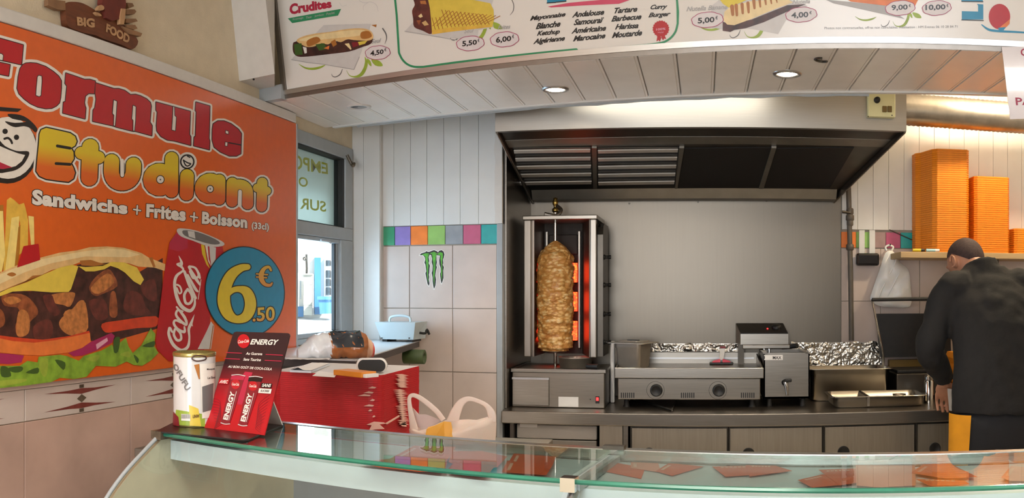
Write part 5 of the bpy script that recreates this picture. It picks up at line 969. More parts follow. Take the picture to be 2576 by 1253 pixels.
# --- steel pans
def pan(name, x0, x1, y0_, y1_, zb_, zr, lb, r=0.03, div=None):
    c = Vector(((x0 + x1) / 2, (y0_ + y1_) / 2, zb_)); hx, hy = (x1 - x0) / 2, (y1_ - y0_) / 2; e = empty(name, c, lb, 'pan', 'steel pans beside the fryer'); h = zr - zb_
    def ring(gx, gy_, z, rr_):
        out = []
        for sx_, sy_, a0_ in ((1, -1, -90), (1, 1, 0), (-1, 1, 90), (-1, -1, 180)):
            for i in range(6): a = math.radians(a0_ + 18 * i); out.append(c + Vector((sx_ * (gx - rr_) + rr_ * math.cos(a), sy_ * (gy_ - rr_) + rr_ * math.sin(a), z)))
        return out
    t = 0.014
    MB().loft([ring(hx - 0.03, hy - 0.03, 0.0005, r), ring(hx - t - 0.006, hy - t - 0.006, 0.010, r), ring(hx - t, hy - t, h - 0.003, r), ring(hx, hy, h - 0.002, r), ring(hx, hy, h, r), ring(hx - t - 0.002, hy - t - 0.002, h, r), ring(hx - t - 0.008, hy - t - 0.008, 0.012, r), ring(hx - 0.034, hy - 0.034, 0.003, r)], 'steel_p' if 'steel_p' in MATS else M('steel_p', '#cbc6be', 0.22, 1.0, 0.05)).build('pan_body', e)
    if div: MB().rbox((div - 0.008, y0_ + t, zb_ + 0.004), (div + 0.008, y1_ - t, zr + 0.001), 'steel_p', 0.004).build('divider', e)
    return e
pan('deep_pan', 0.535, 0.985, 4.455, 4.700, 0.906, 1.072, 'deep steel pan against the foil behind the low tray')
pan('low_tray', 0.612, 1.100, 4.175, 4.445, 0.906, 0.962, 'low divided steel tray at the front of the worktop', div=0.80)
q = Vector((0.985, 4.33, 0.912)); MB().lathe([(0.0005, 0.001), (0.030, 0.001), (0.034, 0.04), (0.036, 0.041), (0.033, 0.041), (0.028, 0.004), (0.0005, 0.003)], q, 'steel_p', 24).build('small_pot', label='small round steel pot standing in the low tray', cat='pot')
q = Vector((0.875, 4.27, 0.911)); MB().pillow([q + Vector((0.05 * math.cos(a / 8 * 6.283) * (1 + 0.3 * math.sin(a * 2.1)), 0.03 * math.sin(a / 8 * 6.283), 0.012)) for a in range(8)], (0, 0, 1), 0.022, 'foil', 4, amp=0.8, fr=60).build('foil_scrap', label='crumpled foil scrap in the low tray', cat='foil')
e = empty('salt_shaker', (1.132, 4.30, 0.9055), 'chrome shaker standing at the right end of the low tray', 'shaker')
MB().lathe([(0.024, 0), (0.024, 0.11), (0.020, 0.118)], (1.132, 4.30, 0.9055), 'chrome', 20).build('shaker_body', e); MB().lathe([(0.023, 0.118), (0.023, 0.135), (0.015, 0.148), (0.0005, 0.150)], (1.132, 4.30, 0.9055), 'steel_v', 20).build('shaker_cap', e)
# --- contact grill, open
pg = empty('contact_grill', (1.10, 4.58, 0.905), 'open black contact grill with a raised handle bar', 'contact grill'); M('cast', '#1a1817', 0.55, 0.2, 0.2, 40)
MB().rbox((0.999, 4.455, 0.925), (1.29, 4.72, 1.045), 'steel_dark', 0.008).build('base_housing', pg); MB().rbox((1.005, 4.46, 1.045), (1.285, 4.70, 1.062), 'cast', 0.004).build('lower_plate', pg); MB().box((1.005, 4.655, 1.062), (1.295, 4.70, 1.10), 'bronze').build('grease_lip', pg)
for xx in (1.03, 1.27):
    for yy in (4.475, 4.69): MB().lathe([(0.014, 0), (0.012, 0.02)], (xx, yy, 0.9055), 'black_rubber', 12).build('foot', pg)
a = onY(2208, 885, 4.63); z1_, z0_ = 1.352, 1.118
MB().hexa([(0.950, 4.625, z0_), (1.345, 4.625, z0_), (1.345, 4.665, z0_), (0.950, 4.665, z0_)], [(0.935, 4.645, z1_), (1.345, 4.645, z1_), (1.345, 4.685, z1_), (0.935, 4.685, z1_)], 'cast').build('upper_plate', pg)
h0 = onY(2194, 754, 4.50); h1 = onY(2341, 752, 4.50)
MB().tube([h0, h1], 0.010, 'black_rubber', 12).build('handle_bar', pg); pv = onY(2222, 895, 4.60)
for hh, fx in ((h0, pv), (h1, pv + Vector((0.34, 0, 0)))): MB().tube(cr([hh + Vector((0.0, 0, -0.002)), hh + Vector((0.006, 0.01, -0.02)), hh.lerp(fx, 0.5), fx, (fx.x, 4.62, 1.06)], 4), 0.006, 'chrome', 8).build('handle_arm', pg)
# ================================================================ BACK WALL, right of the hood
M('pipe_paint', '#5a5248', 0.55, var=0.1)
pp = empty('gas_pipe', (onY(2141, 700, 4.72).x, 4.72, 0.91), 'dark upright gas pipe with a valve on the wall beside the splashback', 'pipe')
xq = onY(2140, 600, 4.722).x
MB().tube([(xq - 0.012, 4.722, 2.05), (xq, 4.722, 1.55), (xq + 0.004, 4.722, 1.205)], 0.014, 'pipe_paint', 12).build('pipe_run', pp)
for py, r in ((532, 0.020), (548, 0.023), (560, 0.018), (622, 0.021)): q = onY(2140, py, 4.722); MB().lathe([(0.015, -0.018), (r, -0.012), (r, 0.012), (0.015, 0.018)], (xq - 0.004, 4.722, q.z), 'pipe_paint', 14).build('fitting', pp)
q = onY(2128, 535, 4.70); MB().tube([(xq - 0.004, 4.705, q.z), (xq - 0.05, 4.700, q.z + 0.004)], [0.006, 0.008], 'steel_dark', 8).build('valve_lever', pp)
# shelf
sh = empty('wall_shelf', (1.6, 4.6, 1.65), 'pale wooden wall shelf carrying orange foam boxes', 'shelf'); M('shelf_wood', '#b79a6e', 0.55, var=0.08, scale=8, stretch=(1, 8, 8))
MB().rbox((onY(2266, 640, 4.42).x, 4.42, 1.648), (2.43, 4.75, 1.680), 'shelf_wood', 0.003).build('board', sh)
for xx in (1.56, 2.15): MB().hexa([(xx, 4.50, 1.628), (xx + 0.02, 4.50, 1.628), (xx + 0.02, 4.75, 1.50), (xx, 4.75, 1.50)], [(xx, 4.50, 1.648), (xx + 0.02, 4.50, 1.648), (xx + 0.02, 4.75, 1.648), (xx, 4.75, 1.648)], 'steel_dark').build('bracket', sh)
# foam boxes: every nested box is a thing
M('foam', '#ee8f18', 0.55, var=0.05, scale=60, sss=0.15); M('foam2', '#ef8a14', 0.55, var=0.05, scale=60, sss=0.15)
def foam_stack(outline, ztop, lb, grp, mat, pitch=0.0115):
    n_ = int((ztop - 1.681) / pitch); cxx = sum(p[0] for p in outline) / len(outline); cyy = sum(p[1] for p in outline) / len(outline); first = None
    def rg(k, z): return [(cxx + (x_ - cxx) * k, cyy + (y_ - cyy) * k, z) for x_, y_ in outline]
    for i in range(n_):
        z = 1.6805 + i * pitch
        if first is None: first = MB().loft([rg(0.985, z), rg(0.992, z + 0.003), rg(1.0, z + 0.0035), rg(1.0, z + pitch - 0.0012), rg(0.985, z + pitch - 0.001)], mat, smooth=False).build('foam_box', label=lb, cat='food box', group=grp); o = first
        else: o = first.copy(); C.objects.link(o); o.location.z = first.location.z + i * pitch
        o.location.x += 0.0; o.rotation_euler = (0, 0, random.uniform(-0.006, 0.006))
def rc(x0, x1, y0_, y1_, ch, side=1):
    return [(x0 + ch * 0.8, y0_), (x1 - 0.03, y0_ - 0.0), (x1, y0_ + 0.03), (x1, y1_), (x0, y1_), (x0, y0_ + ch * 2.2), (x0 + ch * 0.25, y0_ + ch)]
foam_stack([(1.203, 4.500), (1.225, 4.475), (1.385, 4.462), (1.405, 4.49), (1.407, 4.735), (1.150, 4.735), (1.150, 4.66), (1.172, 4.63)], onY(2400, 372, 4.47).z, 'orange foam food box nested in the tallest stack on the wall shelf', 'orange foam boxes in the tallest stack', 'foam')
foam_stack([(1.430, 4.480), (1.445, 4.465), (1.620, 4.465), (1.636, 4.49), (1.636, 4.735), (1.430, 4.735)], onY(2490, 441, 4.47).z, 'orange foam food box nested in the middle stack on the wall shelf', 'orange foam boxes in the middle stack', 'foam2')
foam_stack([(1.660, 4.480), (1.675, 4.465), (1.85, 4.465), (1.866, 4.49), (1.866, 4.735), (1.660, 4.735)], onY(2560, 570, 4.47).z, 'orange foam food box nested in the lowest stack on the wall shelf', 'orange foam boxes in the lowest stack', 'foam')
def pen(px0, px1, py, c, lb):
    a = onY(px0, py, 4.437); b = onY(px1, py, 4.437); e = empty('marker_pen', a, lb, 'pen'); a.z = b.z = 1.6895; t = a.lerp(b, 0.68)
    MB().tube([a, t], 0.008, c, 12).build('barrel', e); MB().tube([t, b], [0.0085, 0.007], 'black' if c == 'ink_yellow' else 'white', 12).build('cap', e)
pen(2296, 2326, 630, 'ink_yellow', 'yellow marker pen with a black cap on the wall shelf'); M('pen_blue', '#a9d3d6', 0.4); pen(2330, 2363, 628, 'pen_blue', 'pale blue marker pen on the wall shelf')
# black box on two white straps
e = empty('wall_receiver', (onY(2184, 655, 4.7).x, 4.70, onY(2184, 668, 4.7).z), 'black oblong box hung on two white straps over the tiles', 'device')
a = onY(2155, 668, 4.69); b = onY(2213, 637, 4.69); MB().rbox((a.x, 4.69, a.z), (b.x, 4.745, b.z), 'black_gloss', 0.012).build('casing', e)
for px in (2161, 2187): a = onY(px, 640, 4.742); b = onY(px + 14, 579, 4.742); MB().box((a.x, 4.738, a.z - 0.002), (b.x, 4.746, b.z), 'white_pvc').build('strap', e)
q0 = onY(2237, 578, 4.742); q1 = onY(2300, 606, 4.742); MB().tube([q0, q1], 0.003, 'steel_dark', 6).build('shelf_wire', label='thin dark wire slanting across the coloured tiles to the shelf', cat='wire')
# white carrier bag on its hook
M('bag_white', '#e6e4e0', 0.35, var=0.03, scale=6, sss=0.2, bump=0.5, bscale=9)
bg_ = empty('hanging_bag', onY(2240, 775, 4.70), 'full white carrier bag hanging by its handles from a hook on the tiles', 'plastic bag')
k = crop(2100, 570, 2360, 1416)
ol = k(*cr([(735, 330), (800, 340), (850, 420), (905, 500), (990, 570), (1025, 660), (1045, 860), (1050, 1040), (1000, 1105), (800, 1105), (620, 1090), (520, 1040), (485, 980), (520, 860), (560, 740), (610, 600), (650, 470), (690, 370)], 3, True))
MB().pillow([onY(x_, y_, 4.690) for x_, y_ in ol], (0, -1, 0), 0.045, 'bag_white', 8, amp=0.8, fr=14, centre=onY(2243, 722, 4.690)).build('bag_body', bg_)
for q in (((700, 760), (640, 860), (600, 980)), ((900, 620), (830, 740), (720, 960)), ((850, 420), (800, 560), (700, 730))): MB().tube([onY(x_, y_, 4.652) for x_, y_ in k(*cr(q, 4))], [0.001, 0.003, 0.004, 0.005, 0.005, 0.005, 0.004, 0.003, 0.001], 'bag_white', 8).build('fold', bg_)
MB().tube([onY(x_, y_, 4.70) for x_, y_ in k(*cr([(710, 330), (695, 285), (745, 255), (800, 280), (780, 330)], 4))], 0.006, 'bag_white', 8).build('bag_handle', bg_)
q = onY(2237, 622, 4.72); MB().tube([(q.x, 4.752, q.z + 0.012), (q.x, 4.70, q.z + 0.006), (q.x, 4.692, q.z + 0.016)], 0.004, 'steel_dark', 8).build('wall_hook', label='small metal hook holding the white carrier bag', cat='hook')
# yellow foam boxes on the worktop behind the man
for i in range(4): MB().loft([[(1.35 + s * x_, 4.50 + t_ * y_, 0.9058 + i * 0.061 + z_) for x_, y_ in ((-1, -1), (1, -1), (1, 1), (-1, 1))] for s, t_, z_ in ((0.040, 0.075, 0), (0.046, 0.085, 0.026), (0.049, 0.088, 0.029), (0.049, 0.088, 0.033), (0.040, 0.078, 0.060))], 'foam', smooth=False).build('burger_box', label='yellow foam burger box in the pile beside the contact grill', cat='food box', group='burger boxes beside the contact grill')
# ================================================================ DISPLAY COUNTER (runs at an angle, parallel to the menu board)
AC = 0.155; NC = Vector((math.sin(AC), math.cos(AC), 0)); TC = Vector((math.cos(AC), -math.sin(AC), 0)); CC = (NC, TC)
S0, S1, SJ, DF, DR, ZG = -1.282, 1.95, -0.412, 1.300, 1.565, 1.178
def cp(s, d, z): return NC * d + TC * s + Vector((0, 0, z))
def cal(s0, s1, d0, d1, z0, z1, mat, mb=None): return along(s0, s1, d0, d1, z0, z1, mat, mb, CC)
M('case_white', '#c4cbce', 0.35, var=0.02); M('case_cream', '#cfc6ad', 0.4, var=0.04); M('case_grey', '#8d8b8c', 0.4, var=0.04)
dc = empty('display_counter', cp(0.2, 1.4, 0), 'long chilled display counter with bowed front glass and flat glass top', 'display counter')
cal(S0, S1, 1.04, 1.86, 0.0, 0.80, 'case_grey').build('base', dc); cal(S0 + 0.02, S1, 1.06, 1.80, 0.80, 0.82, 'steel').build('deck', dc)
prof = [(1.300, 1.168), (1.255, 1.140), (1.205, 1.107), (1.157, 1.0645), (1.115, 1.010), (1.085, 0.945), (1.068, 0.880), (1.060, 0.815)]
pr_ = cr(prof, 4)
for a, b in ((S0 + 0.004, SJ - 0.008), (SJ + 0.008, S1)):
    m = MB(); n_ = len(pr_); nrm = []
    for i, (d_, z_) in enumerate(pr_):
        d1, z1 = pr_[min(i + 1, n_ - 1)]; d0, z0 = pr_[max(i - 1, 0)]; tx_, tz_ = d1 - d0, z1 - z0; l = math.hypot(tx_, tz_); nrm.append((tz_ / l, -tx_ / l))
    vs = [cp(s, d_, z_) for s in (a, b) for d_, z_ in pr_]; m.add(vs, [[i, i + 1, n_ + i + 1, n_ + i] for i in range(n_ - 1)], 'glass', True)
    m.build('front_glass', dc)
m = MB(); m.tube([cp(S0, d_ - 0.002, z_) for d_, z_ in pr_], 0.0045, 'grey_frame', 8); m.build('glass_edge_seal', dc)
for sj in (SJ,):
    m = MB(); pts = [cp(sj + 0.004, d_ + 0.006, z_ - 0.012) for d_, z_ in pr_]; m.tube(pts, 0.009, 'alu', 10, flat=(TC, 1.0)); m.build('joint_strip', dc)
for a, b, nm in ((S0, SJ - 0.007, 0), (SJ + 0.007, S1, 1)):
    g = cal(a, b, DF + 0.004, DR, ZG - 0.008, ZG, 'glass').build('top_glass', dc)
    m = MB(); q = [(DF, ZG - 0.0075), (DF - 0.0025, ZG - 0.004), (DF, ZG - 0.0005), (DF + 0.004, ZG), (DF + 0.004, ZG - 0.008)]
    m.hexa([cp(a, d_, z_) for d_, z_ in q], [cp(b, d_, z_) for d_, z_ in q], 'glass_edge').build('polished_edge', g)
M('rail_metal', '#b5b2ac', 0.25, 1.0, 0.05)
cal(S0, S1, DR + 0.0005, DR + 0.022, ZG - 0.020, ZG + 0.001, 'rail_metal').build('rear_rail', dc)
cal(S0 + 0.002, S1, 1.335, 1.562, 1.117, 1.157, 'case_white').build('lamp_canopy', dc)
cal(SJ - 0.013, SJ + 0.013, DF + 0.006, DR - 0.004, 1.1585, 1.1690, 'grey_frame').build('joint_bracket', dc)
c = cp(SJ, DF, ZG); cal(SJ - 0.014, SJ + 0.010, DF - 0.012, DF + 0.010, ZG - 0.018, ZG + 0.004, 'chrome').build('clip', dc); cal(SJ - 0.02, SJ + 0.02, DR - 0.006, DR + 0.012, ZG + 0.001, ZG + 0.008, 'steel_dark').build('clip', dc)
cal(S0 - 0.012, S0 + 0.016, DF - 0.010, DF + 0.016, ZG - 0.014, ZG + 0.003, 'stone_dark').build('clip', dc)
ep = [(d_ + 0.010, z_ - 0.006) for d_, z_ in pr_] + [(1.80, 0.815), (1.80, 1.110), (1.56, 1.115), (1.56, 1.160), (1.33, 1.160)]
MB().hexa([cp(S0 - 0.012, d_, z_) for d_, z_ in ep], [cp(S0 + 0.001, d_, z_) for d_, z_ in ep], 'case_cream').build('end_panel', dc)
cal(S0 + 0.001, S1, 1.78, 1.80, 0.82, 1.10, 'case_grey').build('rear_doors', dc)
# --- orange flyers lying under the glass top
M('flyer', '#d1521d', 0.45, var=0.06, scale=30); M('flyer_pale', '#d98a72', 0.45, var=0.05, scale=30); M('flyer_line', '#e6c3ae', 0.5)
f3 = crop(1500, 1040, 2100, 2576); f4 = crop(2000, 1000, 2576, 2576); f2 = crop(900, 1040, 1600, 2576)
FL = ((f3((5, 610), (120, 515), (530, 590), (485, 708)), 0, 'beside the glass joint, pointing at the pale flyer'), (f3((375, 590), (430, 480), (735, 480), (700, 640)), 1, 'faded pink, lying across two other flyers'), (f3((640, 625), (800, 520), (930, 480), (1160, 575), (820, 675)), 0, 'pointed end beside the faded pink one'),
    (f3((1250, 575), (1700, 533), (1830, 655), (1395, 685)), 0, 'lower one of the separate pair'), (f3((1620, 545), (1950, 527), (2115, 622), (1655, 682)), 0, 'upper one of the separate pair'),
    (f4((30, 930), (320, 865), (560, 980), (190, 1015)), 0, 'narrow tip leading into the heap'), (f4((265, 815), (680, 800), (700, 960), (500, 990)), 0, 'half covered by the pink one'), (f4((680, 735), (1350, 765), (1360, 990), (930, 1012), (690, 990)), 1, 'broad faded pink one on the heap'),
    (f4((1300, 850), (1440, 755), (1740, 737), (2050, 895), (1700, 915)), 0, 'sharp corner poking from the heap'), (f4((1360, 920), (1900, 935), (1965, 975), (1520, 1000)), 0, 'thin strip under the heap'), (f4((2320, 900), (2430, 770), (2700, 790), (2700, 945), (2420, 940)), 1, 'pale one lying alone'),
    (f2((1385, 470), (1445, 372), (1835, 402), (1800, 490)), 0, 'top one of the pair beside the glass joint'), (f2((1330, 545), (1385, 440), (1800, 488), (1745, 572)), 0, 'lower one of the pair beside the glass joint'), (f2((1000, 520), (840, 450), (870, 352), (1150, 350), (1385, 400), (1290, 500)), 0, 'beside the pair at the joint'), (f2((300, 420), (520, 300), (910, 310), (820, 450)), 0, 'last one towards the tin'),
    (f2((10, 452), (150, 508), (560, 545), (800, 540), (830, 455), (300, 420)), 0, 'edge hanging over the canopy'), (f2((820, 530), (1190, 590), (1260, 500), (900, 450)), 0, 'corner slipping over the canopy edge'))
for i, (pts, pale, lb) in enumerate(FL):
    z = 1.1580 + i * 0.00055; P = [onZ(x_, y_, z) for x_, y_ in pts]; P = [p_ + NC * max(0, 1.312 - p_.dot(NC)) - NC * max(0, p_.dot(NC) - 1.556) for p_ in P]
    e = empty('flyer', sum(P, Vector()) / len(P), 'orange price flyer under the glass top, ' + lb, 'flyer', 'flyers under the counter glass')
    MB().prism(P, (0, 0, 0.0003), 'flyer_pale' if pale else 'flyer').build('sheet', e)
    c = sum(P, Vector()) / len(P); a, b = P[0].lerp(c, 0.18), P[1].lerp(c, 0.18); u = (b - a); w = (c - a); w = (w - u * (w.dot(u) / max(u.dot(u), 1e-9))).normalized() * 0.006; m = MB(); up_ = Vector((0, 0, 0.00042))
    for k_ in range(6):
        t0_, t1_ = 0.12 + k_ * 0.13, 0.12 + k_ * 0.13 + 0.09; m.poly([a + u * t0_ + up_, a + u * t1_ + up_, a + u * t1_ + w + up_, a + u * t0_ + w + up_], 'flyer_line')
    m.build('print_line', e)
    e2 = e.children[-1]; e2['kind'] = 'stuff'
# --- black mat, collecting tin, cardboard display
M('mat_black', '#221d1d', 0.30, var=0.1)
pts = [(392, 1088), (434, 1067), (560, 1049), (700, 1066), (712, 1072), (690, 1081), (640, 1102), (624, 1109), (608, 1111), (560, 1105), (480, 1097)]
zm = ZG + 0.0005
MB().prism([onZ(x_, y_, zm) for x_, y_ in pts], (0, 0, 0.003), 'mat_black').build('counter_mat', label='black rubber mat on the glass counter under the tin and the display', cat='mat')
zm += 0.0033
c0 = onZ(489, 1076, zm); c = c0 + (c0 - Vector((0, 0, c0.z))).normalized() * 0.046; c.z = zm; RT = 0.0463; HT = 0.155
M('tin_label', '#d6d3d0', 0.18, var=0.10, scale=7, coat=0.5); M('tin_gold', '#b3a668', 0.25, 0.8, 0.05)
tin = empty('collecting_tin', c, 'old milk powder tin with a white worn label on the black mat', 'tin')
MB().lathe([(RT * 0.98, 0.0), (RT, 0.002), (RT, 0.006)], c, 'tin_gold', 40).lathe([(RT * 0.997, 0.006), (RT * 0.997, HT - 0.005)], c, 'tin_label', 40).build('tin_body', tin)
MB().lathe([(RT, HT - 0.006), (RT * 1.025, HT - 0.004), (RT * 1.025, HT + 0.002), (RT * 0.99, HT + 0.004), (RT * 0.95, HT - 0.001), (0.0005, HT - 0.001)], c, 'tin_gold', 40).build('tin_lid', tin)
class Cyl(Print):
    def __init__(s, c, r): s.c = Vector(c); s.r = r; s.mb = MB(); s.step = 0.0004; s.k = 0
    def hit(s, px, py, lvl):
        d = ray(px, py); r = s.r + s.step * lvl + 6e-6 * (s.k % 60); ox, oy = -s.c.x, -s.c.y; a = d.x * d.x + d.y * d.y; b = 2 * (ox * d.x + oy * d.y); q = ox * ox + oy * oy - r * r; ds_ = b * b - 4 * a * q
        t = (-b - math.sqrt(ds_)) / (2 * a) if ds_ > 0 else -b / (2 * a); return EYE + d * t
    def band(s, pts_l, pts_r, mat, lvl, n=8):
        """strip between two sides, cut in n to follow the curve"""
        for i in range(n):
            t0, t1 = i / n, (i + 1) / n; L0 = [tuple(a + (b - a) * t0 for a, b in zip(p, q)) for p, q in zip(pts_l, pts_r)]; L1 = [tuple(a + (b - a) * t1 for a, b in zip(p, q)) for p, q in zip(pts_l, pts_r)]
            s.poly([L0[0], L1[0], L1[1], L0[1]], mat, lvl); s.k -= 1
        s.k += 1
nk = crop(420, 820, 740, 1337)
p = Cyl(c, RT); p.band(nk((95, 880), (75, 1040)), nk((400, 930), (400, 1060)), 'ink_lime', 1); p.band(nk((65, 900), (60, 1045)), nk((120, 960), (130, 1055)), 'ink_maroon', 2, 4); p.band(nk((230, 830), (240, 1050)), nk((330, 870), (360, 1055)), 'ink_cheese', 2)
p.band(nk((345, 400), (370, 975)), nk((500, 390), (480, 960)), 'ink_white', 3); p.band(nk((370, 640), (375, 910)), nk((490, 600), (480, 880)), 'ink_grey_dark', 4); p.band(nk((285, 410), (335, 560)), nk((340, 400), (345, 560)), 'ink_bread_dark', 3, 4)
p.stroke(nk(*cr([(262, 345), (290, 318), (350, 312), (400, 322), (412, 345), (380, 362), (310, 370)], 4, True)), 1.6, 'ink_dark', 5, closed=True, seg=8)
p.text('OFUFU', nk((55, 420), (200, 690), (250, 650), (95, 390)), 'ink_grey_dark', 5, 0.02); p.text('Mosquée', nk((420, 470), (505, 465), (505, 440), (420, 447)), 'ink_black', 5, 0.02); p.text('Le Sou', nk((428, 560), (510, 552), (510, 525), (428, 535)), 'ink_black', 5, 0.02)
p.band(nk((150, 925), (150, 995)), nk((245, 930), (245, 1000)), 'ink_white', 5, 4)
for i in range(9): p.band(nk((155 + i * 10, 930), (155 + i * 10, 975)), nk((159 + i * 10, 930), (159 + i * 10, 975)), 'ink_black', 6, 1)
p.text('LINW', nk((272, 970), (340, 965), (340, 930), (272, 935)), 'ink_dark', 6, 0.02); p.build('tin_print', tin, label='worn print and bar code on the tin')
# cardboard display
bl, br = onZ(513, 1075, zm), onZ(665, 1095, zm); u = (br - bl).normalized(); bk = Vector((-u.y, u.x, 0)); bk = bk if bk.y > 0 else -bk
sl = (bk * 0.10 + Vector((0, 0, 0.20))).normalized(); cn = u.cross(sl).normalized(); cn = cn if cn.y < 0 else -cn
ed = empty('drink_display', (bl + br) / 2, 'tilted black and red cardboard display for cola energy cans on the black mat', 'display card')
rampZ('card_print', 1.235, 1.315, '#b3141f', '#2c1c20', 0.28)
def ch(px, py): return onP(px, py, bl, cn)
cpts = [ch(*q) for q in nk((392, 1068), (1022, 1148), (1290, 100), (1285, 82), (1270, 76), (730, 60), (705, 68), (692, 90))]
MB().prism(cpts, -cn * 0.003, 'card_print').build('card', ed)
mid = (bl + br) / 2 + sl * 0.13; ft = (bl + br) / 2 + bk * 0.13; ft.z = zm; MB().hexa([mid - u * 0.03 - cn * 0.0035, mid + u * 0.03 - cn * 0.0035, mid + u * 0.03 - cn * 0.006, mid - u * 0.03 - cn * 0.006], [ft - u * 0.03, ft + u * 0.03, ft + u * 0.03 + bk * 0.003, ft - u * 0.03 + bk * 0.003], 'paper').build('strut', ed)
p = Print(bl + cn * 0.0003, cn, 0.0003)
for i in range(9):
    p.stroke(nk(*cr([(470 + i * 4, 760 + i * 30), (560 + i * 2, 800 + i * 28), (520 - i * 3, 1000 + i * 10)], 4)), 0.5, 'ink_maroon', 1, seg=6); p.stroke(nk(*cr([(1080 - i * 8, 720 + i * 36), (960 - i * 4, 830 + i * 30), (1000 - i * 2, 960 + i * 20)], 4)), 0.5, 'ink_maroon', 1, seg=6)
p.poly(nk((820, 480), (900, 490), (790, 830), (740, 825), (770, 560)), 'ink_crimson', 1)
p.disc(*nk((805, 160))[0], 15.5, 17.5, 'ink_red', 2); p.text('Coca-Cola', nk((745, 185), (860, 172), (862, 140), (748, 150)), 'ink_white', 3, 0.02, 0.3); p.text('ENERGY', nk((872, 195), (1165, 202), (1178, 145), (885, 137)), 'ink_white', 2, 0.03, 0.2)
for a, b in (((620, 280), (785, 287)), ((1040, 300), (1215, 308)), ((600, 342), (765, 350)), ((1030, 362), (1200, 370))): p.stroke(nk(a, b), 0.9, 'ink_crimson', 2)
p.text('Au Guarana', nk((828, 303), (1000, 308), (1004, 280), (832, 275)), 'ink_white', 2, 0.02, 0.2); p.text('Sans Taurine', nk((800, 364), (985, 372), (990, 342), (805, 336)), 'ink_white', 2, 0.02, 0.2); p.text('AU BON GOÛT DE COCA-COLA', nk((640, 438), (1100, 468), (1104, 434), (644, 408)), 'ink_white', 2, 0.02, 0.2)
for dx, dy, top in ((0, 0, 'ink_crimson'), (183, 18, 'ink_black')):
    g_ = lambda *q: nk(*[(x_ + dx, y_ + dy) for x_, y_ in q])
    p.poly(g_((680, 520), (820, 526), (658, 1030), (566, 1018)), 'ink_maroon', 3); p.poly(g_((680, 520), (820, 526), (805, 570), (668, 562)), top, 4); p.stroke(g_(*cr([(680, 518), (750, 512), (820, 526)], 4)), 1.0, 'ink_silver', 5); p.stroke(g_(*cr([(566, 1018), (610, 1032), (660, 1030)], 4)), 1.0, 'ink_silver', 5)
    p.disc(*g_((720, 612))[0], 11, 12.5, 'ink_red', 4); p.text('Coca-Cola', g_((682, 625), (755, 630), (757, 600), (685, 596)), 'ink_white', 5, 0.02, 0.3); p.text('ENERGY', g_((638, 992), (716, 700), (668, 684), (588, 980)), 'ink_white', 5, 0.04); p.stroke(g_((650, 990), (730, 690)), 0.7, 'ink_silver', 5)
p.poly(nk((550, 552), (655, 556), (642, 612), (540, 606)), 'ink_red', 5); p.text('AVEC', nk((550, 602), (638, 607), (644, 572), (556, 568)), 'ink_white', 6, 0.03, 0.2); p.poly(nk((995, 600), (1104, 606), (1094, 654), (984, 648)), 'ink_black', 5); p.text('SANS', nk((996, 640), (1090, 645), (1096, 610), (1003, 606)), 'ink_white', 6, 0.03, 0.2); p.poly(nk((968, 656), (1100, 664), (1090, 712), (958, 704)), 'ink_white', 5); p.text('SUCRES', nk((980, 692), (1075, 697), (1078, 675), (984, 670)), 'ink_black', 6, 0.03, 0.2)
p.build('card_lettering', ed, label='white lettering and two red cans printed on the card')
# ================================================================ BEHIND THE COUNTER, LEFT
tb = empty('back_table', (-1.05, 2.45, 0), 'low steel table behind the counter under the pizza box blanks', 'table')
MB().rbox((-1.60, 2.10, 0.972), (-0.48, 2.76, 0.999), 'steel_rough', 0.003).build('table_top', tb)
for xx in (-1.57, -0.53):
    for yy in (2.13, 2.70): MB().box((xx, yy, 0.0), (xx + 0.035, yy + 0.035, 0.972), 'steel_v').build('leg', tb)
# pizza box blanks, lying flat in a pile
M('card_red', '#b5101c', 0.5, var=0.08, scale=40); M('card_top', '#cdc7c4', 0.6, var=0.04)
bx0, bx1, by0, by1 = -1.245, -0.893, 2.30, 2.652; PZ = 0.00573; ZT = 0.9995
def blank(z, top='card_red'):
    r = 0.035; o = []
    for cx_, cy_, a0_ in ((bx1 - r, by0 + r, -90), (bx1 - 0.006, by1 - 0.006, 0), (bx0 + 0.006, by1 - 0.006, 90), (bx0 + r, by0 + r, 180)):
        rr_ = r if cy_ < 2.4 else 0.006
        for i in range(5): a = math.radians(a0_ + 22.5 * i); o.append((cx_ + rr_ * math.cos(a), cy_ + rr_ * math.sin(a)))
    m = MB(); n_ = len(o); h = PZ - 0.0003
    m.add([(x_, y_, z) for x_, y_ in o] + [(x_, y_, z + h) for x_, y_ in o], [[i, (i + 1) % n_, n_ + (i + 1) % n_, n_ + i] for i in range(n_)] + [list(range(n_))[::-1]], 'card_red')
    m.add([(x_, y_, z + h) for x_, y_ in o], [list(range(n_))], top); return m
first = None; blanks = []
for i in range(41):
    if first is None: o = first = blank(ZT).build('pizza_box_blank', label='flat red pizza box blank in the tall pile behind the counter', cat='pizza box', group='flat red pizza box blanks in one pile')
    elif i == 40: o = blank(ZT + i * PZ, 'card_top').build('pizza_box_blank', cat='pizza box', group='flat red pizza box blanks in one pile')
    else: o = first.copy(); C.objects.link(o); o.location.z = first.location.z + i * PZ
    o.location.x += random.uniform(-0.0005, 0.0005); o.location.y += random.uniform(-0.0005, 0.0005); blanks.append(o)
blanks[-1]['label'] = 'topmost flat pizza box blank, pale side up, with pad and speaker on it'
M('torn', '#e3b6a8', 0.8, var=0.06); tk = crop(640, 740, 1300, 1612)
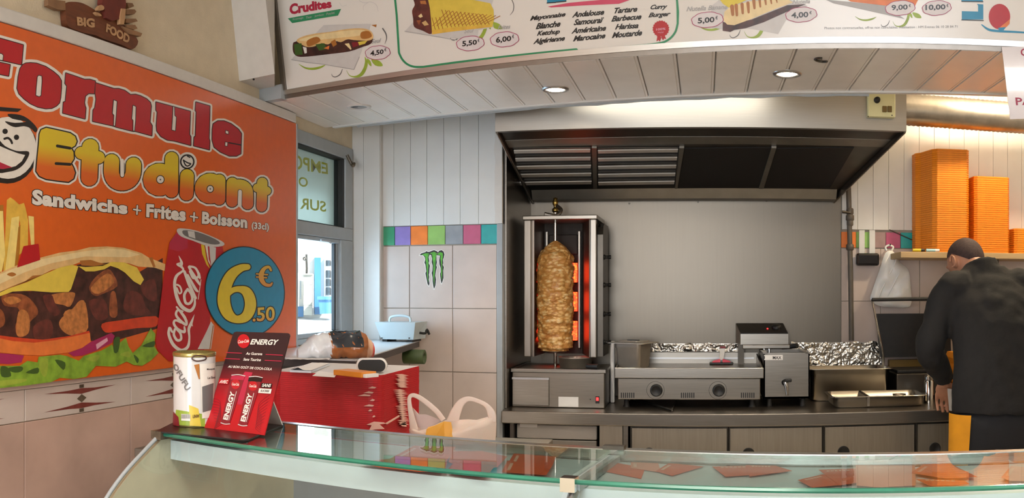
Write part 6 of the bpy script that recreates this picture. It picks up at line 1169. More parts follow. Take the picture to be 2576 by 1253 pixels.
def shard(pts, side):
    P = [(onX(x_, y_, bx1 + 0.004) if side else onY(x_, y_, by0 - 0.004)) for x_, y_ in tk(*pts)]; z = sum(q.z for q in P) / len(P); o = blanks[max(0, min(40, int((z - ZT) / PZ)))]
    m = MB(); m.prism(P, (0.002, 0, 0) if side else (0, -0.002, 0), 'torn'); m.build('torn_flap', o, label='torn pale cardboard flap')
for i in range(9): y = 495 + i * 9; shard([(862 + 8 * (i % 3), y), (905, y - 4), (945 - 10 * (i % 2), y + 6), (900, y + 8)], True)
for i in range(20): y = 588 + i * 11; shard([(850 + 3 * i % 25 + (i * 1.5), y + 2), (895 + i, y - 4), (925 + i * 0.8 + 8 * (i % 3), y + 5), (890 + i, y + 7)], True)
for x0, y0, x1 in ((700, 575, 750), (670, 605, 735), (635, 622, 718), (710, 652, 742), (672, 685, 738), (700, 715, 725), (725, 752, 745)): shard([(x0, y0 + 3), ((x0 + x1) / 2, y0 - 8), (x1, y0 - 2), (x1 - 10, y0 + 5)], False)
shard([(690, 802), (735, 783), (795, 788), (805, 795), (770, 800), (800, 828), (740, 832), (705, 838), (722, 805)], False); shard([(800, 795), (885, 745), (890, 752), (812, 800)], True); shard([(890, 795), (925, 780), (932, 815), (905, 812)], True)
ztop = ZT + 41 * PZ
# things on the pile
kk = crop(700, 780, 1080, 2576)
M('pad_blue', '#c9d0dc', 0.6); P = [onZ(x_, y_, ztop + 0.001) for x_, y_ in kk((200, 1060), (575, 935), (880, 945), (560, 1075))]
e = empty('order_pad', P[0], 'white order pad with a curling corner on the pizza box pile', 'notepad'); MB().prism(P, (0, 0, 0.006), 'pad_blue').build('pad_leaves', e)
m = MB(); n_ = 10
m.grid(lambda a_, b_: (P[0].lerp(P[3], a_)).lerp(P[1].lerp(P[2], a_), b_) + Vector((0, 0, 0.0075 + 0.016 * max(0, (1 - b_) - 0.55) * max(0, math.sin(a_ * 5)))), n_, n_, 'paper').build('top_leaf', e)
P = [onZ(x_, y_, ztop + 0.0006) for x_, y_ in kk((580, 1125), (700, 1040), (1000, 1090), (960, 1150))]; MB().prism(P, (0, 0, 0.0006), 'paper').build('loose_sheet', label='loose white sheet under the small orange pack', cat='paper')
a, b = onZ(*kk((928, 1112))[0], ztop + 0.0015), onZ(*kk((1412, 1165))[0], ztop + 0.0015); u_ = (b - a).normalized(); v_ = Vector((-u_.y, u_.x, 0)); M('pack_orange', '#d9862a', 0.4); hh = (b - a).length / 2
e = empty('orange_pack', (a + b) / 2, 'small flat orange pack in front of the speaker', 'packet'); MB().bbox((a + b) / 2 + v_ * 0.03 + Vector((0, 0, 0.008)), u_ * hh, v_ * 0.028, (0, 0, 0.0075), 'pack_orange', 0.002).build('pack', e); MB().bbox((a + b) / 2 + v_ * 0.031 + u_ * (hh + 0.006) + Vector((0, 0, 0.006)), u_ * 0.006, v_ * 0.024, (0, 0, 0.005), 'white', 0.001).build('pack_flap', e)
# speaker
q = onZ(935, 939, ztop + 0.0005); r_ = (q - Vector((0, 0, q.z))).normalized(); w_ = Vector((r_.y, -r_.x, 0)); sx_, sz_, dep = 0.0455, 0.0215, 0.05
e = empty('bluetooth_speaker', q + r_ * 0.02, 'white capsule speaker with a black front standing on the pizza box pile', 'speaker')
def cap(k_, d_):
    o = []
    for i in range(28):
        a = 2 * math.pi * i / 28; rx, rz = 0.0205, 0.0205; x_ = (sx_ - rx) * (1 if math.cos(a) > 0 else -1) + rx * math.cos(a); z_ = rz * math.sin(a)
        o.append(q + r_ * d_ + w_ * (x_ * k_) + Vector((0, 0, sz_ + z_ * k_ * 1.0)))
    return o
MB().loft([cap(0.86, 0.0), cap(0.97, 0.003), cap(1.0, 0.010), cap(1.0, dep - 0.01), cap(0.9, dep)], 'white').build('shell', e); MB().loft([cap(0.88, -0.0015), cap(0.86, 0.004)], 'black_rubber').build('grille', e)
MB().lathe([(0.006, 0), (0.005, 0.002)], q + w_ * (sx_ - 0.001) + r_ * 0.022 + Vector((0, 0, sz_)), 'grey_frame', 12, axis=w_).build('strap_eye', e)
# white carrier bag with a yellow box in it
M('bag_thin', '#dcc9bd', 0.4, var=0.03, scale=6, sss=0.4, bump=0.4, bscale=12); bk_ = crop(1000, 960, 1280, 2193)
YBg = 2.36; bag = empty('carrier_bag', (onY(1140, 1100, YBg).x, YBg, 0.9995), 'thin white carrier bag with open handles beside the pizza box pile', 'plastic bag')
def by_(pts, y=YBg): return [onY(x_, y_, y) for x_, y_ in pts]
body = bk_((225, 930), (300, 905), (420, 960), (560, 930), (780, 830), (960, 760), (1360, 745), (1560, 760), (1800, 690), (1930, 700), (1950, 820), (1930, 1140), (1920, 1600), (1100, 1680), (350, 1650), (250, 1100))
zlow = 1.0005
P = [Vector((q.x, q.y, max(q.z, zlow))) for q in by_(body)]
MB().pillow(P, (0, -1, 0), 0.07, 'bag_thin', 7, amp=0.35, fr=18).build('bag_body', bag)
for pts, r in ((((1340, 740), (1310, 560), (1260, 450), (1200, 470), (1110, 590), (1030, 760)), None), ): pass
def hand(pts, rs, y, nm='bag_handle'): c_ = cr([tuple(list(p_) + [r__]) for p_, r__ in zip(bk_(*pts), rs)], 5); MB().tube([onY(x_, y_, y) for x_, y_, _ in c_], [r__ for _, _, r__ in c_], 'bag_thin', 12, flat=((0, 1, 0), 0.14)).build(nm, bag)
hand([(1080, 800), (1150, 600), (1250, 420), (1400, 340), (1600, 390), (1760, 480), (1850, 640), (1880, 800)], [0.018, 0.015, 0.011, 0.007, 0.006, 0.007, 0.012, 0.010], YBg - 0.01)
hand([(330, 960), (290, 760), (240, 480), (235, 320), (300, 270), (420, 310), (600, 440), (780, 600), (900, 760)], [0.014, 0.010, 0.007, 0.006, 0.006, 0.007, 0.008, 0.008, 0.008], YBg - 0.005)
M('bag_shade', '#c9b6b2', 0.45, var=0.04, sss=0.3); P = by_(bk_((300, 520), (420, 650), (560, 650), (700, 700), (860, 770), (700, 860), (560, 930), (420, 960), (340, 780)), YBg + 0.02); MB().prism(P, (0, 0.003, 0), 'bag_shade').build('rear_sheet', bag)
q = onY(1090, 1085, YBg + 0.02); M('foam_pale', '#eeb04a', 0.5, sss=0.2)
P = by_(bk_((560, 930), (640, 870), (920, 790), (860, 900), (780, 1010), (700, 1000)), YBg - 0.075); 
MB().hexa([(onY(1072, 1080, 2.30).x, 2.25, 1.001), (onY(1150, 1080, 2.30).x, 2.19, 1.001), (onY(1160, 1080, 2.30).x, 2.27, 1.001), (onY(1085, 1080, 2.30).x, 2.30, 1.001)], [onY(1073, 1080, 2.25), onY(1117, 1060, 2.25), onY(1135, 1062, 2.30), onY(1078, 1074, 2.29)], 'foam_pale').build('yellow_box', label='yellow foam box showing in the mouth of the carrier bag', cat='food box')
# ================================================================ WINDOW LEDGE
zl = 1.234; lg = empty('window_ledge', (-1.5, 3.4, zl - 0.03), 'pale ledge with a dark edge along the wall below the street window', 'ledge')
P = [(XL + 0.036, 2.80), (-1.178, 2.80), (-1.361, 4.040), (XL + 0.016, 4.040), (XL + 0.016, 3.38), (XL + 0.036, 3.38)]; M('ledge_top', '#bfc3c6', 0.3, var=0.03); M('ledge_edge', '#3a3330', 0.5)
MB().prism([(x_, y_, zl - 0.004) for x_, y_ in P], (0, 0, 0.004), 'ledge_top').build('ledge_top', lg); MB().prism([(x_, y_, zl - 0.030) for x_, y_ in P], (0, 0, 0.026), 'ledge_edge').build('ledge_board', lg)
MB().hexa([(XL + 0.008, 3.2, zl - 0.25), (XL + 0.008, 3.23, zl - 0.25), (XL + 0.03, 3.23, zl - 0.25), (XL + 0.03, 3.2, zl - 0.25)], [(XL + 0.008, 3.2, zl - 0.03), (XL + 0.008, 3.23, zl - 0.03), (XL + 0.3, 3.23, zl - 0.03), (XL + 0.3, 3.2, zl - 0.03)], 'steel_dark').build('bracket', lg)
M('tape_green', '#4a5a34', 0.5); q = onY(1035, 884, 3.85); MB().lathe([(0.030, 0), (0.034, 0.002), (0.034, 0.10), (0.030, 0.102), (0.018, 0.1), (0.018, 0.002)], (q.x - 0.04, 3.86, zl - 0.0655), 'tape_green', 24, axis=(1, 0, 0)).build('paper_roll', label='dark green roll fixed under the window ledge', cat='roll')
# white metal appliance with a carrying handle
ap = empty('sealing_machine', (-1.43, 3.96, zl), 'white metal box appliance with a carrying handle on the window ledge', 'appliance'); M('enamel', '#b9c6c9', 0.35, var=0.02)
x0, x1 = -1.520, -1.318; z0, z1 = zl + 0.012, onY(1000, 811, 3.86).z
MB().hexa([(x0 + 0.020, 3.882, z0), (x1 - 0.020, 3.882, z0), (x1 - 0.01, 4.03, z0), (x0 + 0.01, 4.03, z0)], [(x0, 3.850, z1), (x1, 3.850, z1), (x1, 4.03, z1), (x0, 4.03, z1)], 'enamel').build('casing', ap)
MB().tube(cr([(-1.475, 3.93, z1 - 0.002), (-1.468, 3.93, z1 + 0.022), (-1.42, 3.93, z1 + 0.030), (-1.375, 3.93, z1 + 0.022), (-1.368, 3.93, z1 - 0.002)], 5), 0.006, 'enamel', 10).build('carrying_handle', ap)
for xx in (x0 + 0.035, x1 - 0.04): MB().box((xx - 0.012, 3.89, zl + 0.0005), (xx + 0.012, 4.02, z0), 'black_rubber').build('foot', ap)
for px in (960, 1029): q = onY(px, 851, 3.875); MB().lathe([(0.004, 0.0), (0.003, 0.004)], (q.x, 3.877, q.z), 'steel_dark', 8, axis=(0, -1, 0)).build('screw', ap)
MB().tube(cr([(x1 - 0.012, 3.95, z0 + 0.03), (x1 + 0.015, 3.955, z0 + 0.028), (x1 + 0.022, 3.96, z0 + 0.045), (x1 + 0.03, 3.97, z0 + 0.022)], 4), 0.006, 'black_rubber', 8).build('plug', ap)
# bread bag
M('bread_wrap', '#a8683a', 0.25, var=0.25, scale=22, coat=0.5); M('wrap_white', '#e3e6ea', 0.3, var=0.05, coat=0.3); M('wrap_black', '#2b3138', 0.2, var=0.3, scale=14, coat=0.6); M('wrap_red', '#d8574f', 0.3, var=0.1); M('wrap_peach', '#dfb698', 0.35, var=0.1)
a = onZ(742, 888, zl + 0.02); b = onZ(955, 884, zl + 0.02); b = Vector((b.x - 0.02, b.y - 0.02, b.z)); a = Vector((a.x, a.y + 0.02, a.z)); ax = (b - a).normalized(); sd = Vector((-ax.y, ax.x, 0))
bb = empty('bread_bag', (a + b) / 2 - Vector((0, 0, 0.02)), 'crumpled bag of sliced bread with black print and red end on the window ledge', 'bread bag')
def bsec(t, k_=1.0):
    L_ = (b - a).length; rr_ = 0.040 + 0.008 * math.sin(t * 3.1) + 0.012 * t; rr_ *= 0.45 + 0.55 * min(1, t / 0.2) if t < 0.2 else 1; rr_ *= 1 - 0.45 * max(0, (t - 0.88) / 0.12); cn_ = a + ax * (L_ * t); o = []
    for i in range(22):
        an = 2 * math.pi * i / 22; q_ = sd * math.cos(an) * rr_ * 1.25 + Vector((0, 0, max(-0.0, 0) + (math.sin(an) * rr_ * 0.95))); w_ = 1 + 0.30 * noise.noise((cn_ + q_) * 22) + 0.16 * noise.noise((cn_ + q_) * 70); p_ = cn_ + q_ * k_ * w_ + Vector((0, 0, rr_ * 0.72 - 0.018)); p_.z = max(p_.z, zl + 0.0008); o.append(p_)
    return o
def bpart(t0, t1, mat, nm, k_=1.0, n_=16): MB().loft([bsec(t0 + (t1 - t0) * i / n_, k_) for i in range(n_ + 1)], mat).build(nm, bb)
bpart(0.0, 0.42, 'wrap_white', 'white_wrapper'); bpart(0.40, 0.88, 'bread_wrap', 'bread'); bpart(0.88, 0.96, 'wrap_peach', 'wrapper_end', 1.02); bpart(0.96, 1.0, 'wrap_red', 'red_end', 1.03)
m = MB(); rows = [[q_ for q_ in bsec(0.42 + 0.40 * i / 8, 1.03)] for i in range(9)]
vs = [q_ for r_0 in rows for q_ in r_0[2:12]]; m.add(vs, [[i * 10 + j, i * 10 + j + 1, (i + 1) * 10 + j + 1, (i + 1) * 10 + j] for i in range(8) for j in range(9)], 'wrap_black', True); m.build('black_label', bb)
m = MB(); P0_ = onZ(722, 915, ztop); 
P = [onZ(x_, y_, zl + 0.0005) for x_, y_ in ((716, 905), (745, 893), (835, 899), (828, 906))]; m.grid(lambda u_, v_: (P[0].lerp(P[3], u_)).lerp(P[1].lerp(P[2], u_), v_) + Vector((0, 0, 0.001 + 0.006 * abs(noise.noise(Vector((u_ * 6, v_ * 5, 1)))))), 14, 8, 'paper'); m.build('paper_sheet', label='creased white paper lying beside the bread bag on the ledge', cat='paper')
# --- clawed sticker on the tiles
mk = crop(1040, 610, 1140, 964); p = Print((0, YT - 0.0066, 1.6), (0, -1, 0)); st = empty('claw_sticker', onY(1090, 725, YT - 0.0066), 'green three-clawed energy drink sticker with black outline on the wall tiles', 'sticker')
claws = [[(150, 310), (190, 265), (290, 235), (315, 210), (350, 230), (400, 225), (395, 290), (370, 360), (385, 450), (370, 500), (400, 560), (390, 640), (385, 740), (375, 780), (385, 840), (375, 900), (390, 990), (375, 1055), (340, 1000), (320, 900), (300, 800), (290, 745), (310, 700), (300, 620), (290, 540), (265, 490), (285, 420), (270, 350), (230, 310)],
    [(385, 290), (385, 230), (440, 205), (500, 185), (560, 210), (600, 240), (560, 300), (560, 420), (570, 480), (555, 560), (570, 600), (545, 700), (530, 800), (550, 900), (535, 1040), (500, 1130), (480, 1060), (465, 950), (465, 850), (440, 740), (460, 680), (465, 560), (440, 480), (450, 400), (430, 310)],
    [(555, 310), (600, 245), (620, 205), (680, 185), (730, 220), (752, 290), (735, 370), (715, 420), (725, 500), (710, 540), (740, 600), (725, 680), (730, 860), (700, 960), (680, 1000), (665, 930), (650, 820), (645, 760), (660, 720), (660, 620), (630, 530), (625, 430), (640, 320)]]
greens = [[(195, 295), (300, 262), (380, 262), (350, 380), (365, 520), (350, 760), (360, 980), (330, 800), (320, 600), (295, 420), (285, 330)], [(395, 260), (500, 225), (570, 260), (540, 380), (530, 650), (510, 800), (505, 1060), (480, 800), (485, 560), (465, 380), (450, 290)], [(570, 290), (640, 235), (705, 250), (720, 320), (695, 440), (700, 700), (690, 930), (670, 760), (680, 560), (655, 400), (660, 320)]]
M('claw_green', '#4f9d2a', 0.35, var=0.35, scale=60)
for q in claws: p.stroke(mk(*q), 1.8, 'ink_white', 1, closed=True, seg=8); p.poly(mk(*q), 'ink_white', 1)
for q in claws: p.poly(mk(*q), 'ink_black', 2)
for q in greens: p.poly(mk(*q), 'claw_green', 3)
p.build('claw_print', st)
# ================================================================ THE MAN AT THE GRILL
def baked(mb, name, voxel, smooth, parent, mat, label=None, folds=0.0):
    me = mb.data(name, Vector()); ob = bpy.data.objects.new(name, me); C.objects.link(ob)
    r = ob.modifiers.new('skin', 'REMESH'); r.mode = 'VOXEL'; r.voxel_size = voxel
    if smooth: s_ = ob.modifiers.new('soft', 'SMOOTH'); s_.factor = 0.5; s_.iterations = smooth
    dg = bpy.context.evaluated_depsgraph_get(); out = bpy.data.meshes.new_from_object(ob.evaluated_get(dg)); bpy.data.objects.remove(ob)
    if folds:
        nr_ = [v.normal.copy() for v in out.vertices]
        for v in out.vertices: c_ = v.co.copy(); v.co = c_ + nr_[v.index] * folds * (noise.noise(Vector((c_.x * 9 + c_.z * 3, c_.y * 6, c_.z * 5))) + 0.5 * noise.noise(Vector((c_.x * 22, c_.y * 15 + c_.z * 9, c_.z * 12))))
    w = world_of(parent); out.transform(Matrix.Translation(-w)); out.materials.clear(); out.materials.append(MATS[mat] if isinstance(mat, str) else mat)
    out.polygons.foreach_set('use_smooth', [True] * len(out.polygons)); out.name = name
    o = link(bpy.data.objects.new(name, out), parent); return tag(o, label)
def ell(c, rx, ry, ax=(1, 0, 0), ay=(0, 1, 0), n=24): c = Vector(c); ax = Vector(ax); ay = Vector(ay); return [c + ax * rx * math.cos(2 * math.pi * i / n) + ay * ry * math.sin(2 * math.pi * i / n) for i in range(n)]
def ball(mb, c, ax, ay, az, n=20, m=12):
    c = Vector(c); rows = [[c + Vector(az) * math.cos(math.pi * j / m) + (Vector(ax) * math.cos(2 * math.pi * i / n) + Vector(ay) * math.sin(2 * math.pi * i / n)) * math.sin(math.pi * j / m) for i in range(n)] for j in range(1, m)]
    return mb.loft(rows[::-1], 'skin', True)
M('skin', '#b98468', 0.5, var=0.10, scale=20, sss=0.12); M('hair', '#3d2b29', 0.75, var=0.35, scale=120, bump=0.4, bscale=260); M('cloth_black', '#151415', 0.85, var=0.18, scale=10, bump=0.5, bscale=16); M('trouser', '#1a1c22', 0.8, var=0.15, scale=10, bump=0.3, bscale=20); M('cloth_amber', '#e39a17', 0.7, var=0.08, scale=14)
LS, LE, LW = Vector((1.092, 3.765, 1.480)), Vector((0.985, 3.735, 1.222)), Vector((1.103, 3.905, 1.062))
RS, RE, RW = Vector((1.450, 3.80, 1.49)), Vector((1.535, 3.765, 1.235)), Vector((1.43, 3.93, 1.075))
man = empty('person', (1.26, 3.60, 0.0), 'man in black jacket and black trousers with amber side panels bending over the worktop', 'person')
HC = Vector((1.214, 3.925, 1.612)); hup = Vector((-0.10, 0.52, 0.85)).normalized(); hf = Vector((-0.42, 0.80, -0.54)); hf = (hf - hup * hf.dot(hup)).normalized(); hl_ = hup.cross(hf).normalized(); hl_ = hl_ if hl_.x < 0 else -hl_
b = MB()
# head: skull, jaw, nose, brow, ears
ball(b, HC + hup * 0.010, hf * 0.098, hl_ * 0.078, hup * 0.105); ball(b, HC + hf * 0.035 - hup * 0.055, hf * 0.062, hl_ * 0.055, hup * 0.070); ball(b, HC + hf * 0.100 - hup * 0.020, hf * 0.020, hl_ * 0.013, hup * 0.026); ball(b, HC + hf * 0.085 + hup * 0.018, hf * 0.018, hl_ * 0.050, hup * 0.012); ball(b, HC + hf * 0.090 - hup * 0.070, hf * 0.014, hl_ * 0.024, hup * 0.010)
for sg in (1, -1): ball(b, HC + hl_ * sg * 0.080 - hup * 0.018 - hf * 0.004, hf * 0.018, hl_ * sg * 0.012 + hf * -0.006, hup * 0.033)
NBs = Vector((1.258, 3.82, 1.560))
b.tube([HC - hf * 0.035 - hup * 0.05, (HC - hf * 0.03 - hup * 0.06).lerp(NBs, 0.6), NBs, NBs + Vector((0.01, -0.03, -0.06))], [0.058, 0.058, 0.064, 0.075], 'skin', 18)
b.loft([ell((1.27, 3.62, 0.86), 0.165, 0.105), ell((1.27, 3.63, 1.0), 0.160, 0.10), ell((1.27, 3.66, 1.15), 0.160, 0.10), ell((1.27, 3.70, 1.32), 0.170, 0.105), ell((1.27, 3.75, 1.45), 0.165, 0.09), ell((1.268, 3.79, 1.52), 0.10, 0.07)], 'skin')
for s_, e_, w_ in ((LS, LE, LW), (RS, RE, RW)): b.tube([s_, s_.lerp(e_, 0.5), e_, e_.lerp(w_, 0.35), w_], [0.055, 0.048, 0.040, 0.040, 0.028], 'skin', 14)
def hand_(wr, dirv, side, grip=True):
    d = Vector(dirv).normalized(); sidev = Vector(side).normalized(); sidev = (sidev - d * sidev.dot(d)).normalized(); nrm = d.cross(sidev)
    pc = wr + d * 0.055; ball(b, pc, d * 0.052, sidev * 0.042, nrm * 0.017); b.tube([wr - d * 0.02, wr + d * 0.03], [0.028, 0.026], 'skin', 12)
    for i, L_ in enumerate((0.068, 0.078, 0.072, 0.056)):
        o = pc + d * 0.042 + sidev * (0.035 - i * 0.0235); k1 = o + d * L_ * 0.45 + nrm * 0.006; k2 = k1 + d * L_ * 0.28 + nrm * (0.020 if grip else 0.008); k3 = k2 + d * L_ * 0.12 + nrm * (0.020 if grip else 0.010)
        b.tube([o - d * 0.02, o, k1, k2, k3], [0.0085, 0.009, 0.0085, 0.008, 0.007], 'skin', 10)
    t0 = pc - d * 0.02 + sidev * 0.034; b.tube([t0 - sidev * 0.015, t0 + sidev * 0.010 + nrm * 0.008, t0 + sidev * 0.020 + d * 0.030 + nrm * 0.020, t0 + sidev * 0.016 + d * 0.052 + nrm * 0.028], [0.013, 0.011, 0.010, 0.008], 'skin', 10)
hand_(LW, (0.10, 0.42, -0.62), (1.0, -0.1, 0.1)); hand_(RW, (-0.25, 0.45, -0.5), (-1.0, -0.1, 0.1))
LH, LK, LA = Vector((1.160, 3.615, 0.93)), Vector((1.135, 3.645, 0.50)), Vector((1.130, 3.585, 0.085)); RH, RK, RA = Vector((1.375, 3.615, 0.93)), Vector((1.395, 3.645, 0.50)), Vector((1.40, 3.585, 0.085))
for h_, k_, a_ in ((LH, LK, LA), (RH, RK, RA)): b.tube([h_, h_.lerp(k_, 0.5), k_, k_.lerp(a_, 0.35), a_], [0.085, 0.070, 0.052, 0.055, 0.036], 'skin', 16); ball(b, a_ + Vector((0, 0.07, -0.045)), (0.04, 0, 0), (0, 0.11, 0), (0, 0, 0.032))
baked(b, 'body', 0.005, 3, man, 'skin')
# ear detail and hair
for sg in (1, -1):
    m = MB(); ec = HC + hl_ * sg * 0.092 - hup * 0.018 - hf * 0.006
    m.tube([ec + hf * 0.012 - hup * 0.024] + [ec + hf * (0.016 * math.cos(a)) + hup * (0.030 * math.sin(a)) for a in [math.radians(-120 - 25 * i) for i in range(10)]], 0.0045, 'skin', 8)
    m.build('ear_rim', man)
hr_ = MB(); n, mm = 40, 20; rows = []
for j in range(mm + 1):
    row = []
    for i in range(n):
        an = 2 * math.pi * i / n; fx_, lx_ = math.cos(an), math.sin(an)
        lim = math.radians(62) if fx_ > 0.5 else math.radians(76 + 52 * max(0, -fx_) + 2 * abs(lx_)); ph = lim * j / mm; k_ = 1.03 - 0.02 * (j / mm) ** 4
        row.append(HC + hup * 0.010 + (hup * 0.105 * math.cos(ph) + (hf * 0.098 * fx_ + hl_ * 0.080 * lx_) * math.sin(ph)) * k_)
    rows.append(row)
hr_.loft(rows, 'hair', False); hr_.build('hair', man, label='short cropped dark hair')
# jacket
j = MB()
j.loft([ell((1.268, 3.605, 0.952), 0.210, 0.150), ell((1.268, 3.61, 0.99), 0.208, 0.148), ell((1.266, 3.63, 1.10), 0.200, 0.138), ell((1.270, 3.66, 1.22), 0.197, 0.132), ell((1.272, 3.70, 1.34), 0.203, 0.135), ell((1.272, 3.74, 1.43), 0.200, 0.125), ell((1.272, 3.775, 1.50), 0.178, 0.108), ell((1.276, 3.805, 1.555), 0.140, 0.088), ell((1.268, 3.815, 1.595), 0.092, 0.078)], 'cloth_black')
for s_, e_, w_ in ((LS, LE, LW), (RS, RE, RW)):
    sh_ = s_.lerp(Vector((1.27, 3.78, 1.50)), 0.35); pts = cr([tuple(sh_) + (0.085,), tuple(s_) + (0.078,), tuple(s_.lerp(e_, 0.5)) + (0.070,), tuple(e_) + (0.066,), tuple(e_.lerp(w_, 0.4)) + (0.061,), tuple(e_.lerp(w_, 0.93)) + (0.048,)], 5)
    j.tube([p_[:3] for p_ in pts], [p_[3] + 0.004 * noise.noise(Vector(p_[:3]) * 40) for p_ in pts], 'cloth_black', 18)
j.tube([(1.262, 3.815, 1.575), (1.256, 3.826, 1.612)], [0.080, 0.074], 'cloth_black', 20)
baked(j, 'jacket', 0.008, 5, man, 'cloth_black', 'plain black long-sleeved jacket', 0.012)
# trousers
t = MB()
t.loft([ell((1.266, 3.612, 0.80), 0.175, 0.115), ell((1.266, 3.61, 0.90), 0.195, 0.128), ell((1.265, 3.615, 0.99), 0.185, 0.125)], 'trouser')
def leg_pts(h_, k_, a_): return cr([tuple(h_) + (0.108,), tuple(h_.lerp(k_, 0.45)) + (0.096,), tuple(k_) + (0.082,), tuple(k_.lerp(a_, 0.5)) + (0.080,), tuple(a_ + Vector((0, 0, -0.03))) + (0.078,)], 6)
for q in ((LH, LK, LA), (RH, RK, RA)): pts = leg_pts(*q); t.tube([p_[:3] for p_ in pts], [p_[3] for p_ in pts], 'trouser', 18)
tr = baked(t, 'trousers', 0.010, 4, man, 'trouser')
m = MB(); pts = leg_pts(LH + Vector((0, 0, 0.02)), LK, LA); vs = []; nn = 8
for p_ in pts:
    for i in range(nn + 1): an = math.radians(172 + 72 * i / nn); vs.append(Vector(p_[:3]) + Vector((math.cos(an), math.sin(an), 0)) * (p_[3] + 0.007))
m.add(vs, [[i * (nn + 1) + q, i * (nn + 1) + q + 1, (i + 1) * (nn + 1) + q + 1, (i + 1) * (nn + 1) + q] for i in range(len(pts) - 1) for q in range(nn)], 'cloth_amber', True); m.build('amber_panel', tr, label='amber stripe down the trouser leg')
for a_ in (LA, RA):
    m = MB(); c = a_ + Vector((0, 0.06, 0)); m.loft([ell((c.x, c.y, 0.001), 0.048, 0.135), ell((c.x, c.y, 0.03), 0.050, 0.140), ell((c.x, c.y - 0.01, 0.06), 0.044, 0.115), ell((c.x, c.y - 0.05, 0.10), 0.040, 0.062)], 'black_rubber'); m.build('shoe', man)
# paper wrapper in his hand
wp = LW + Vector((0.040, 0.010, -0.060)); e = empty('paper_wrapper', wp + Vector((0, 0, -0.07)), 'folded white paper wrapper held in the left hand of the man in black', 'paper')
MB().hexa([wp + Vector((-0.012, 0.004, -0.085)), wp + Vector((0.012, 0.002, -0.088)), wp + Vector((0.014, 0.012, -0.086)), wp + Vector((-0.010, 0.014, -0.084))], [wp + Vector((-0.024, -0.010, 0.02)), wp + Vector((0.034, -0.012, 0.014)), wp + Vector((0.036, 0.006, 0.014)), wp + Vector((-0.022, 0.006, 0.02))], 'paper').build('folded_sheet', e)
# ================================================================ STREET seen through the window
fp = atR(787, 735, 22.0); fn = Vector((fp.x, fp.y, 0)).normalized(); fu = Vector((fn.y, -fn.x, 0)); FD = 22.0
M('facade', '#e8e2d6', 0.8, var=0.04, scale=2); M('door_blue', '#3f7fb5', 0.5, var=0.1, scale=3); M('block', '#a9a79c', 0.85, var=0.12, scale=6); M('street', '#b9b6ae', 0.9, var=0.06, scale=2); M('pane_dark', '#2c3236', 0.15); M('bin_blue', '#4f86b8', 0.5); M('car_paint', '#bfe8ea', 0.2, coat=0.6)
def fpt(px, py, o=0.0): return onP(px, py, fp - fn * o, fn)
def fbox(px0, py0, px1, py1, o0, o1, mat, mb=None):
    mb = mb or MB(); a, b_ = fpt(px0, py1, o0), fpt(px1, py0, o0); s0_, s1_ = a.dot(fu), b_.dot(fu); d0 = FD - o0; d1 = FD - o1
    q = [fu * s + fn * d for s, d in ((s0_, d1), (s1_, d1), (s1_, d0), (s0_, d0))]
    return mb.hexa([v + Vector((0, 0, a.z)) for v in q], [v + Vector((0, 0, b_.z)) for v in q], mat)
gz = fpt(787, 794).z
nr_, fr_ = 2.0, FD + 1
MB().hexa([fn * d + fu * s + Vector((0, 0, z)) for d, s, z in ((3.9, -3.0, -0.45), (3.9, 0.06, -0.45), (fr_, 9, gz - 0.3), (fr_, -9, gz - 0.3))], [fn * d + fu * s + Vector((0, 0, z)) for d, s, z in ((3.9, -3.0, -0.15), (3.9, 0.06, -0.15), (fr_, 9, gz), (fr_, -9, gz))], 'street').build('ground', kind='structure')
fb = empty('house', fu * fp.dot(fu) + fn * FD + Vector((0, 0, gz)), 'sunlit white house across the street with a paned window', 'building')
fbox(560, 380, 1010, 800, 0.0, -0.6, 'facade').build('house_wall', fb)
wn = fbox(816, 650, 862, 748, 0.10, 0.0, 'white').build('window_frame', fb)
for x0_, x1_ in ((820, 832), (834.5, 846), (848.5, 858)):
    for y0_, y1_ in ((655, 669), (680, 699), (702, 720), (723, 742)): fbox(x0_, y0_, x1_, y1_, 0.13, 0.09, 'pane_dark').build('pane', wn)
fbox(791, 648, 807, 791, 0.12, 0.0, 'door_blue').build('blue_shutter', fb); fbox(700, 771, 763, 797, 0.14, 0.0, 'door_blue').build('blue_plinth', fb); fbox(786, 690, 790, 793, 0.10, 0.0, 'white').build('downpipe', fb)
MB().tube([fpt(770 + 3.2 * math.cos(a * 0.7) - 4, 651 + 3.4 * math.sin(a * 0.7), 0.3) for a in range(10)], 0.02, 'steel_dark', 6).tube([fpt(771, 640, 0.2), fpt(771, 658, 0.2), fpt(772, 676, 0.1), fpt(771, 690, 0.05)], 0.03, 'steel_dark', 6).build('lamp_bracket', fb)
gp = empty('gate_pillar', fpt(774, 794, 0.4), 'pale block gate pillar in front of the white house', 'pillar')
for i in range(4): fbox(763.5 + 0.4 * (i % 2), 691 + i * 25.7, 785, 716 + i * 25.7, 0.55, 0.18, 'block').build('block', gp)
fbox(761.5, 688, 787, 691.5, 0.60, 0.16, 'block').build('pillar_cap', gp)
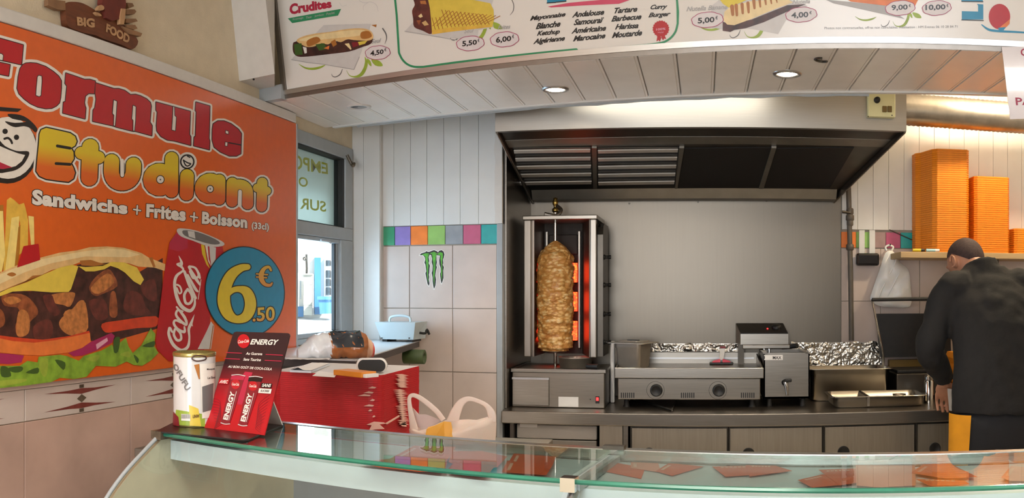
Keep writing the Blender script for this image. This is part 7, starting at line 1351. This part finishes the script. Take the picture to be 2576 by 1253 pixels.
nb = empty('notice_board', fpt(742, 794, 0.3), 'white notice board on a post beside the gate pillar', 'notice board'); fbox(715, 702, 752, 771, 0.34, 0.28, 'white').build('board', nb); fbox(733, 771, 737, 797, 0.33, 0.29, 'steel_dark').build('post', nb); fbox(754, 706, 758, 752, 0.32, 0.28, 'grey_frame').build('side_bar', nb)
bn = empty('wheelie_bin', fpt(823, 792, 0.6), 'blue wheeled rubbish bin below the paned window', 'bin')
a = [fpt(805, 790, 0.9), fpt(845, 789, 0.9), fpt(845, 789, 0.45), fpt(805, 790, 0.45)]; t_ = [fpt(801, 754, 0.95), fpt(848, 754, 0.95), fpt(848, 754, 0.40), fpt(801, 754, 0.40)]; MB().hexa(a, t_, 'bin_blue').build('bin_body', bn); fbox(798, 746, 850, 754, 1.0, 0.36, 'bin_blue').build('bin_lid', bn)
# parked car in front
cd = 9.0; M('car_glass', '#6f8a90', 0.1)
def cpt(s, d, z): return fu * s + fn * (cd + d) + Vector((0, 0, z))
car = empty('parked_car', cpt(0.3, 0, 0.2), 'pale turquoise car parked in the street under the window', 'car')
side = [(-2.1, 0.45), (-2.1, 0.80), (-1.9, 0.95), (-1.15, 1.04), (-0.5, 1.42), (0.0, 1.46), (0.0, 0.45)]
so_ = -0.35
prof = [(-3.2, 0.38), (-3.2, 0.85), (-2.9, 1.30), (-2.2, 1.38), (-1.3, 1.36), (-0.75, 1.06), (0.35, 0.98), (0.50, 0.80), (0.50, 0.38)]
MB().hexa([cpt(s + so_, -0.8, z) for s, z in prof], [cpt(s + so_, 0.8, z) for s, z in prof], 'car_paint').build('car_body', car)
MB().hexa([cpt(s + so_, -0.70, z) for s, z in ((-1.27, 1.353), (-0.79, 1.087), (-0.76, 1.080), (-1.24, 1.352))], [cpt(s + so_, 0.70, z) for s, z in ((-1.27, 1.353), (-0.79, 1.087), (-0.76, 1.080), (-1.24, 1.352))], 'car_glass').build('windscreen', car)
for s in (-2.6, -0.1):
    for d in (-0.82, 0.64): MB().lathe([(0.0005, 0), (0.30, 0), (0.32, 0.04), (0.32, 0.14), (0.30, 0.18), (0.0005, 0.18)], cpt(s + so_, d, 0.42), 'black_rubber', 24, axis=fn).build('wheel', car)
